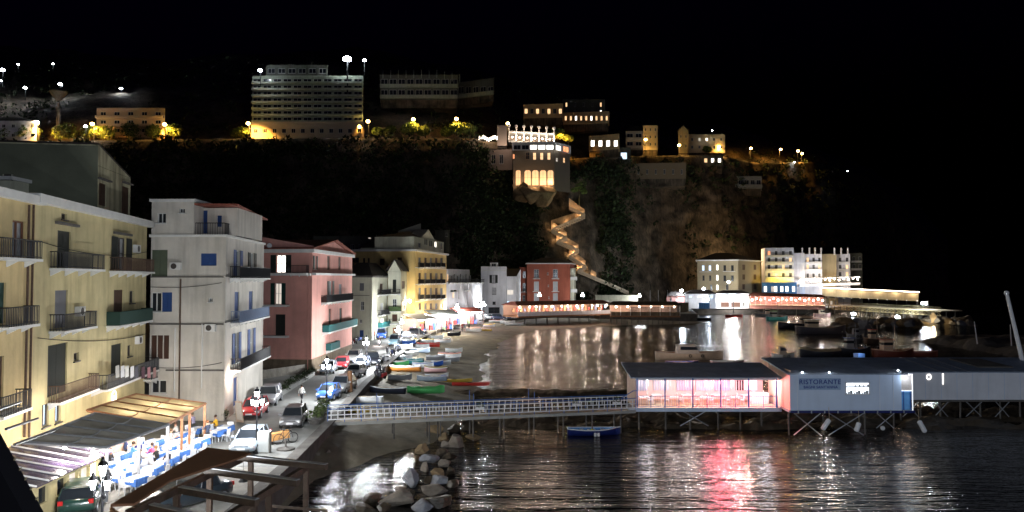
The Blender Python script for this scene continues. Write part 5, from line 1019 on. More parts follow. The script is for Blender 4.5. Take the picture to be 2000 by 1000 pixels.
ROCKS = [(852, 843, 15, 11, 'o', 'tan boulder just below the bridge'), (867, 860, 12, 9, 'o', 'small tan rock under the first boulder below the bridge'), (889, 866, 15, 18, 'b', 'tall pinkish rock highest on the right'), (870, 869, 11, 6, 'b', 'narrow ramp rock leaning on the tall pinkish one'), (824, 881, 14, 11, 'o', 'mossy ochre boulder at the sand edge'), (840, 899, 16, 10, 'g', 'pale flat grey rock in mid heap'), (830, 915, 9, 9, 'b', 'small pink rock below the pale flat one'), (865, 910, 12, 7, 'b', 'dark pink rock right of the pale flat one'), (858, 927, 14, 9, 'o', 'blocky tan rock right of centre'), (801, 941, 18, 16, 'g', 'big bluish pointed boulder'), (858, 943, 19, 9, 'g', 'low grey slab right of the bluish boulder'),
    (847, 963, 30, 13, 'b', 'longest pale slab across the heap'), (772, 980, 26, 14, 'b', 'broad slanted boulder at bottom centre'), (726, 980, 18, 13, 'd', 'wet glinting boulder furthest left'), (826, 995, 18, 14, 'g', 'grey boulder cut by the bottom edge'), (852, 985, 24, 13, 'd', 'dark boulder right at the bottom'), (780, 958, 14, 6, 'b', 'thin flat rock above the broad slanted boulder'), (860, 884, 9, 8, 'd', 'dark wedge between two pale rocks'), (814, 895, 6, 5, 'o', 'smallest stone by the sand edge'), (924, 855, 11, 6, 'o', 'low yellowish rock apart on the right'), (888, 840, 13, 8, 'd', 'dark rock under the bridge pile'), (712, 999, 22, 9, 'd', 'wet rock at the bottom edge, left'), (880, 895, 12, 9, 'd', 'dark rock on the seaward side'), (878, 922, 8, 10, 'd', 'dark upright rock on the seaward side'), (884, 946, 10, 8, 'd', 'dark low rock on the seaward side'), (815, 928, 9, 7, 'd', 'dark stone above the bluish boulder'), (838, 940, 10, 8, 'd', 'dark stone right of the bluish boulder'), (800, 966, 12, 9, 'd', 'dark stone below the bluish boulder'), (748, 996, 14, 9, 'd', 'dark stone left of the broad boulder'), (908, 832, 9, 6, 'd', 'farthest right dark stone under the bridge')]
for i, (px, py, rx, ry_, k, tx) in enumerate(ROCKS):
    p = G(px, py + ry_ * .3, .1); s = p.y / FPX; m = MB(); rockmesh(m, (p.x, p.y + rx * s * .3, .12 + ry_ * s * .45), rx * s * 1.12, rx * s * .95, ry_ * s * 1.05, i + 3, i * 1.3)
    tag(m.build('rock', {'o': rock_ochre, 'b': rock_m, 'g': rock_grey, 'd': rock_dark}[k]), tx, 'rock', 'rocks of the breakwater below the bridge')
for k, (px, py, rx) in enumerate(((618, 886, 9), (596, 893, 7), (640, 882, 5))):
    p = G(px, py, 1.0); m = MB(); rockmesh(m, p, rx * .032, .25, .12, k + 90); tag(m.build('stone', rock_m), ('flat broken slab by the quay wall', 'smaller slab nearest the wood beam', 'white scrap stone on the sand')[k], 'stone')
# far breakwater
for i in range(46):
    px = random.uniform(1630, 1900); Y = random.uniform(205, 225) + (px - 1760) * .05; p = G(px, 640 + random.uniform(-7, 5), 0); p.y = Y; p.x = colX(px, Y); m = MB(); r_ = random.uniform(.9, 1.9); rockmesh(m, p + up * random.uniform(.2, 1.2), r_ * 1.2, r_, r_ * .8, i + 120, i, 1)
    tag(m.build('breakwater_rock', (rock_ochre, rock_m, rock_grey)[i % 3]), 'rough pale rock in the far breakwater beyond the moored boats', 'rock', 'rocks of the far breakwater')
p = at(1822, 626, 222); t = thing('statue', 'pale seated statue lit warm on the breakwater end', 'statue', p - up * 2); m = MB(); rockmesh(m, p - up * 1.4, 2.2, 1.6, 1.0, 300); m.build('plinth', rock_m, t); m = MB(); rockmesh(m, p + up * .4, .9, .8, 1.6, 301); m.ball(p + up * 2.1, .45); m.build('figure', C((.6, .5, .35), .8), t, True); light(p + Vector((-2, -4, .5)), 500, (1, .8, .5), .2)
# dark foreshore on the right and its masts
hf('foreshore', 84, 150, 124, 166, lambda x, y: -1 + 2.4 * max(0, edge(x, y, 84, 150, 124, 166, 6)) + 1.2 * noise.fractal(Vector((x * .12, y * .12, 2)), 1, 2, 5), conc_dark, 1.3)
a, b_ = at(2000, 700, 75), at(1966, 572, 75); t = thing('white_spar', 'thick pale leaning spar at the right edge', 'spar', a); m = MB(); m.tube(a - up * 1, b_, .22, .16, 8); m.build('tube', paint_white, t); MB().ball(b_, .24).build('cap', paint_white, t)
a, b_ = at(1909, 672, 135), at(1903, 628, 135); tag(MB().tube(a, b_, .12, .07, 5).build('mast', paint_white), 'thin tall mast left of the leaning spar', 'mast'); a, b_ = at(1976, 680, 140), at(1973, 634, 140); tag(MB().tube(a, b_, .12, .07, 5).build('mast', paint_white), 'thin mast just behind the leaning spar', 'mast')

# ================================================ FAR STILTED RESTAURANTS
def lido(name, label, pA, pB, z0, nb, screen, lamps, roofm, dep=8):
    t = thing(name, label, 'restaurant', pA); W = Wall(pA.xy, pB.xy, z0, z0 + 4); L = W.L
    m = MB(); W.bx(m, 0, L, z0 - .4, z0, -dep, .3); m.build('deck', wood_mid, t)
    m = MB(); W.bx(m, 0, L, z0, z0 + 1.1, -.1, .1); m.build('parapet', screen, t)
    m = MB(); W.bx(m, 0, L, z0, z0 + 3.0, -dep, -dep + .2); m.build('back_wall', panel_peach, t)
    m = MB(); m.prism([W.P(-.6, z0 + 3.0, .9), W.P(L + .6, z0 + 3.0, .9), W.P(L + .6, z0 + 3.0, -dep - .5), W.P(-.6, z0 + 3.0, -dep - .5)], [W.P(.8, z0 + 4.0, -dep * .35), W.P(L - .8, z0 + 4.0, -dep * .35), W.P(L - .8, z0 + 4.0, -dep * .6), W.P(.8, z0 + 4.0, -dep * .6)]); m.build('roof', roofm, t)
    for i in range(nb + 1): m = MB(); u = .1 + (L - .2) * i / nb; m.tube(W.P(u, z0, .05), W.P(u, z0 + 3, .05), .09, n=5); m.build('post', trim_white, t)
    for i in range(nb * 2): m = MB(); u = .3 + (L - .6) * i / (nb * 2 - 1); m.tube(W.P(u, -1, .2 if i % 2 else -3), W.P(u, z0 - .4, .2 if i % 2 else -3), .1, n=5); m.build('stilt', conc_dark, t)
    for i in range(lamps):
        u = L * (i + .5) / lamps; p = W.P(u, z0 + 2.5, -1.2 + .9 * (i % 2)); m = MB(); m.ball(p, .26, 8, 5); m.build('lamp_globe', lamp_warm, t); (light(p + W.n * .6 - up * .35, 400, (1, .78, .64), .2, t) if i % 2 == 0 else None)
    return t, W
A, B = Vector((1.6, 205, 3.2)), Vector((29.5, 222, 3.2))
l1, Wl = lido('long_beach_restaurant', 'long curved red roofed restaurant glowing along the beach head', A, B, 3.2, 9, panel_grey, 12, roof_red)
for i in range(26):
    u = Wl.L * (i + .5) / 26; m = MB(); c_ = [(.6, .3, .15), (.55, .12, .1), (.7, .55, .3), (.3, .35, .55)][i % 4]; Wl.bx(m, u - .22, u + .22, 4.3, 5.2 + .3 * (i % 3), -3.5, -3.2); m.build('hanging_curtain', C(c_, .8), l1)
for x_ in (.62, .93): m = MB(); m.ball(Wl.P(Wl.L * x_, 5.4, .3), .35, 8, 6, 1.6); m.build('lit_panel', pane_cool, l1)
A, B = Vector((colX(1192, 214), 214, 3.2)), Vector((colX(1328, 212), 212, 3.2)); l2, Wl2 = lido('glazed_beach_restaurant', 'glazed dark roofed restaurant on stilts right of the long one', A, B, 3.0, 7, stone_brown, 6, roof_dark)
m = MB(); Wl2.bx(m, Wl2.L * .28, Wl2.L, 4.1, 5.6, -.05, 0); m.build('glass_screen', M('glass_lit', (.4, .35, .33), .3, var=.3, vs=2, alpha=.45), l2)
pr = bld('promenade_wall', 'long brown promenade wall with flower pots behind the beach restaurants', [tuple(at(1160, 600, 236).xy), tuple(at(1345, 600, 262).xy), tuple(at(1345, 600, 268).xy), tuple(at(1160, 600, 242).xy)], 0, at(1250, 594, 248).z, stone_brown, {}, cat='wall')

# ================================================ MARKET STALLS AND RESTAURANTS BY THE PALAZZO
def stall(name, label, x0, x1, Y, yt, h, roofm, cat='stall', wallm=None, n=4, P=260):
    p, q = Vector((colX(x0, Y), Y, 2)), Vector((colX(x1, Y), Y + 4, 2)); t = thing(name, label, cat, p); W = Wall(p.xy, q.xy, 2, 2 + h)
    m = MB(); m.poly_ext([W.P(-.3, 2 + h, 1), W.P(W.L + .3, 2 + h, 1), W.P(W.L + .3, 2 + h + .9, -4), W.P(-.3, 2 + h + .9, -4)], (0, 0, .1)); m.build('roof', roofm, t)
    m = MB(); W.bx(m, 0, W.L, 2, 2 + h, -4, -3.85); m.build('back_wall', wallm or panel_peach, t)
    for i in range(n): m = MB(); u = W.L * i / (n - 1); m.tube(W.P(u, 2, .9), W.P(u, 2 + h, .9), .06, n=5); m.build('post', trim_white, t)
    for i in range(n - 1): light(W.P(W.L * (i + .5) / (n - 1), 2 + h - .5, -.6), P, (1, .88, .88), .2, t); m = MB(); m.cbox(W.P(W.L * (i + .5) / (n - 1), 2 + h - .15, .2), (1.3, .2, .15)); m.build('tube_lamp', lamp_on, t)
    for i in range(7): m = MB(); u = W.L * (i + .5) / 7; W.bx(m, u - .35, u + .35, 2, 3.0 + .5 * (i % 3), -2.6, -2.2); m.build('shelf', C([(.6, .1, .1), (.1, .2, .6), (.7, .6, .5), (.65, .4, .5), (.2, .4, .2)][i % 5], .6), t)
    return t
stall('lit_cafe', 'small white glowing cafe canopy at the foot of the palazzo', 813, 843, 152, 617, 3.2, paint_white, n=3)
stall('slate_canopy_stall', 'bright stall under a dark slanted canopy right of the cafe', 850, 893, 166, 611, 3.4, roof_slate, wallm=cloth_white, n=4, P=330)
stall('red_canopy_stall', 'pink lit stall under a long red awning', 895, 940, 186, 613, 3.2, C((.6, .12, .08), .8), wallm=C((.7, .5, .6), .8), n=5, P=330)

# ================================================ AWNINGS AND THE TERRACE RESTAURANT
def awning(name, label, q, fr, posts, thick=.12, mt=awning_m, lights=()):
    t = thing(name, label, 'awning', q[0]); a, b_, c_, d = q      # a,b wall side; c,d street side (same order)
    nu, nv_ = 32, 10; m = MB(); sg = lambda u, v: lerp(lerp(a, b_, u), lerp(d, c_, u), v) - up * (.13 * abs(math.sin(u * math.pi * 4)) * math.sin(math.pi * min(1, v + .05)) + .01)
    m.add([sg(i / nu, j / nv_) for j in range(nv_ + 1) for i in range(nu + 1)], [(j * (nu + 1) + i, j * (nu + 1) + i + 1, (j + 1) * (nu + 1) + i + 1, (j + 1) * (nu + 1) + i) for j in range(nv_) for i in range(nu)]); m.build('fabric', mt, t, True)
    for k in range(1, 4): m = MB(); m.path([sg(k / 4, q / 6) + up * .03 for q in range(7)], .045, 4); m.build('seam_batten', fr, t)
    m = MB(); m.path([sg(q / 12, .5) + up * .05 for q in range(13)], .035, 4); m.build('cross_batten', fr, t)
    for e0, e1 in ((a, b_), (b_, c_), (c_, d), (d, a)): m = MB(); m.tube(e0 - up * .05, e1 - up * .05, .09, n=4); m.build('frame', fr, t)
    for k in range(1, 4): m = MB(); m.tube(lerp(a, b_, k / 4) - up * .1, lerp(d, c_, k / 4) - up * .1, .05, n=4); m.build('rafter', fr, t)
    for k in posts: p = lerp(d, c_, k) - up * .1; MB().cbox((p.x, p.y, (p.z + 2) / 2), (.14, .14, p.z - 2), .2).build('post', fr, t)
    for k, j in lights:
        p = lerp(lerp(a, b_, k), lerp(d, c_, k), j) - up * .75; light(p, 190, (1, .9, .82), .15, t); MB().ball(p + up * .22, .09).build('bulb', lamp_on, t)
    return t
awning('brown_awning', 'yellowish fabric awning on wooden posts by the corner house', [G(170, 800, 6.0), G(265, 769, 6.1), G(402, 787, 4.9), G(326, 828, 4.9)], wood_mid, (.02, .35, .55, .97), lights=[(.3, .3), (.7, .4), (.35, .75), (.8, .75)])
awn2 = M('awning_grey', (.3, .29, .25), .85, var=.2, vs=1, bump=.3, bs=1.5)
awning('grey_awning', 'grey framed awning over the white tables', [G(45, 862, 5.9), G(185, 806, 5.9), G(330, 828, 4.95), G(205, 873, 4.85)], steel, (.03, .5, .98), mt=awn2, lights=[(.2, .3), (.7, .3), (.15, .7), (.5, .7), (.85, .75)])
m = MB(); a, b_ = Vector((-25.2, 40.5, 2)), Vector((-25.0, 50, 2)); m.par(a, b_ - a, (.1, 0, 0), up * 2.4); tag(m.build('canvas_screen', panel_peach), 'peach canvas screen behind the white tables', 'screen')
# kiosk with slatted roof at the lower left
kx = [G(48, 915, 4.5), G(118, 876, 4.9), G(200, 874, 4.5), G(55, 935, 4.0)]
t = thing('yellow_kiosk', 'small yellow kiosk with a slatted dark glass roof at lower left', 'kiosk', (kx[0].x, kx[0].y, 2))
P_ = [G(60, 945, 4.1), G(195, 885, 4.1)]; W = Wall(P_[0].xy, P_[1].xy, 2, 4.0); m = MB(); W.holes = [(W.L * f_, 2.9, W.L * (f_ + .13), 3.7) for f_ in (.1, .35, .52, .7, .85)]; W.mesh(m, .2); m.build('wall', plaster_yellow, t)
for i, h in enumerate(W.holes): m = MB(); W.bx(m, h[0], h[2], h[1], h[3], -.2, -.15); m.build('window', (glass_dark, glass_dark, pane_soft, pane_soft, pane_white)[i], t)
m = MB(); W.bx(m, 0, W.L, 2, 3.9, -4, -3.9); W.bx(m, 0, .1, 2, 3.9, -3.9, -.21); m.build('back_wall', plaster_yellow, t)
r0, r1, r2, r3 = W.P(-.4, 4.0, .5), W.P(W.L + .3, 4.05, .5), W.P(W.L + .3, 4.9, -4.2), W.P(-.4, 4.9, -4.2)
m = MB(); m.poly_ext([r0, r1, r2, r3], (0, 0, .05)); m.build('roof', C((.03, .02, .05), .25), t)
for k in range(8): m = MB(); m.tube(lerp(r0, r1, k / 7) + up * .08, lerp(r3, r2, k / 7) + up * .08, .055, n=4); m.build('roof_bar', paint_white, t)
light(W.P(W.L * .5, 3.6, -1.5), 60, (1, .85, .7), .1, t); light(W.P(W.L * .3, 4.0, 1.0) + up * .5, 30, (1, .9, .7), .1, t)
shrub(G(178, 925, 2.6), .9, 'leafy potted bush at the kiosk corner beside the nearest lamp', None, n=500, size=.08)

# ---- tables, chairs
def mk_table():
    t = thing('table', '', 'table', world=False); MB().cbox((0, 0, .73), (.85, .85, .03)).build('tabletop', plastic_white, t)
    for x in (-.36, .36):
        for y in (-.36, .36): MB().tube((x, y, 0), (x, y, .72), .025, n=5).build('leg', plastic_white, t)
    return t
def mk_cloth():
    m = MB(); n_ = 40; v = []; 
    for rr_, z in ((.46, .755), (.48, .60), (.5, .42)):
        for i in range(n_):
            a = 2 * math.pi * i / n_; c_, s_ = math.cos(a), math.sin(a); k = rr_ / max(abs(c_), abs(s_)) * (1 + (.05 * math.sin(a * 12) if z < .7 else 0)); v.append((c_ * k, s_ * k, z - (.05 * abs(math.sin(2 * a)) if z < .5 else 0)))
    f = [(r_ * n_ + i, r_ * n_ + (i + 1) % n_, (r_ + 1) * n_ + (i + 1) % n_, (r_ + 1) * n_ + i) for r_ in range(2) for i in range(n_)]; f.append(tuple(range(n_ - 1, -1, -1))); m.add(v, f)
    m.k = 1; m.add([(-.33, -.46, .762), (.33, -.46, .762), (.33, .46, .762), (-.33, .46, .762)], [(0, 1, 2, 3)])
    m.add([(-.33, -.47, .76), (.33, -.47, .76), (.33, -.495, .6), (-.33, -.495, .6)], [(0, 1, 2, 3)])
    return m.build('tablecloth', [cloth_blue, cloth_white])
def mk_chair():
    t = thing('chair', '', 'chair', world=False); MB().cbox((0, 0, .44), (.44, .42, .04)).build('seat', plastic_white, t)
    m = MB(); m.cbox((0, .21, .68), (.44, .035, .42), rx=-.15); m.build('backrest', plastic_white, t)
    for x in (-.18, .18):
        for y in (-.17, .17): MB().tube((x, y, .43), (x * 1.2, y * 1.25, 0), .02, n=4).build('leg', plastic_white, t)
    return t
TB = [(242, 911), (232, 925), (265, 932), (297, 912), (307, 885), (328, 894), (352, 880), (370, 868), (391, 858), (386, 835), (349, 860), (424, 840), (441, 832), (334, 870), (235, 886), (255, 899), (282, 872), (300, 860), (355, 845), (215, 905)]
wh_ = ['at the front left by the nearest lamp', 'half hidden by the lamp lanterns', 'at the very front of the terrace', 'behind the grey coated diner', 'under the grey awning edge', 'right of the awning post', 'in the kerb row, fourth from the right', 'in the kerb row, third from the right', 'in the kerb row beside the waiter', 'under the brown awning near its post', 'between the two awnings', 'on the open street left of the waiter', 'farthest right on the open street', 'behind the kerb row', 'deep left under the grey awning', 'in the second row from the front', 'deep under the grey awning, middle', 'deepest under the grey awning', 'deep under the brown awning', 'left of the lamp by the kiosk']
CT = []
for i, (px, py) in enumerate(TB):
    p = G(px, py, 2.75); p.z = 2.0; a = random.uniform(-.2, .2) - .17
    place('table', mk_table, p, a, 'square white table under blue and white cloth ' + wh_[i], 'terrace dining tables')
    o = place('cloth', mk_cloth, p, a); o['label'] = 'blue cloth with white topper on the table ' + wh_[i]; o['category'] = 'tablecloth'; o['group'] = 'blue and white tablecloths'
    for s in range(4):
        if (s + i) % 4 == 3 and i > 3: continue
        b_ = a + s * math.pi / 2; q = p + Vector((-math.sin(b_), math.cos(b_), 0)) * random.uniform(.68, .85); CT.append((i, s, q, b_))
        place('chair', mk_chair, q, b_ + random.uniform(-.15, .15), 'white chair, %s side of table %s' % (('far', 'left', 'near', 'right')[s], wh_[i]), 'white terrace chairs')
for i in range(8):
    x = 11.9 + 1.38 * i; y = 67.6 + (i % 2) * 1.1
    place('table', mk_table, (x, y, 2.13), .1, 'white table inside the open stilt restaurant behind the blue railing', 'tables inside the stilt restaurant')
    for s in (-1, 1): place('chair', mk_chair, (x + s * .62, y, 2.13), -s * 1.57, 'white chair inside the open stilt restaurant behind the blue railing', 'chairs inside the stilt restaurant', swap=None)

# ---- pergola in the foreground
pg = thing('pergola', 'dark wooden pergola with a copper brown sheet on top in the foreground', 'pergola', (-14, 30, 2))
def pt(px, py, z=6.0): return G(px, py, z)
m = MB(); m.poly_ext([pt(216, 990), pt(405, 877), pt(490, 888), pt(452, 903), pt(332, 942), pt(262, 988)], (0, 0, .08)); m.build('brown_sheet', C((.2, .09, .045), .75), pg)
m = MB(); a, b_ = pt(214, 991), pt(330, 1075); m.par(a - up * .45, b_ - a, (.0, .12, 0), up * .44); m.build('fascia', wood_mid, pg)
def beam(a, b_, w_=.2, h=.22, mt=wood_dark, nm='beam', cap=True):
    d = (b_ - a).normalized(); s_ = Vector((d.y, -d.x, 0)) * w_; m = MB(); m.par(a - s_ / 2 - up * h, b_ - a, s_, up * h); m.build(nm, mt, pg)
    if cap: m = MB(); m.par(a - s_ * .55 + up * .004, b_ - a, s_ * 1.1, up * .03); m.build('metal_cap', steel, pg)
for a, b_ in (((450, 887), (638, 907)), ((402, 913), (582, 938)), ((352, 951), (502, 976)), ((296, 985), (430, 1015))): beam(pt(*a), pt(*b_))
beam(pt(600, 906, 5.75), pt(400, 1030, 5.75), .2, .25, cap=False); beam(pt(470, 892, 5.75), pt(250, 996, 5.75), .2, .25, cap=False)
for px, py in ((598, 912), (525, 958), (410, 918), (345, 955), (490, 900), (496, 978)): p = pt(px, py, 5.5); zb_ = 2.0 if p.x < -13.5 else -1; MB().cbox((p.x, p.y, (5.5 + zb_) / 2), (.2, .2, 5.5 - zb_)).build('post', wood_dark, pg)
m = MB(); a, b_ = pt(537, 1000, 4.6), pt(596, 975, 4.6)
beam(pt(520, 985, 4.4), pt(640, 995, 4.4), .06, .1, nm='rail', cap=False)
dk = MB(); dk.box(-19.5, -14.1, 28, 45.5, 2.01, 2.09); struct('timber_deck', dk, M('deck_boards', (.42, .41, .38), .8, var=.2, vs=2, wave=('Y', 3, 0)))
for k, (px, py) in enumerate(((345, 962), (475, 935))):
    p = at(px, py, 33 if k else 31); t = thing('bell_lamp', ('left', 'right')[k] + ' black bell shaped pendant lamp hanging under the pergola', 'pendant lamp', p); MB().lathe([(.03, .25), (.06, .2), (.12, .0), (.22, -.12), (.2, -.12), (.02, .0)], p, 10, False).build('shade', iron, t); MB().tube(p + up * .25, (p.x, p.y, 5.8), .01, n=3).build('cord', iron, t)
p = Vector((-15.6, 34.0, 2.09)); t = thing('bench', 'black slatted metal bench on the deck under the pergola', 'bench', p)
MB().cbox(p + up * .43, (.5, 1.5, .05)).build('seat', iron, t); MB().cbox(p + Vector((.27, 0, .75)), (.05, 1.5, .5)).build('backrest', iron, t)
for y in (-.65, .65): MB().box(p.x - .22, p.x + .22, p.y + y - .03, p.y + y + .03, 2.09, 2.5).build('leg', iron, t)
# dark stair parapet at the lower left
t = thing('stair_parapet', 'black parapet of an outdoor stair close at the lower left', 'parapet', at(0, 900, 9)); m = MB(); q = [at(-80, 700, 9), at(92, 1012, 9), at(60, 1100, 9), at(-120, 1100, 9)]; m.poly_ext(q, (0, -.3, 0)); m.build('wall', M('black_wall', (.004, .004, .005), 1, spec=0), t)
for k in range(5): p = lerp(at(-30, 790, 8.99), at(88, 1004, 8.99), .5 + k * .09); m = MB(); m.cbox(p, (.012, .03, .035), ry=.5); m.build('edge_glint', C((.12, .1, .06), .6), t)  # tan boxes stand in for dull reflections along the parapet edge
for y0, a, b_ in ((0, (12, 838), (74, 817)), (1, (28, 868), (108, 840)), (2, (-5, 800), (40, 785))): m = MB(); m.tube(at(*a, 9.2), at(*b_, 12), .02, n=5); m.build('handrail', iron, t)
# ================================================ BOATS
def sandh(x, y):
    q, s_ = interp(QUAY, y), interp(SHORE, y) + .5 * math.sin(y * .31) + .3 * math.sin(y * .83 + 1)
    if x < q: return 2.0
    t = (x - q) / max(.5, s_ - q); return lerp(min(1.35, .25 + (s_ - q) * .3), 0, min(1.0, t) ** 1.15)
def hullpts(L, B, H, t, fine=.5, full=.35, sheer=.18):
    b = B / 2 * max(.02, (1 - abs(2 * t - 1 + .12) ** 2.6)) if t < .98 else .01
    if t < .06: b = B / 2 * full + B / 2 * (1 - full) * 0 + B / 2 * (.6 * t / .06) * 0 + b * .6
    s = H * (1 + sheer * (2 * t - 1) ** 2 * (1.6 if t > .5 else .7)); k = H * .5 * max(0, t - .82) ** 2 / .032 * .55
    return b, s, k
def mk_boat(name, label, cat, L, B, H, hull, inner, rim, style='open', group=None, extra=None):
    t = thing(name, label, cat, world=False, group=group); N = 18; outer = []; ins = []; rows = []
    for i in range(N + 1):
        u = i / N; b, s, k = hullpts(L, B, H, u); x = (u - .5) * L
        rows.append((x, b, s, k))
    m = MB(); sec = [(1, 1), (.99, .8), (.9, .5), (.62, .2), (.12, 0)]
    def ring(x, b, s, k, sh=0): 
        r_ = [(x, max(.004, b * p - sh), k + (s - k) * z + sh * .6) for p, z in sec]; return r_ + [(x, -y, z) for x, y, z in r_[::-1]]
    v = sum([ring(*r) for r in rows], []); n_ = 10
    f = [(i * n_ + j, (i + 1) * n_ + j, (i + 1) * n_ + j + 1, i * n_ + j + 1) for i in range(N) for j in range(n_ - 1)] + [tuple(range(n_))]
    m.add(v, f); m.build('hull', hull, t, True)
    m = MB()
    for sgn in (1, -1): m.path([Vector((x, sgn * b, s)) for x, b, s, k in rows], .035 + .006 * L / 4, 5)
    m.tube((rows[0][0], rows[0][1], rows[0][2]), (rows[0][0], -rows[0][1], rows[0][2]), .04, n=5); m.build('gunwale', rim, t)
    if style in ('open', 'cabin', 'wheel'):
        m = MB(); fl = H * .45; v = []
        for x, b, s, k in rows: bb = max(.004, b * .93 - .02); v += [(x, bb, s - .01), (x, bb * .82, max(fl, k + .05)), (x, -bb * .82, max(fl, k + .05)), (x, -bb, s - .01)]
        m.add(v, [(i * 4 + j, i * 4 + j + 1, (i + 1) * 4 + j + 1, (i + 1) * 4 + j) for i in range(N) for j in range(3)]); m.build('inside', inner, t)
        for q in (.28, .5, .7):
            x, b, s, k = rows[int(q * N)]
            if style == 'open': MB().cbox((x, 0, s * .82), (.22 + .02 * L, b * 1.75, .04)).build('thwart', rim, t)
    else:
        m = MB(); v = []
        for x, b, s, k in rows: c_ = (.30 if style == 'tarp' else .07) * H * (1 + .25 * math.sin(x * 5)); v += [(x, b * 1.01, s + .02), (x, b * .5, s + c_ * .8), (x, 0, s + c_), (x, -b * .5, s + c_ * .8), (x, -b * 1.01, s + .02)]
        m.add(v, [(i * 5 + j, i * 5 + j + 1, (i + 1) * 5 + j + 1, (i + 1) * 5 + j) for i in range(N) for j in range(4)]); m.build('cover' if style == 'tarp' else 'deck', inner, t, True)
        if style == 'kayak': m = MB(); m.lathe([(.3, 0), (.34, .05), (.28, .05)], (-.1, 0, H * 1.05), 12, False); m.build('cockpit_rim', rubber, t)
    if style == 'cabin':
        m = MB(); z = H * .95; m.prism([(-L * .2, -B * .3, z), (L * .14, -B * .3, z), (L * .14, B * .3, z), (-L * .2, B * .3, z)], [(-L * .18, -B * .26, z + 1.35), (L * .07, -B * .26, z + 1.25), (L * .07, B * .26, z + 1.25), (-L * .18, B * .26, z + 1.35)]); c_ = m.build('cabin', rim, t)
        m = MB(); m.prism([(-L * .15, -B * .3 - .01, z + .62), (L * .11, -B * .3 - .01, z + .62), (L * .11, B * .3 + .01, z + .62), (-L * .15, B * .3 + .01, z + .62)], [(-L * .15, -B * .27 - .01, z + 1.18), (L * .09, -B * .27 - .01, z + 1.12), (L * .09, B * .27 + .01, z + 1.12), (-L * .15, B * .27 + .01, z + 1.18)]); m.build('window_band', glass_dark, c_)
        m = MB(); m.box(-L * .2, L * .09, -B * .32, B * .32, z + 1.36, z + 1.43); m.build('cabin_roof', rim, c_)
        for x in (-L * .02, L * .16): m = MB(); m.lathe([(.16, -.09), (.26, -.09), (.26, .09), (.16, .09)], (0, 0, 0), 12, False); o = m.build('tyre_fender', rubber, t); o.rotation_euler = (R(90), 0, 0); b = B / 2 * .97; o.location = (x, -b - .08, H * .75)
    if style == 'wheel':
        z = H * .9; m = MB(); m.box(-L * .3, -L * .08, -B * .26, B * .26, z, z + 2.0); c_ = m.build('wheelhouse', rim, t); MB().box(-L * .305, -L * .075, -B * .27, B * .27, z + 1.1, z + 1.6).build('window_band', glass_dark, c_)
        MB().box(-L * .33, -L * .04, -B * .32, B * .32, z + 2.0, z + 2.1).build('roof', inner, c_)
        MB().tube((L * .05, 0, z - .3), (L * .02, 0, z + 4.6), .07, .04, 6).build('mast', rim, t); MB().tube((L * .05, 0, z + .8), (-L * .3, 0, z + 3.2), .04, n=5).build('boom', rim, t)
        m = MB(); m.cbox((L * .22, 0, z + .1), (L * .16, B * .5, .5)); m.cbox((-L * .4, .1, z + .1), (L * .1, B * .4, .4)); m.build('net_crates', C((.25, .12, .06), .8), t)
        m = MB()
        for s_ in (-1, 1): m.path([Vector((x, s_ * b * .97, s + .55)) for x, b, s, k in rows[3:16]], .025, 4)
        for x, b, s, k in rows[3:16:2]: m.tube((x, b * .97, s), (x, b * .97, s + .55), .02, n=4); m.tube((x, -b * .97, s), (x, -b * .97, s + .55), .02, n=4)
        m.build('rail', steel, t)
    if extra: extra(t, L, B, H)
    return t
W1, W2_, W3 = C((.74, .76, .78), .4), C((.42, .52, .66), .5), C((.6, .62, .6), .5)
BL, RD, YL, GR, OR, TL, BK, GY, PK = C((.03, .1, .4), .4), C((.55, .04, .03), .45), C((.6, .42, .06), .45), C((.08, .4, .12), .5), C((.65, .25, .05), .5), C((.04, .25, .28), .6), C((.015, .018, .03), .4), C((.25, .26, .28), .6), C((.5, .3, .3), .6)
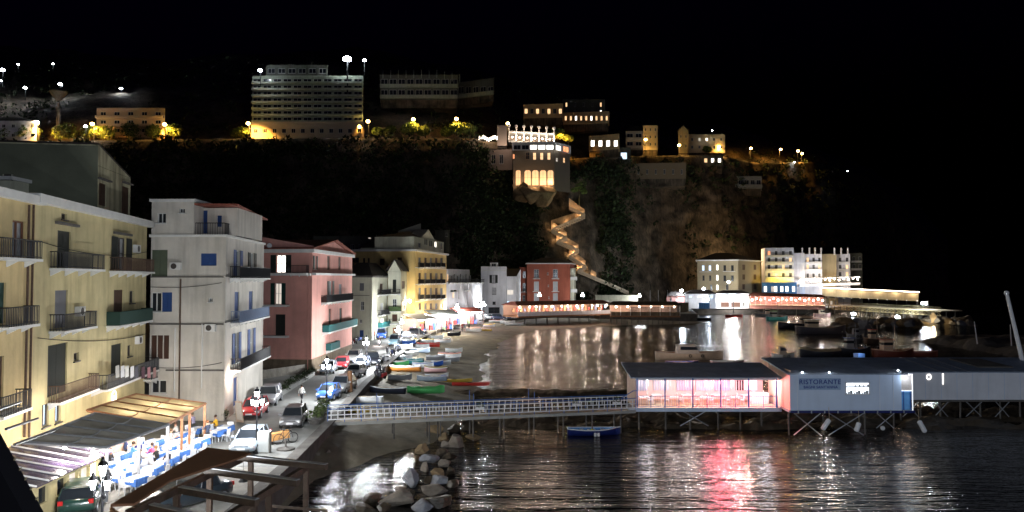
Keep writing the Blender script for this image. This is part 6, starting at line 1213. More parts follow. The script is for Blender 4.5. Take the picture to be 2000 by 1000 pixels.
BOATS = [  # x0, x1, y (waterline/keel px), hull, inner, rim, style, heading, label
    (674, 752, 789, W1, W2_, W1, 'open', 3.05, 'white open rowing boat with pale blue inside nearest the bridge'),
    (717, 797, 770, BK, W3, W1, 'open', 3.02, 'black hulled open boat with white rim behind the nearest boat'),
    (792, 872, 770, GR, GR, GR, 'tarp', 0, 'long green covered canoe with orange patch'),
    (811, 876, 746, W2_, BL, W1, 'open', 3.3, 'blue open rowing boat with deep blue inside'),
    (851, 926, 748, YL, YL, YL, 'kayak', .05, 'long yellow sit-on kayak above the red one'),
    (879, 960, 759, RD, RD, RD, 'kayak', 0, 'long bright red kayak nearest the water'),
    (650, 730, 806, YL, YL, YL, 'kayak', .1, 'yellow kayak lying behind the bridge railing'),
    (748, 826, 727, OR, W1, W1, 'tarp', 3.1, 'white boat with orange side stripe and domed cover'),
    (755, 806, 744, GY, GY, W1, 'open', .15, 'grey open boat with ribbed sides'),
    (784, 815, 697, W1, W1, W1, 'tarp', .1, 'narrow white covered boat in mid beach'),
    (799, 842, 691, W2_, W1, W1, 'tarp', -.1, 'small white boat with light blue cover tip'),
    (853, 904, 700, W1, PK, OR, 'tarp', -.15, 'white speedboat with pinkish cover and orange tip'),
    (834, 868, 706, GY, GY, W1, 'tarp', .2, 'grey covered boat left of the pinkish speedboat'),
    (826, 876, 729, PK, C((.25, .2, .08), .8), W1, 'tarp', 3.2, 'boat under olive and purple sheets'),
    (793, 822, 713, TL, TL, W1, 'tarp', 3.0, 'boat wrapped in a dark teal cover'),
    (825, 866, 716, BL, W1, W1, 'open', .1, 'white and navy open boat among the covered ones'),
    (800, 850, 665, W1, YL, W1, 'tarp', 3.1, 'white boat heaped with golden nets'),
    (801, 862, 680, RD, RD, PK, 'tarp', 3.2, 'dark red boat piled with floats'),
    (818, 868, 664, W1, W1, W1, 'open', .05, 'long low white boat beside the net heap'),
    (874, 900, 658, BK, BK, BK, 'tarp', .3, 'dark overturned looking boat alone on the sand'),
    (936, 963, 649, YL, YL, YL, 'kayak', -.3, 'short yellow kayak near the stalls'),
    (908, 942, 650, W1, W1, W1, 'tarp', -.1, 'flat white boat by the stalls'),
    (942, 968, 641, W1, YL, W1, 'tarp', .1, 'white boat with yellow striped cover'),
    (965, 992, 624, W1, W1, W1, 'tarp', .1, 'white boat drawn up by the white house'),
    (953, 988, 632, W1, RD, RD, 'open', .05, 'white boat with a red rim by the white house'),
    (984, 1024, 639, W1, PK, W1, 'open', .0, 'white open boat nearest the long restaurant'),
    (975, 1008, 635, W1, W3, W1, 'tarp', .1, 'plain pale covered boat among the white group'),
    (868, 905, 690, W3, W2_, W1, 'open', .1, 'pale boat behind the pinkish speedboat'),
    (770, 806, 684, W1, W1, BL, 'tarp', .1, 'white covered boat with a blue rim beside the scooters'), (806, 838, 682, W1, W3, W1, 'open', -.1, 'white open boat above the light blue tipped one'), (772, 800, 706, W1, W1, W1, 'tarp', .2, 'chalk white covered dinghy left of the teal cover'), (842, 880, 715, W1, W2_, W1, 'open', .1, 'white dinghy with light blue inside near the waterside'), (862, 896, 708, GY, W1, W1, 'tarp', -.1, 'low grey and white boat nearest the waterside'),
    (806, 846, 720, W1, W1, BL, 'tarp', .1, 'white covered boat with blue rim between orange boat and sheets'), (834, 872, 742, W1, GY, W1, 'open', .2, 'white open skiff with grey floor over the yellow kayak'), (778, 812, 674, BL, W1, W1, 'tarp', 0, 'navy boat under a white cover beside the van'), (846, 882, 672, W1, W1, OR, 'tarp', .1, 'white boat with orange rim on the open sand'), (764, 792, 716, GR, W1, W1, 'open', .3, 'green open dinghy behind the domed boat'), (880, 912, 644, W1, BL, W1, 'open', 0, 'white boat with blue floor in front of the stalls'), (916, 944, 636, W1, W1, W1, 'tarp', .1, 'covered white boat between the stalls and the sand')]
def seabed(x, y): return sandh(x, y)
for b in BOATS:
    x0, x1, y, hu, inn, rim, sty, hd, lb = b; p = G((x0 + x1) / 2, y - 3, 1.3)
    z = sandh(p.x, p.y)
    for _ in range(3): p = G((x0 + x1) / 2, y - 3, z + .15); z = sandh(p.x, p.y)
    L = (x1 - x0) / FPX * p.y; L = max(3.0, min(7.2, L * .9)); t = mk_boat('rowing_boat' if sty == 'open' else ('kayak' if sty == 'kayak' else 'covered_boat'), lb, 'kayak' if sty == 'kayak' else 'boat', L, min(1.9, L * (.16 if sty == 'kayak' else .32)), .35 if sty == 'kayak' else .62, hu, inn, rim, sty, 'boats drawn up on the beach')
    t.location = (p.x, p.y, z + (.3 if 'red kayak' in lb else .04)); t.rotation_euler = (R(random.uniform(-6, 6)), 0, hd + random.uniform(-.05, .05))
    if sty == 'open' and L < 7:
        for sg_ in (-.25, .22): m_ = MB(); m_.tube((-L * .3, sg_, .62), (L * .25, sg_ * .6, .7), .025, n=4); m_.cbox((L * .28, sg_ * .6, .7), (.4, .12, .02)); m_.build('oar', wood_pale, t)
    if sty == 'tarp' and not lb.startswith('long green'):
        m_ = MB()
        for q_ in (-.3, -.05, .2): m_.path([Vector((q_ * L, -L * .14, .5)), Vector((q_ * L, 0, .86)), Vector((q_ * L, L * .14, .5))], .015, 3)
        m_.build('lashing_rope', iron, t)
    if lb.startswith('long green'): m_ = MB(); m_.prism([(-L * .42, -.3, .6), (-L * .12, -.5, .64), (-L * .12, .5, .64), (-L * .42, .3, .6)], [(-L * .42, -.1, .72), (-L * .12, -.1, .8), (-L * .12, .1, .8), (-L * .42, .1, .72)]); m_.build('orange_patch', OR, t)
def two(t, L, B, H):
    for x, c_ in ((-.2, (.6, .6, .1)), (-.5, (.6, .62, .65))): MB().ball((x, -.15, H * .8), .16).build('float', C(c_, .5), t)
    for x in (0, .28): m = MB(); m.tube((x, -B / 2 - .1, H * .25), (x, -B / 2 - .1, H * .72), .11, n=10); m.build('fender', plastic_white, t)
p = G(1160, 849, 0); t = mk_boat('rowing_boat', 'blue rowing boat with white rim afloat below the footbridge', 'boat', 4.6, 1.5, .62, paint_navy, C((.08, .25, .55), .5), W1, 'open', None, two); t.location = (p.x, p.y, -.12); t.rotation_euler = (0, 0, .03)
woodw = C((.5, .38, .28), .5)
MAR = [ # x0,x1,y,style,hull,inner,rim,B,H,label,hd
    (1281, 1412, 702, 'cabin', woodw, wood_mid, C((.5, .42, .36), .5), 3.0, 1.5, 'large cream wooden cabin boat moored behind the stilt restaurant', .02),
    (1300, 1364, 712, 'open', paint_navy, BL, PK, 1.8, .6, 'low navy boat beside the cream cabin boat', 0), (1388, 1455, 712, 'open', PK, W3, W1, 2, .7, 'low pinkish boat right of the cream cabin boat', .1),
    (1417, 1451, 619, 'open', RD, wood_mid, PK, 2, .9, 'small reddish boat under the brightest harbour lamp', .1), (1352, 1388, 625, 'open', BK, GY, W3, 2.2, .9, 'dark boat with seated gear near the blue container', 3.1),
    (1440, 1476, 606, 'cabin', W1, W3, W1, 3, 1.4, 'white motorboat moored along the quay', 0), (1475, 1510, 618, 'wheel', GY, wood_mid, woodw, 3, 1.3, 'fishing boat with brown wheelhouse near the quay', 3), (1496, 1540, 625, 'wheel', TL, GR, GY, 3.2, 1.4, 'dark teal fishing boat in mid harbour', .2),
    (1520, 1596, 641, 'wheel', BK, wood_mid, woodw, 4, 1.8, 'big black fishing boat with tall wheelhouse', 3.1), (1556, 1652, 652, 'wheel', C((.05, .05, .07), .5), W3, C((.5, .42, .32), .5), 4.2, 2.2, 'longest dark trawler with pale superstructure', 0), (1508, 1552, 702, 'cabin', W3, W3, C((.45, .38, .3), .5), 2.4, 1.2, 'beige canopied boat just behind the slate roof', 0),
    (1563, 1640, 698, 'tarp', BK, C((.35, .3, .2), .7), BK, 3, 1.4, 'black boat with a beige tarpaulin', 3.1), (1640, 1700, 694, 'wheel', BK, BL, GY, 3.4, 1.6, 'dark boat with blue lit deck box', 0), (1688, 1736, 672, 'wheel', wood_dark, RD, woodw, 3.2, 1.5, 'brown fishing boat with twin posts', .1), (1706, 1786, 698, 'wheel', C((.13, .04, .03), .5), C((.3, .08, .04), .5), C((.55, .42, .32), .5), 3.6, 1.6, 'red roofed fishing boat with open cabin', .05), (1770, 1830, 696, 'open', C((.2, .06, .04), .5), wood_mid, PK, 2.4, 1.0, 'low red boat at the right end of the moorings', -.1), (1655, 1690, 662, 'cabin', GY, GY, GY, 2.8, 1.3, 'small grey boat behind the blue lit one', 0), (1590, 1622, 618, 'cabin', PK, W3, woodw, 3, 1.3, 'pinkish boat by the foot of the pier', 0)]
for x0, x1, y, sty, hu, inn, rim, B_, H_, lb, hd in MAR:
    p = G((x0 + x1) / 2, y, 0); L = (x1 - x0) / FPX * p.y; t = mk_boat('fishing_boat' if sty == 'wheel' else 'moored_boat', lb, 'boat', L, min(B_, L * .4), H_, hu, inn, rim, sty, 'boats moored in the harbour'); t.location = (p.x, p.y, -.25 * H_); t.rotation_euler = (0, 0, hd)
p = at(1678, 694, 112); MB; o = MB().cbox(p, (1.2, 1, .6), .3).build('deck_box', C((.2, .4, .9), .4)); tag(o, 'lit blue box on the deck of a dark boat', 'box'); light(p + Vector((-.3, -1.2, .8)), 30, COOL, .1)
for px, py, Y, P, c_ in ((1540, 625, 235, 500, (1, .8, .6)), (1720, 650, 170, 260, (1, .75, .5)), (1345, 655, 116, 420, (1, .85, .75)), (1600, 655, 150, 120, (1, .75, .55)), (1760, 655, 118, 120, (1, .7, .5))): light(at(px, py, Y), P, c_, .3)

# ================================================ CARS
def mk_car(label, col, kind='hatch', name='parked_car'):
    t = thing(name, label, 'car', world=False, group='cars along the seafront street')
    L, Wd, Ht = dict(hatch=(3.9, 1.7, 1.48), suv=(4.3, 1.82, 1.66), small=(2.75, 1.62, 1.54), sedan=(4.5, 1.78, 1.45), van=(4.4, 1.8, 2.0))[kind]; h = L / 2
    zs = .62 * Ht; hood = {'hatch': .95, 'suv': 1.1, 'small': .45, 'sedan': 1.2, 'van': .5}[kind]; cm = C(col, .3, .8)
    st = [(-h, .80, .42, zs * .80), (-h + .12, .95, .3, zs * .96), (-h + .5, 1, .24, zs), (0, 1, .22, zs), (h - hood, 1, .22, zs * .97), (h - hood * .45, .985, .24, zs * .88), (h - .15, .93, .28, zs * .76), (h, .78, .38, zs * .62)]
    m = MB(); v = []
    for x, w_, zl, zt in st:
        w2 = w_ * Wd / 2; r_ = [(x, w2 * .86, zl), (x, w2 * .98, zl + .1), (x, w2, (zl + zt) / 2), (x, w2 * .96, zt - .07), (x, w2 * .84, zt), (x, w2 * .4, zt + .025)]; v += r_ + [(a, -b, c) for a, b, c in r_[::-1]]
    n_ = 12; m.add(v, [(i * n_ + j, i * n_ + (j + 1) % n_, (i + 1) * n_ + (j + 1) % n_, (i + 1) * n_ + j) for i in range(len(st) - 1) for j in range(n_)] + [tuple(range(n_)), tuple(range((len(st) - 1) * n_, len(st) * n_))])
    m.build('body', cm, t, True)
    r0 = -h + (.12 if kind != 'sedan' else .75); r1 = h - hood - .02; a, b_ = r0 + .22, r1 - (.62 if kind != 'van' else .4); wb, wt_ = Wd / 2 * .9, Wd / 2 * .72
    m = MB(); m.prism([(r0, -wb, zs - .05), (r1, -wb, zs - .07), (r1, wb, zs - .07), (r0, wb, zs - .05)], [(a, -wt_, Ht - .06), (b_, -wt_, Ht - .06), (b_, wt_, Ht - .06), (a, wt_, Ht - .06)]); m.build('windows', glass_dark, t)
    m = MB(); v = []
    for x, w_, z in ((a - .06, wt_ * .9, Ht - .09), (a + .15, wt_, Ht - .03), ((a + b_) / 2, wt_, Ht), (b_ - .1, wt_, Ht - .03), (b_ + .05, wt_ * .93, Ht - .08)): v += [(x, w_ + .02, z - .05), (x, w_ * .8, z), (x, -w_ * .8, z), (x, -w_ - .02, z - .05)]
    m.add(v, [(i * 4 + j, i * 4 + j + 1, (i + 1) * 4 + j + 1, (i + 1) * 4 + j) for i in range(4) for j in range(3)])
    for s in (-1, 1):
        for (xa, xb) in ((r1 - .03, b_), (r0 + .03, a), ((r0 + r1) / 2 - .1, (a + b_) / 2 - .05)): m.tube((xa, s * wb * 1.0, zs - .05), (xb, s * wt_ * 1.02, Ht - .06), .04, n=4)
    m.build('roof', cm, t, False)
    for x in (-h + .68, h - .72):
        for s in (-1, 1):
            y = s * (Wd / 2 - .1); m = MB(); m.tube((x, y - .1, .31), (x, y + .1 + .01, .31), .31, n=16); o = m.build('wheel', rubber, t); m = MB(); m.tube((x, s * (Wd / 2 + .0), .31), (x, s * (Wd / 2 + .03), .31), .19, n=10); m.build('rim', steel, o)
    for s in (-1, 1):
        m = MB(); m.cbox((h - .12, s * Wd * .36, zs * .66), (.2, .32, .16), s * -.35); m.build('headlight', C((.75, .78, .8), .15), t)
        m = MB(); m.cbox((-h + .05, s * Wd * .38, zs * .85), (.12, .22, .2)); m.build('taillight', C((.5, .02, .02), .3), t)
        m = MB(); m.cbox((r1 - .25, s * (Wd / 2 + .1), zs + .06), (.12, .2, .14)); m.build('wing_mirror', cm, t)
    m = MB(); m.cbox((h + .005, 0, .45), (.03, .52, .12)); m.k = 1; m.cbox((h - .03, 0, .58), (.05, .9, .1)); m.k = 2; m.cbox((h - .02, 0, .33), (.08, 1.1, .1)); m.build('bumper_trim', [plastic_white, rubber, rubber], t); return t
dn = -R(90)
CARS = [(636, 784, (.05, .15, .5), 'small', dn - .15, 'tiny light blue car with black roof nearest on the sea side'), (664, 768, (.3, .31, .32), 'suv', dn - .12, 'grey car just behind the tiny blue one'), (690, 738, (.6, .6, .6), 'hatch', dn - .1, 'white car in the sea side parking row'), (703, 721, (.4, .44, .6), 'hatch', dn, 'lavender blue car behind the white one in the sea side row'), (724, 713, (.02, .022, .03), 'suv', dn + .3, 'black tall car beside the scooters'),
    (637, 730, (.45, .5, .6), 'hatch', dn + .1, 'pale blue hatchback parked against the pink house'), (663, 721, (.5, .03, .04), 'hatch', dn + .1, 'red hatchback parked between two pale cars'), (688, 708, (.6, .6, .58), 'suv', dn + .05, 'white car farthest of the three along the pink house'), (565, 836, (.22, .22, .23), 'hatch', dn + .12, 'grey brown hatchback driving in mid street'), (487, 817, (.6, .02, .03), 'hatch', dn + .1, 'red hatchback beside the tilted white board'), (517, 792, (.3, .3, .32), 'suv', dn + .15, 'grey car behind the red hatchback at the beige house'),
    (478, 884, (.3, .36, .42), 'sedan', dn + .05, 'bluish grey sedan just beyond the brown pergola sheet'), (342, 1002, (.03, .04, .05), 'sedan', dn - .6, 'black car seen through the pergola beams'), (132, 1006, (.015, .05, .04), 'hatch', R(112), 'dark green hatchback under the yellow kiosk'), (770, 676, (.3, .5, .6), 'van', dn, 'light blue van parked beside the lamp row'), (742, 662, (.05, .12, .55), 'van', dn + .2, 'small deep blue delivery van in the far street'), (957, 624, (.6, .6, .6), 'hatch', 0, 'white car in front of the white house'), (974, 625, (.03, .04, .08), 'suv', 0, 'dark car right of the white car by the white house'), (814, 655, (.05, .05, .06), 'hatch', .2, 'black car by the lit cafe'), (793, 662, (.2, .2, .22), 'hatch', .1, 'dark grey car left of the cafe')]
for px, py, c_, k, h_, lb in CARS:
    p = G(px, py, 2.0); t = mk_car(lb, c_, k); t.location = (p.x, p.y + 1.2, 2.005); t.rotation_euler = (0, 0, h_)
# ---- scooters
def mk_scooter():
    t = thing('scooter', '', 'scooter', world=False)
    for x in (-.62, .62): MB().tube((x, -.05, .24), (x, .05, .24), .24, n=12).build('wheel', rubber, t)
    m = MB(); m.prism([(-.85, -.14, .42), (-.1, -.14, .3), (-.1, .14, .3), (-.85, .14, .42)], [(-.8, -.12, .72), (-.12, -.12, .68), (-.12, .12, .68), (-.8, .12, .72)]); m.box(-.12, .45, -.13, .13, .24, .3); m.build('body', C((.1, .1, .12), .3, .5), t)
    MB().cbox((-.42, 0, .78), (.7, .26, .1)).build('seat', rubber, t); m = MB(); m.prism([(.42, -.2, .28), (.5, -.16, .28), (.5, .16, .28), (.42, .2, .28)], [(.3, -.2, .95), (.38, -.14, .95), (.38, .14, .95), (.3, .2, .95)]); m.build('leg_shield', C((.1, .1, .12), .3, .5), t)
    m = MB(); m.tube((.62, 0, .24), (.34, 0, 1.0), .03, n=5); m.tube((.3, -.32, 1.05), (.3, .32, 1.05), .02, n=5); m.build('handlebar', chrome, t); MB().ball((.42, 0, .9), .08).build('headlight', C((.75, .78, .8), .15), t); return t
SC_ = [(688, 742, 'leaning beside the wooden post'), (737, 737, 'first of the cluster by the grey boat'), (745, 741, 'second of the cluster by the grey boat'), (750, 730, 'third of the cluster by the grey boat'), (740, 726, 'behind the cluster by the grey boat'), (752, 708, 'in the middle of the sea side row'), (760, 700, 'nearer of the pair by the low wall'), (768, 693, 'farther of the pair by the low wall'), (776, 686, 'just below the light blue van'), (688, 676, 'nearest of the three by the cream house'), (694, 671, 'middle of the three by the cream house'), (700, 667, 'farthest of the three by the cream house'), (757, 690, 'alone on the roadway edge')]
for i, (px, py, tx) in enumerate(SC_):
    place('scooter', mk_scooter, G(px, py, 2.0), dn + .6 * math.sin(i * 2.1), label='parked scooter ' + tx, group='parked scooters', swap={'body': [C([(.1, .1, .12), (.4, .4, .42), (.5, .05, .05), (.1, .15, .4)][i % 4], .3)]} if i else None)
# moving scooter headlight
p = G(741, 675, 2.0); o = place('scooter', mk_scooter, p, dn, label='scooter ridden toward the camera with its headlight on', group='moving scooter'); light(p + Vector((0, -1.2, .9)), 160, (1, .85, .8), .08); MB

# ================================================ PEOPLE
def person(label, pose, cols, hair=(.03, .02, .015), name='person'):
    """body skinned over a skeleton; pose stand / walk / sit"""
    sit = pose == 'sit'; J = {}
    hip = .5 if sit else .93; lean = .12 if sit else .0
    def s(n_, x, y, z, r): J[n_] = (Vector((x, y, z)), r)
    s('pel', 0, 0, hip, .135); s('waist', lean * .3, 0, hip + .2, .125); s('chest', lean * .8, 0, hip + .4, .145); s('neck', lean, 0, hip + .56, .055); s('head0', lean + .02, 0, hip + .64, .07); s('head1', lean + .03, 0, hip + .74, .088); s('head2', lean + .02, 0, hip + .82, .06)
    for k, g in ((1, 1), (2, -1)):
        y = g * .09
        if sit: s('th%d' % k, .05, y, hip, .085); s('kn%d' % k, .42, y * 1.2, hip + .02, .062); s('an%d' % k, .42, y * 1.2, .09, .045); s('to%d' % k, .58, y * 1.2, .04, .035)
        else:
            d = (.18 * g) if pose == 'walk' else .02 * g; s('th%d' % k, 0, y, hip - .06, .09); s('kn%d' % k, d * .9 + .03, y, .5, .062); s('an%d' % k, d * 1.4 - (.06 if d < 0 else 0), y, .09, .045); s('to%d' % k, d * 1.4 + .13 - (.06 if d < 0 else 0), y, .04, .035)
        f_ = (-.14 * g if pose == 'walk' else .05); s('sh%d' % k, lean * .9, g * .18, hip + .49, .06)
        if sit or pose == 'carry': s('el%d' % k, lean + .08, g * .24, hip + .24, .045); s('wr%d' % k, lean + .32, g * .14, hip + .27, .032)
        else: s('el%d' % k, f_ * .5 - .02, g * .24, hip + .21, .045); s('wr%d' % k, f_ + .06, g * .24, hip - .03, .032)
        e, w_ = J['el%d' % k][0], J['wr%d' % k][0]; d = (w_ - e).normalized(); s('pa%d' % k, *(w_ + d * .07), .028)
        sd = Vector((0, 1, 0)) if abs(d.y) < .8 else Vector((1, 0, 0))
        for q in range(4): b = w_ + d * .11 + sd * (q - 1.5) * .018; s('f%d%d' % (k, q), *b, .010); s('g%d%d' % (k, q), *(b + d * (.05 + .01 * (q in (1, 2))) + Vector((.012, 0, 0))), .008)
        s('tb%d' % k, *(w_ + d * .05 + sd * .045), .011); s('tc%d' % k, *(w_ + d * .09 + sd * .055), .009)
    E = [('pel', 'waist'), ('waist', 'chest'), ('chest', 'neck'), ('neck', 'head0'), ('head0', 'head1'), ('head1', 'head2')]
    for k in '12': E += [('pel', 'th' + k), ('th' + k, 'kn' + k), ('kn' + k, 'an' + k), ('an' + k, 'to' + k), ('chest', 'sh' + k), ('sh' + k, 'el' + k), ('el' + k, 'wr' + k), ('wr' + k, 'pa' + k), ('pa' + k, 'tb' + k), ('tb' + k, 'tc' + k)] + sum([[('pa' + k, 'f%s%d' % (k, q)), ('f%s%d' % (k, q), 'g%s%d' % (k, q))] for q in range(4)], [])
    N_ = list(J); ix = {n_: i for i, n_ in enumerate(N_)}; me = bpy.data.meshes.new('sk'); me.from_pydata([J[n_][0] for n_ in N_], [(ix[a], ix[b]) for a, b in E], [])
    o = bpy.data.objects.new('sk', me); COL.objects.link(o); md = o.modifiers.new('s', 'SKIN'); md.use_smooth_shade = True
    if not me.skin_vertices: 
        bpy.context.view_layer.objects.active = o
        bm = bmesh.new(); bm.from_mesh(me); bm.verts.layers.skin.verify(); bm.to_mesh(me); bm.free()
    sv = me.skin_vertices[0].data
    for i, n_ in enumerate(N_): r_ = J[n_][1]; sv[i].radius = (r_, r_ * (.8 if n_ in ('pel', 'waist', 'chest') else 1)) if True else 0; sv[i].use_root = (n_ == 'pel')
    o.modifiers.new('u', 'SUBSURF').levels = 1; bpy.context.view_layer.update()
    b = bpy.data.meshes.new_from_object(o.evaluated_get(bpy.context.evaluated_depsgraph_get())); bpy.data.objects.remove(o)
    b.materials.clear(); [b.materials.append(m_) for m_ in (skin_m, C(cols[0], .85), C(cols[1], .85), rubber)]
    for p in b.polygons:
        c_ = p.center; z = c_.z; ws = min((c_ - J['pa1'][0]).length, (c_ - J['pa2'][0]).length)
        p.material_index = 0 if (z > hip + .56 or ws < .11) else (3 if z < .1 else (1 if (z > hip + .05 and not (sit and c_.x > .3 and abs(c_.y) > .3)) else 2)); p.use_smooth = True
    r_ = bpy.data.objects.new(name, b); COL.objects.link(r_); tag(r_, label, 'person'); ORG[r_.name] = Vector()
    h = J['head1'][0]; m = MB(); m.ball(h + Vector((-.025, 0, .035)), .105, 10, 7, 1.1); m.build('hair', C(hair, .7), r_, True)
    m = MB(); m.ball(h + Vector((.095, .035, .0)), .012, 5, 4); m.ball(h + Vector((.095, -.035, .0)), .012, 5, 4); m.build('eyes', rubber, r_); m = MB(); m.cbox(h + Vector((.1, 0, -.025)), (.03, .02, .04)); m.cbox(h + Vector((.088, 0, -.065)), (.012, .045, .01)); m.build('nose_and_mouth', C((.42, .2, .15), .6), r_)
    return r_
def put(o, px, py, rz, z=2.0, zp=None): p = G(px, py, zp if zp is not None else z); o.location = (p.x, p.y, z); o.rotation_euler = (0, 0, rz)
put(person('man in a white shirt and dark trousers walking away up the street', 'walk', ((.88, .88, .88), (.03, .03, .035))), 589, 789, R(80))
put(person('waiter in dark clothes leaning toward the table with a tray hand', 'carry', ((.03, .04, .07), (.02, .02, .025)), (.2, .08, .03)), 405, 872, R(150))
PE = [(268, 905, 'grey coated diner seen from behind at the front tables', (.12, .13, .15), (.05, .05, .06), .3, (.06, .03, .02)), (272, 886, 'woman in navy top eating at the middle table', (.03, .04, .2), (.03, .03, .04), 2.5, (.02, .015, .01)), (256, 890, 'diner in light blue leaning over the table', (.1, .3, .5), (.05, .06, .1), .5, (.03, .02, .01)), (300, 892, 'woman in pink beside the brown haired one', (.5, .08, .2), (.05, .05, .05), 2.8, (.05, .03, .02)), (308, 898, 'woman in black top with light brown hair', (.02, .02, .02), (.04, .04, .04), 2.9, (.25, .13, .05)), (212, 905, 'diner in a black cap behind the nearest lamp', (.015, .015, .02), (.03, .03, .03), .2, (.01, .01, .01)),
    (346, 848, 'diner in white under the brown awning', (.6, .55, .5), (.1, .1, .1), 3, (.1, .05, .03)), (378, 828, 'diner by the wooden posts in lilac', (.4, .35, .5), (.1, .1, .1), 2.6, (.2, .15, .1)), (424, 833, 'diner in a bright yellow jacket', (.7, .4, .03), (.05, .05, .06), 3.1, (.06, .03, .02)), (330, 862, 'pale dressed diner left of the wooden posts', (.6, .45, .4), (.1, .08, .08), .2, (.1, .06, .03)), (396, 850, 'light haired diner beside the waiter', (.55, .5, .4), (.1, .1, .1), .6, (.35, .25, .12)), (243, 880, 'diner deep under the grey awning in dark blue', (.05, .08, .2), (.05, .05, .05), .6, (.02, .02, .02)), (330, 905, 'dark coated diner at the front right table', (.03, .03, .04), (.03, .03, .03), 2.7, (.03, .02, .01))]
for px, py, lb, c1_, c2_, rz, hr in PE: put(person(lb, 'sit', (c1_, c2_), hr), px, py, rz, 2.0, 2.5)
rd = person('rider in dark jacket on the moving scooter', 'sit', ((.05, .05, .06), (.03, .03, .04)), (.02, .02, .02)); rd.location = G(741, 675, 2.0) + Vector((0, .35, .32)); rd.rotation_euler = (0, 0, dn)
for px, py, lb, c1_, c2_ in ((949, 622, 'tall figure in black standing under the lamp by the white house', (.015, .015, .02), (.015, .015, .02)), (731, 664, 'distant pedestrian in a red top by the cream house', (.4, .1, .08), (.04, .04, .05)), (862, 652, 'pedestrian in white by the cafe tables', (.5, .5, .5), (.05, .05, .06)), (872, 650, 'pedestrian in blue by the cafe tables', (.1, .15, .4), (.04, .04, .05)), (903, 648, 'shopper in red in front of the stalls', (.5, .08, .06), (.04, .04, .05)), (916, 644, 'shopper in dark coat in front of the stalls', (.04, .04, .05), (.03, .03, .04))): put(person(lb, 'stand', (c1_, c2_)), px, py, dn)

# ================================================ STREET ODDS AND ENDS
def planter(px, py, r_, lb, pot=True, z=2.0, s=.1):
    p = G(px, py, z); t = thing('planter', lb, 'planter', p); MB().lathe([(r_ * .5, 0), (r_ * .8, .35), (r_ * .85, .4)], p, 12).build('pot', conc_dark, t); m = MB()
    for i in range(5): leaves(m, p + Vector((random.uniform(-.5, .5) * r_, random.uniform(-.5, .5) * r_, .5 + r_ * .5)), r_ * .7, 70, s, .7)
    m.build('foliage', [leaf_lt, leaf_m], t)
planter(615, 828, .7, 'round bushy planter nearest the bridge entrance'); planter(634, 806, .75, 'bright green planter in front of the tiny blue car'); planter(626, 815, .6, 'green planter between the two round ones')
for i, (px, py) in enumerate(((553, 768), (566, 758), (578, 752), (590, 746), (602, 738), (610, 732))): p = G(px, py, 2.0); shrub(p, .75, ('shrub at the near end of the green row below the pink house', 'second shrub in the row below the pink house', 'third shrub in the row below the pink house', 'fourth shrub in the row below the pink house', 'fifth shrub in the row below the pink house', 'shrub at the far end of the row below the pink house')[i], 'shrub row below the pink house', (leaf_dk, leaf_m), 300, .1)
m = MB(); a, b_ = G(548, 775, 2), G(615, 733, 2)
m.par(a, b_ - a, (-.3, 0, 0), up * .45); tag(m.build('planter_wall', concrete), 'low concrete wall under the shrub row', 'wall')
m = MB(); a, b_ = G(500, 742, 2), G(612, 725, 2); m.par(a, b_ - a, (0, .3, 0), up * 1.0); tag(m.build('yard_wall', stone_wall), 'grey yard wall at the foot of the pink house', 'wall')
p = G(683, 765, 2.0); m = MB(); m.lathe([(.32, 0), (.3, .3), (.26, 1.6), (.24, 2.1), (.1, 2.15)], p, 10); tag(m.build('wooden_post', C((.2, .1, .05), .8)), 'thick brown trunk post beside the parking row', 'post')
p = G(516, 884, 2.0); t = thing('utility_box', 'grey utility box behind the second lamp', 'utility box', p); MB().cbox(p + up * .7, (.8, .5, 1.4)).build('cabinet', concrete, t); MB().cbox(p + Vector((0, -.26, .7)), (.7, .03, 1.2)).build('door', C((.4, .42, .42), .6), t)
p = G(537, 868, 2.0); m = MB(); m.cbox(p + up * .55, (1.9, .5, .5), .5, ry=-.12); t = tag(m.build('wooden_trough', C((.45, .22, .07), .7)), 'orange brown wooden trough beside the utility box', 'trough')
p = G(467, 825, 2.0); m = MB(); m.cbox(p + up * .85, (.75, .08, 1.7), -.5, rx=.12); m.k = 1; m.cbox(p + Vector((-.0, -.08, .9)), (.6, .03, 1.4), -.5, rx=.12); tag(m.build('menu_board', [C((.55, .4, .3), .7), C((.6, .55, .5), .7)]), 'tilted pale menu board in front of the red hatchback', 'sign board')
p = G(447, 812, 2.0); t = thing('wall_lamp_post', 'slim post with a bright star lamp at the beige house corner', 'lamp', p); MB().tube(p, p + up * 3.4, .05, n=6).build('pole', iron, t); MB().ball(p + Vector((.1, -.1, 3.5)), .16).build('lamp_head', lamp_on, t); light(p + Vector((.5, -.8, 3.3)), 220, (1, .85, .72), .12, t)
shrub(G(441, 820, 2.0), .6, 'dry bush at the foot of the beige house corner', None, (leaf_dk, leaf_m), 250, .08)
p = at(800, 588, 160); o = MB().ball(p, .35).build('wall_lamp', lamp_on); tag(o, 'brightest wall lamp on the ochre palazzo corner', 'wall lamp'); light(p + Vector((-.6, -1.6, 0)), 700, (1, .85, .6), .2)
p = at(831, 615, 163); o = MB().ball(p, .22).build('wall_lamp', lamp_on); tag(o, 'wall lamp over the ochre doorway of the palazzo', 'wall lamp'); light(p + Vector((.6, -1.2, 0)), 300, (1, .75, .3), .2)
p = at(826, 608, 160); light(Vector((-14.5, 166, 6)), 2200, (1, .86, .6), .25)  # added light with no fixture, brightens the palazzo walls
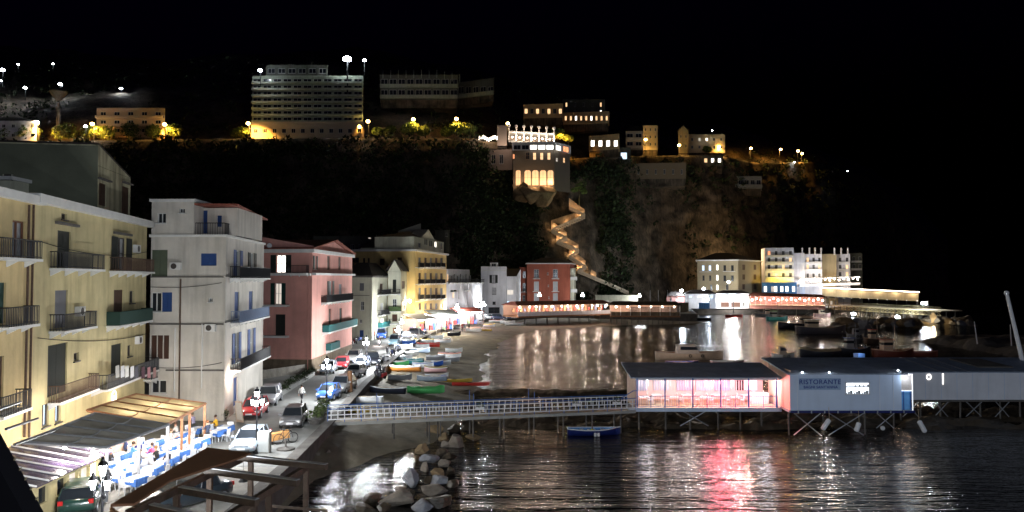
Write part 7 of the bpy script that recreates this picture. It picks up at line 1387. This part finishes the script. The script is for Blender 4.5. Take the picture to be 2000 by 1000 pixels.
# bicycle sculpture
p = G(558, 878, 2.0); t = thing('bicycle', 'old bicycle standing on a round base by the quay', 'bicycle', p)
for dx in (-.5, .5):
    m = MB(); c_ = p + Vector((dx * .8, dx * .6, .75)); ring = [c_ + Vector((.34 * math.cos(a) * .8, .34 * math.cos(a) * .6, .34 * math.sin(a))) for a in [i * math.pi / 8 for i in range(17)]]; m.path(ring, .025, 4); o = m.build('wheel', rubber, t)
m = MB(); a, b_ = p + Vector((-.4, -.3, .75)), p + Vector((.4, .3, .75)); c_ = p + Vector((-.1, -.08, .8)); d = p + Vector((.28, .2, 1.25)); e = p + Vector((-.15, -.1, 1.3)); m.path([a, c_, d, b_], .025, 5); m.path([c_, e, a], .02, 5); m.path([e, d], .025, 5); m.path([d, d + up * .25, d + Vector((.15, -.2, .3))], .02, 5); m.build('frame', iron, t); MB().cbox(e + up * .06, (.25, .14, .07)).build('saddle', rubber, t); MB().lathe([(.6, 0), (.6, .1), (.25, .12), (.06, .2), (.05, .75)], p, 14).build('base', conc_dark, t)
# laundry and units on the long balcony
u0, _ = W_.pix(180, 742); Wt_ = W_
for i, (px, col) in enumerate(((193, (.3, .3, .28)), (204, (.5, .5, .5)), (213, (.6, .6, .55)), (224, (.7, .7, .7)), (233, (.1, .1, .12)), (247, (.15, .08, .1)), (259, (.6, .3, .32)), (271, (.5, .3, .28)))):
    u, _ = W_.pix(px, 720); z = W_.pix(px, 742)[1]; m = MB(); n_ = 6; v = []
    for k in range(n_ + 1): v += [W_.P(u - .35 + .7 * k / n_, z + .95, 1.16), W_.P(u - .35 + .7 * k / n_, z + .15 + .05 * math.sin(k * 2 + i), 1.17 + .03 * math.sin(k * 2.2))]
    m.add(v, [(2 * k, 2 * k + 1, 2 * k + 3, 2 * k + 2) for k in range(n_)]); m.poly_ext([v[0], v[-2], v[-1], v[1]], Vector(W_.n) * .01); tag(m.build('laundry', C(col, .9)), ('olive', 'grey', 'cream', 'white', 'black', 'dark maroon', 'pink', 'rose brown')[i] + ' cloth hung over the long yellow house balcony rail', 'laundry', 'laundry on the long balcony')
# tv aerial
a = at(28, 800, 42); m = MB(); m.tube(a, at(28, 680, 42), .03, n=5); 
for y, w_ in ((682, 30), (721, 32), (713, 10), (728, 10)): m.tube(at(28 - w_ * .3, y, 42), at(28 + w_, y, 41), .02, n=4)
tag(m.build('tv_aerial', iron), 'thin tv aerial mast in front of the ochre house', 'aerial')
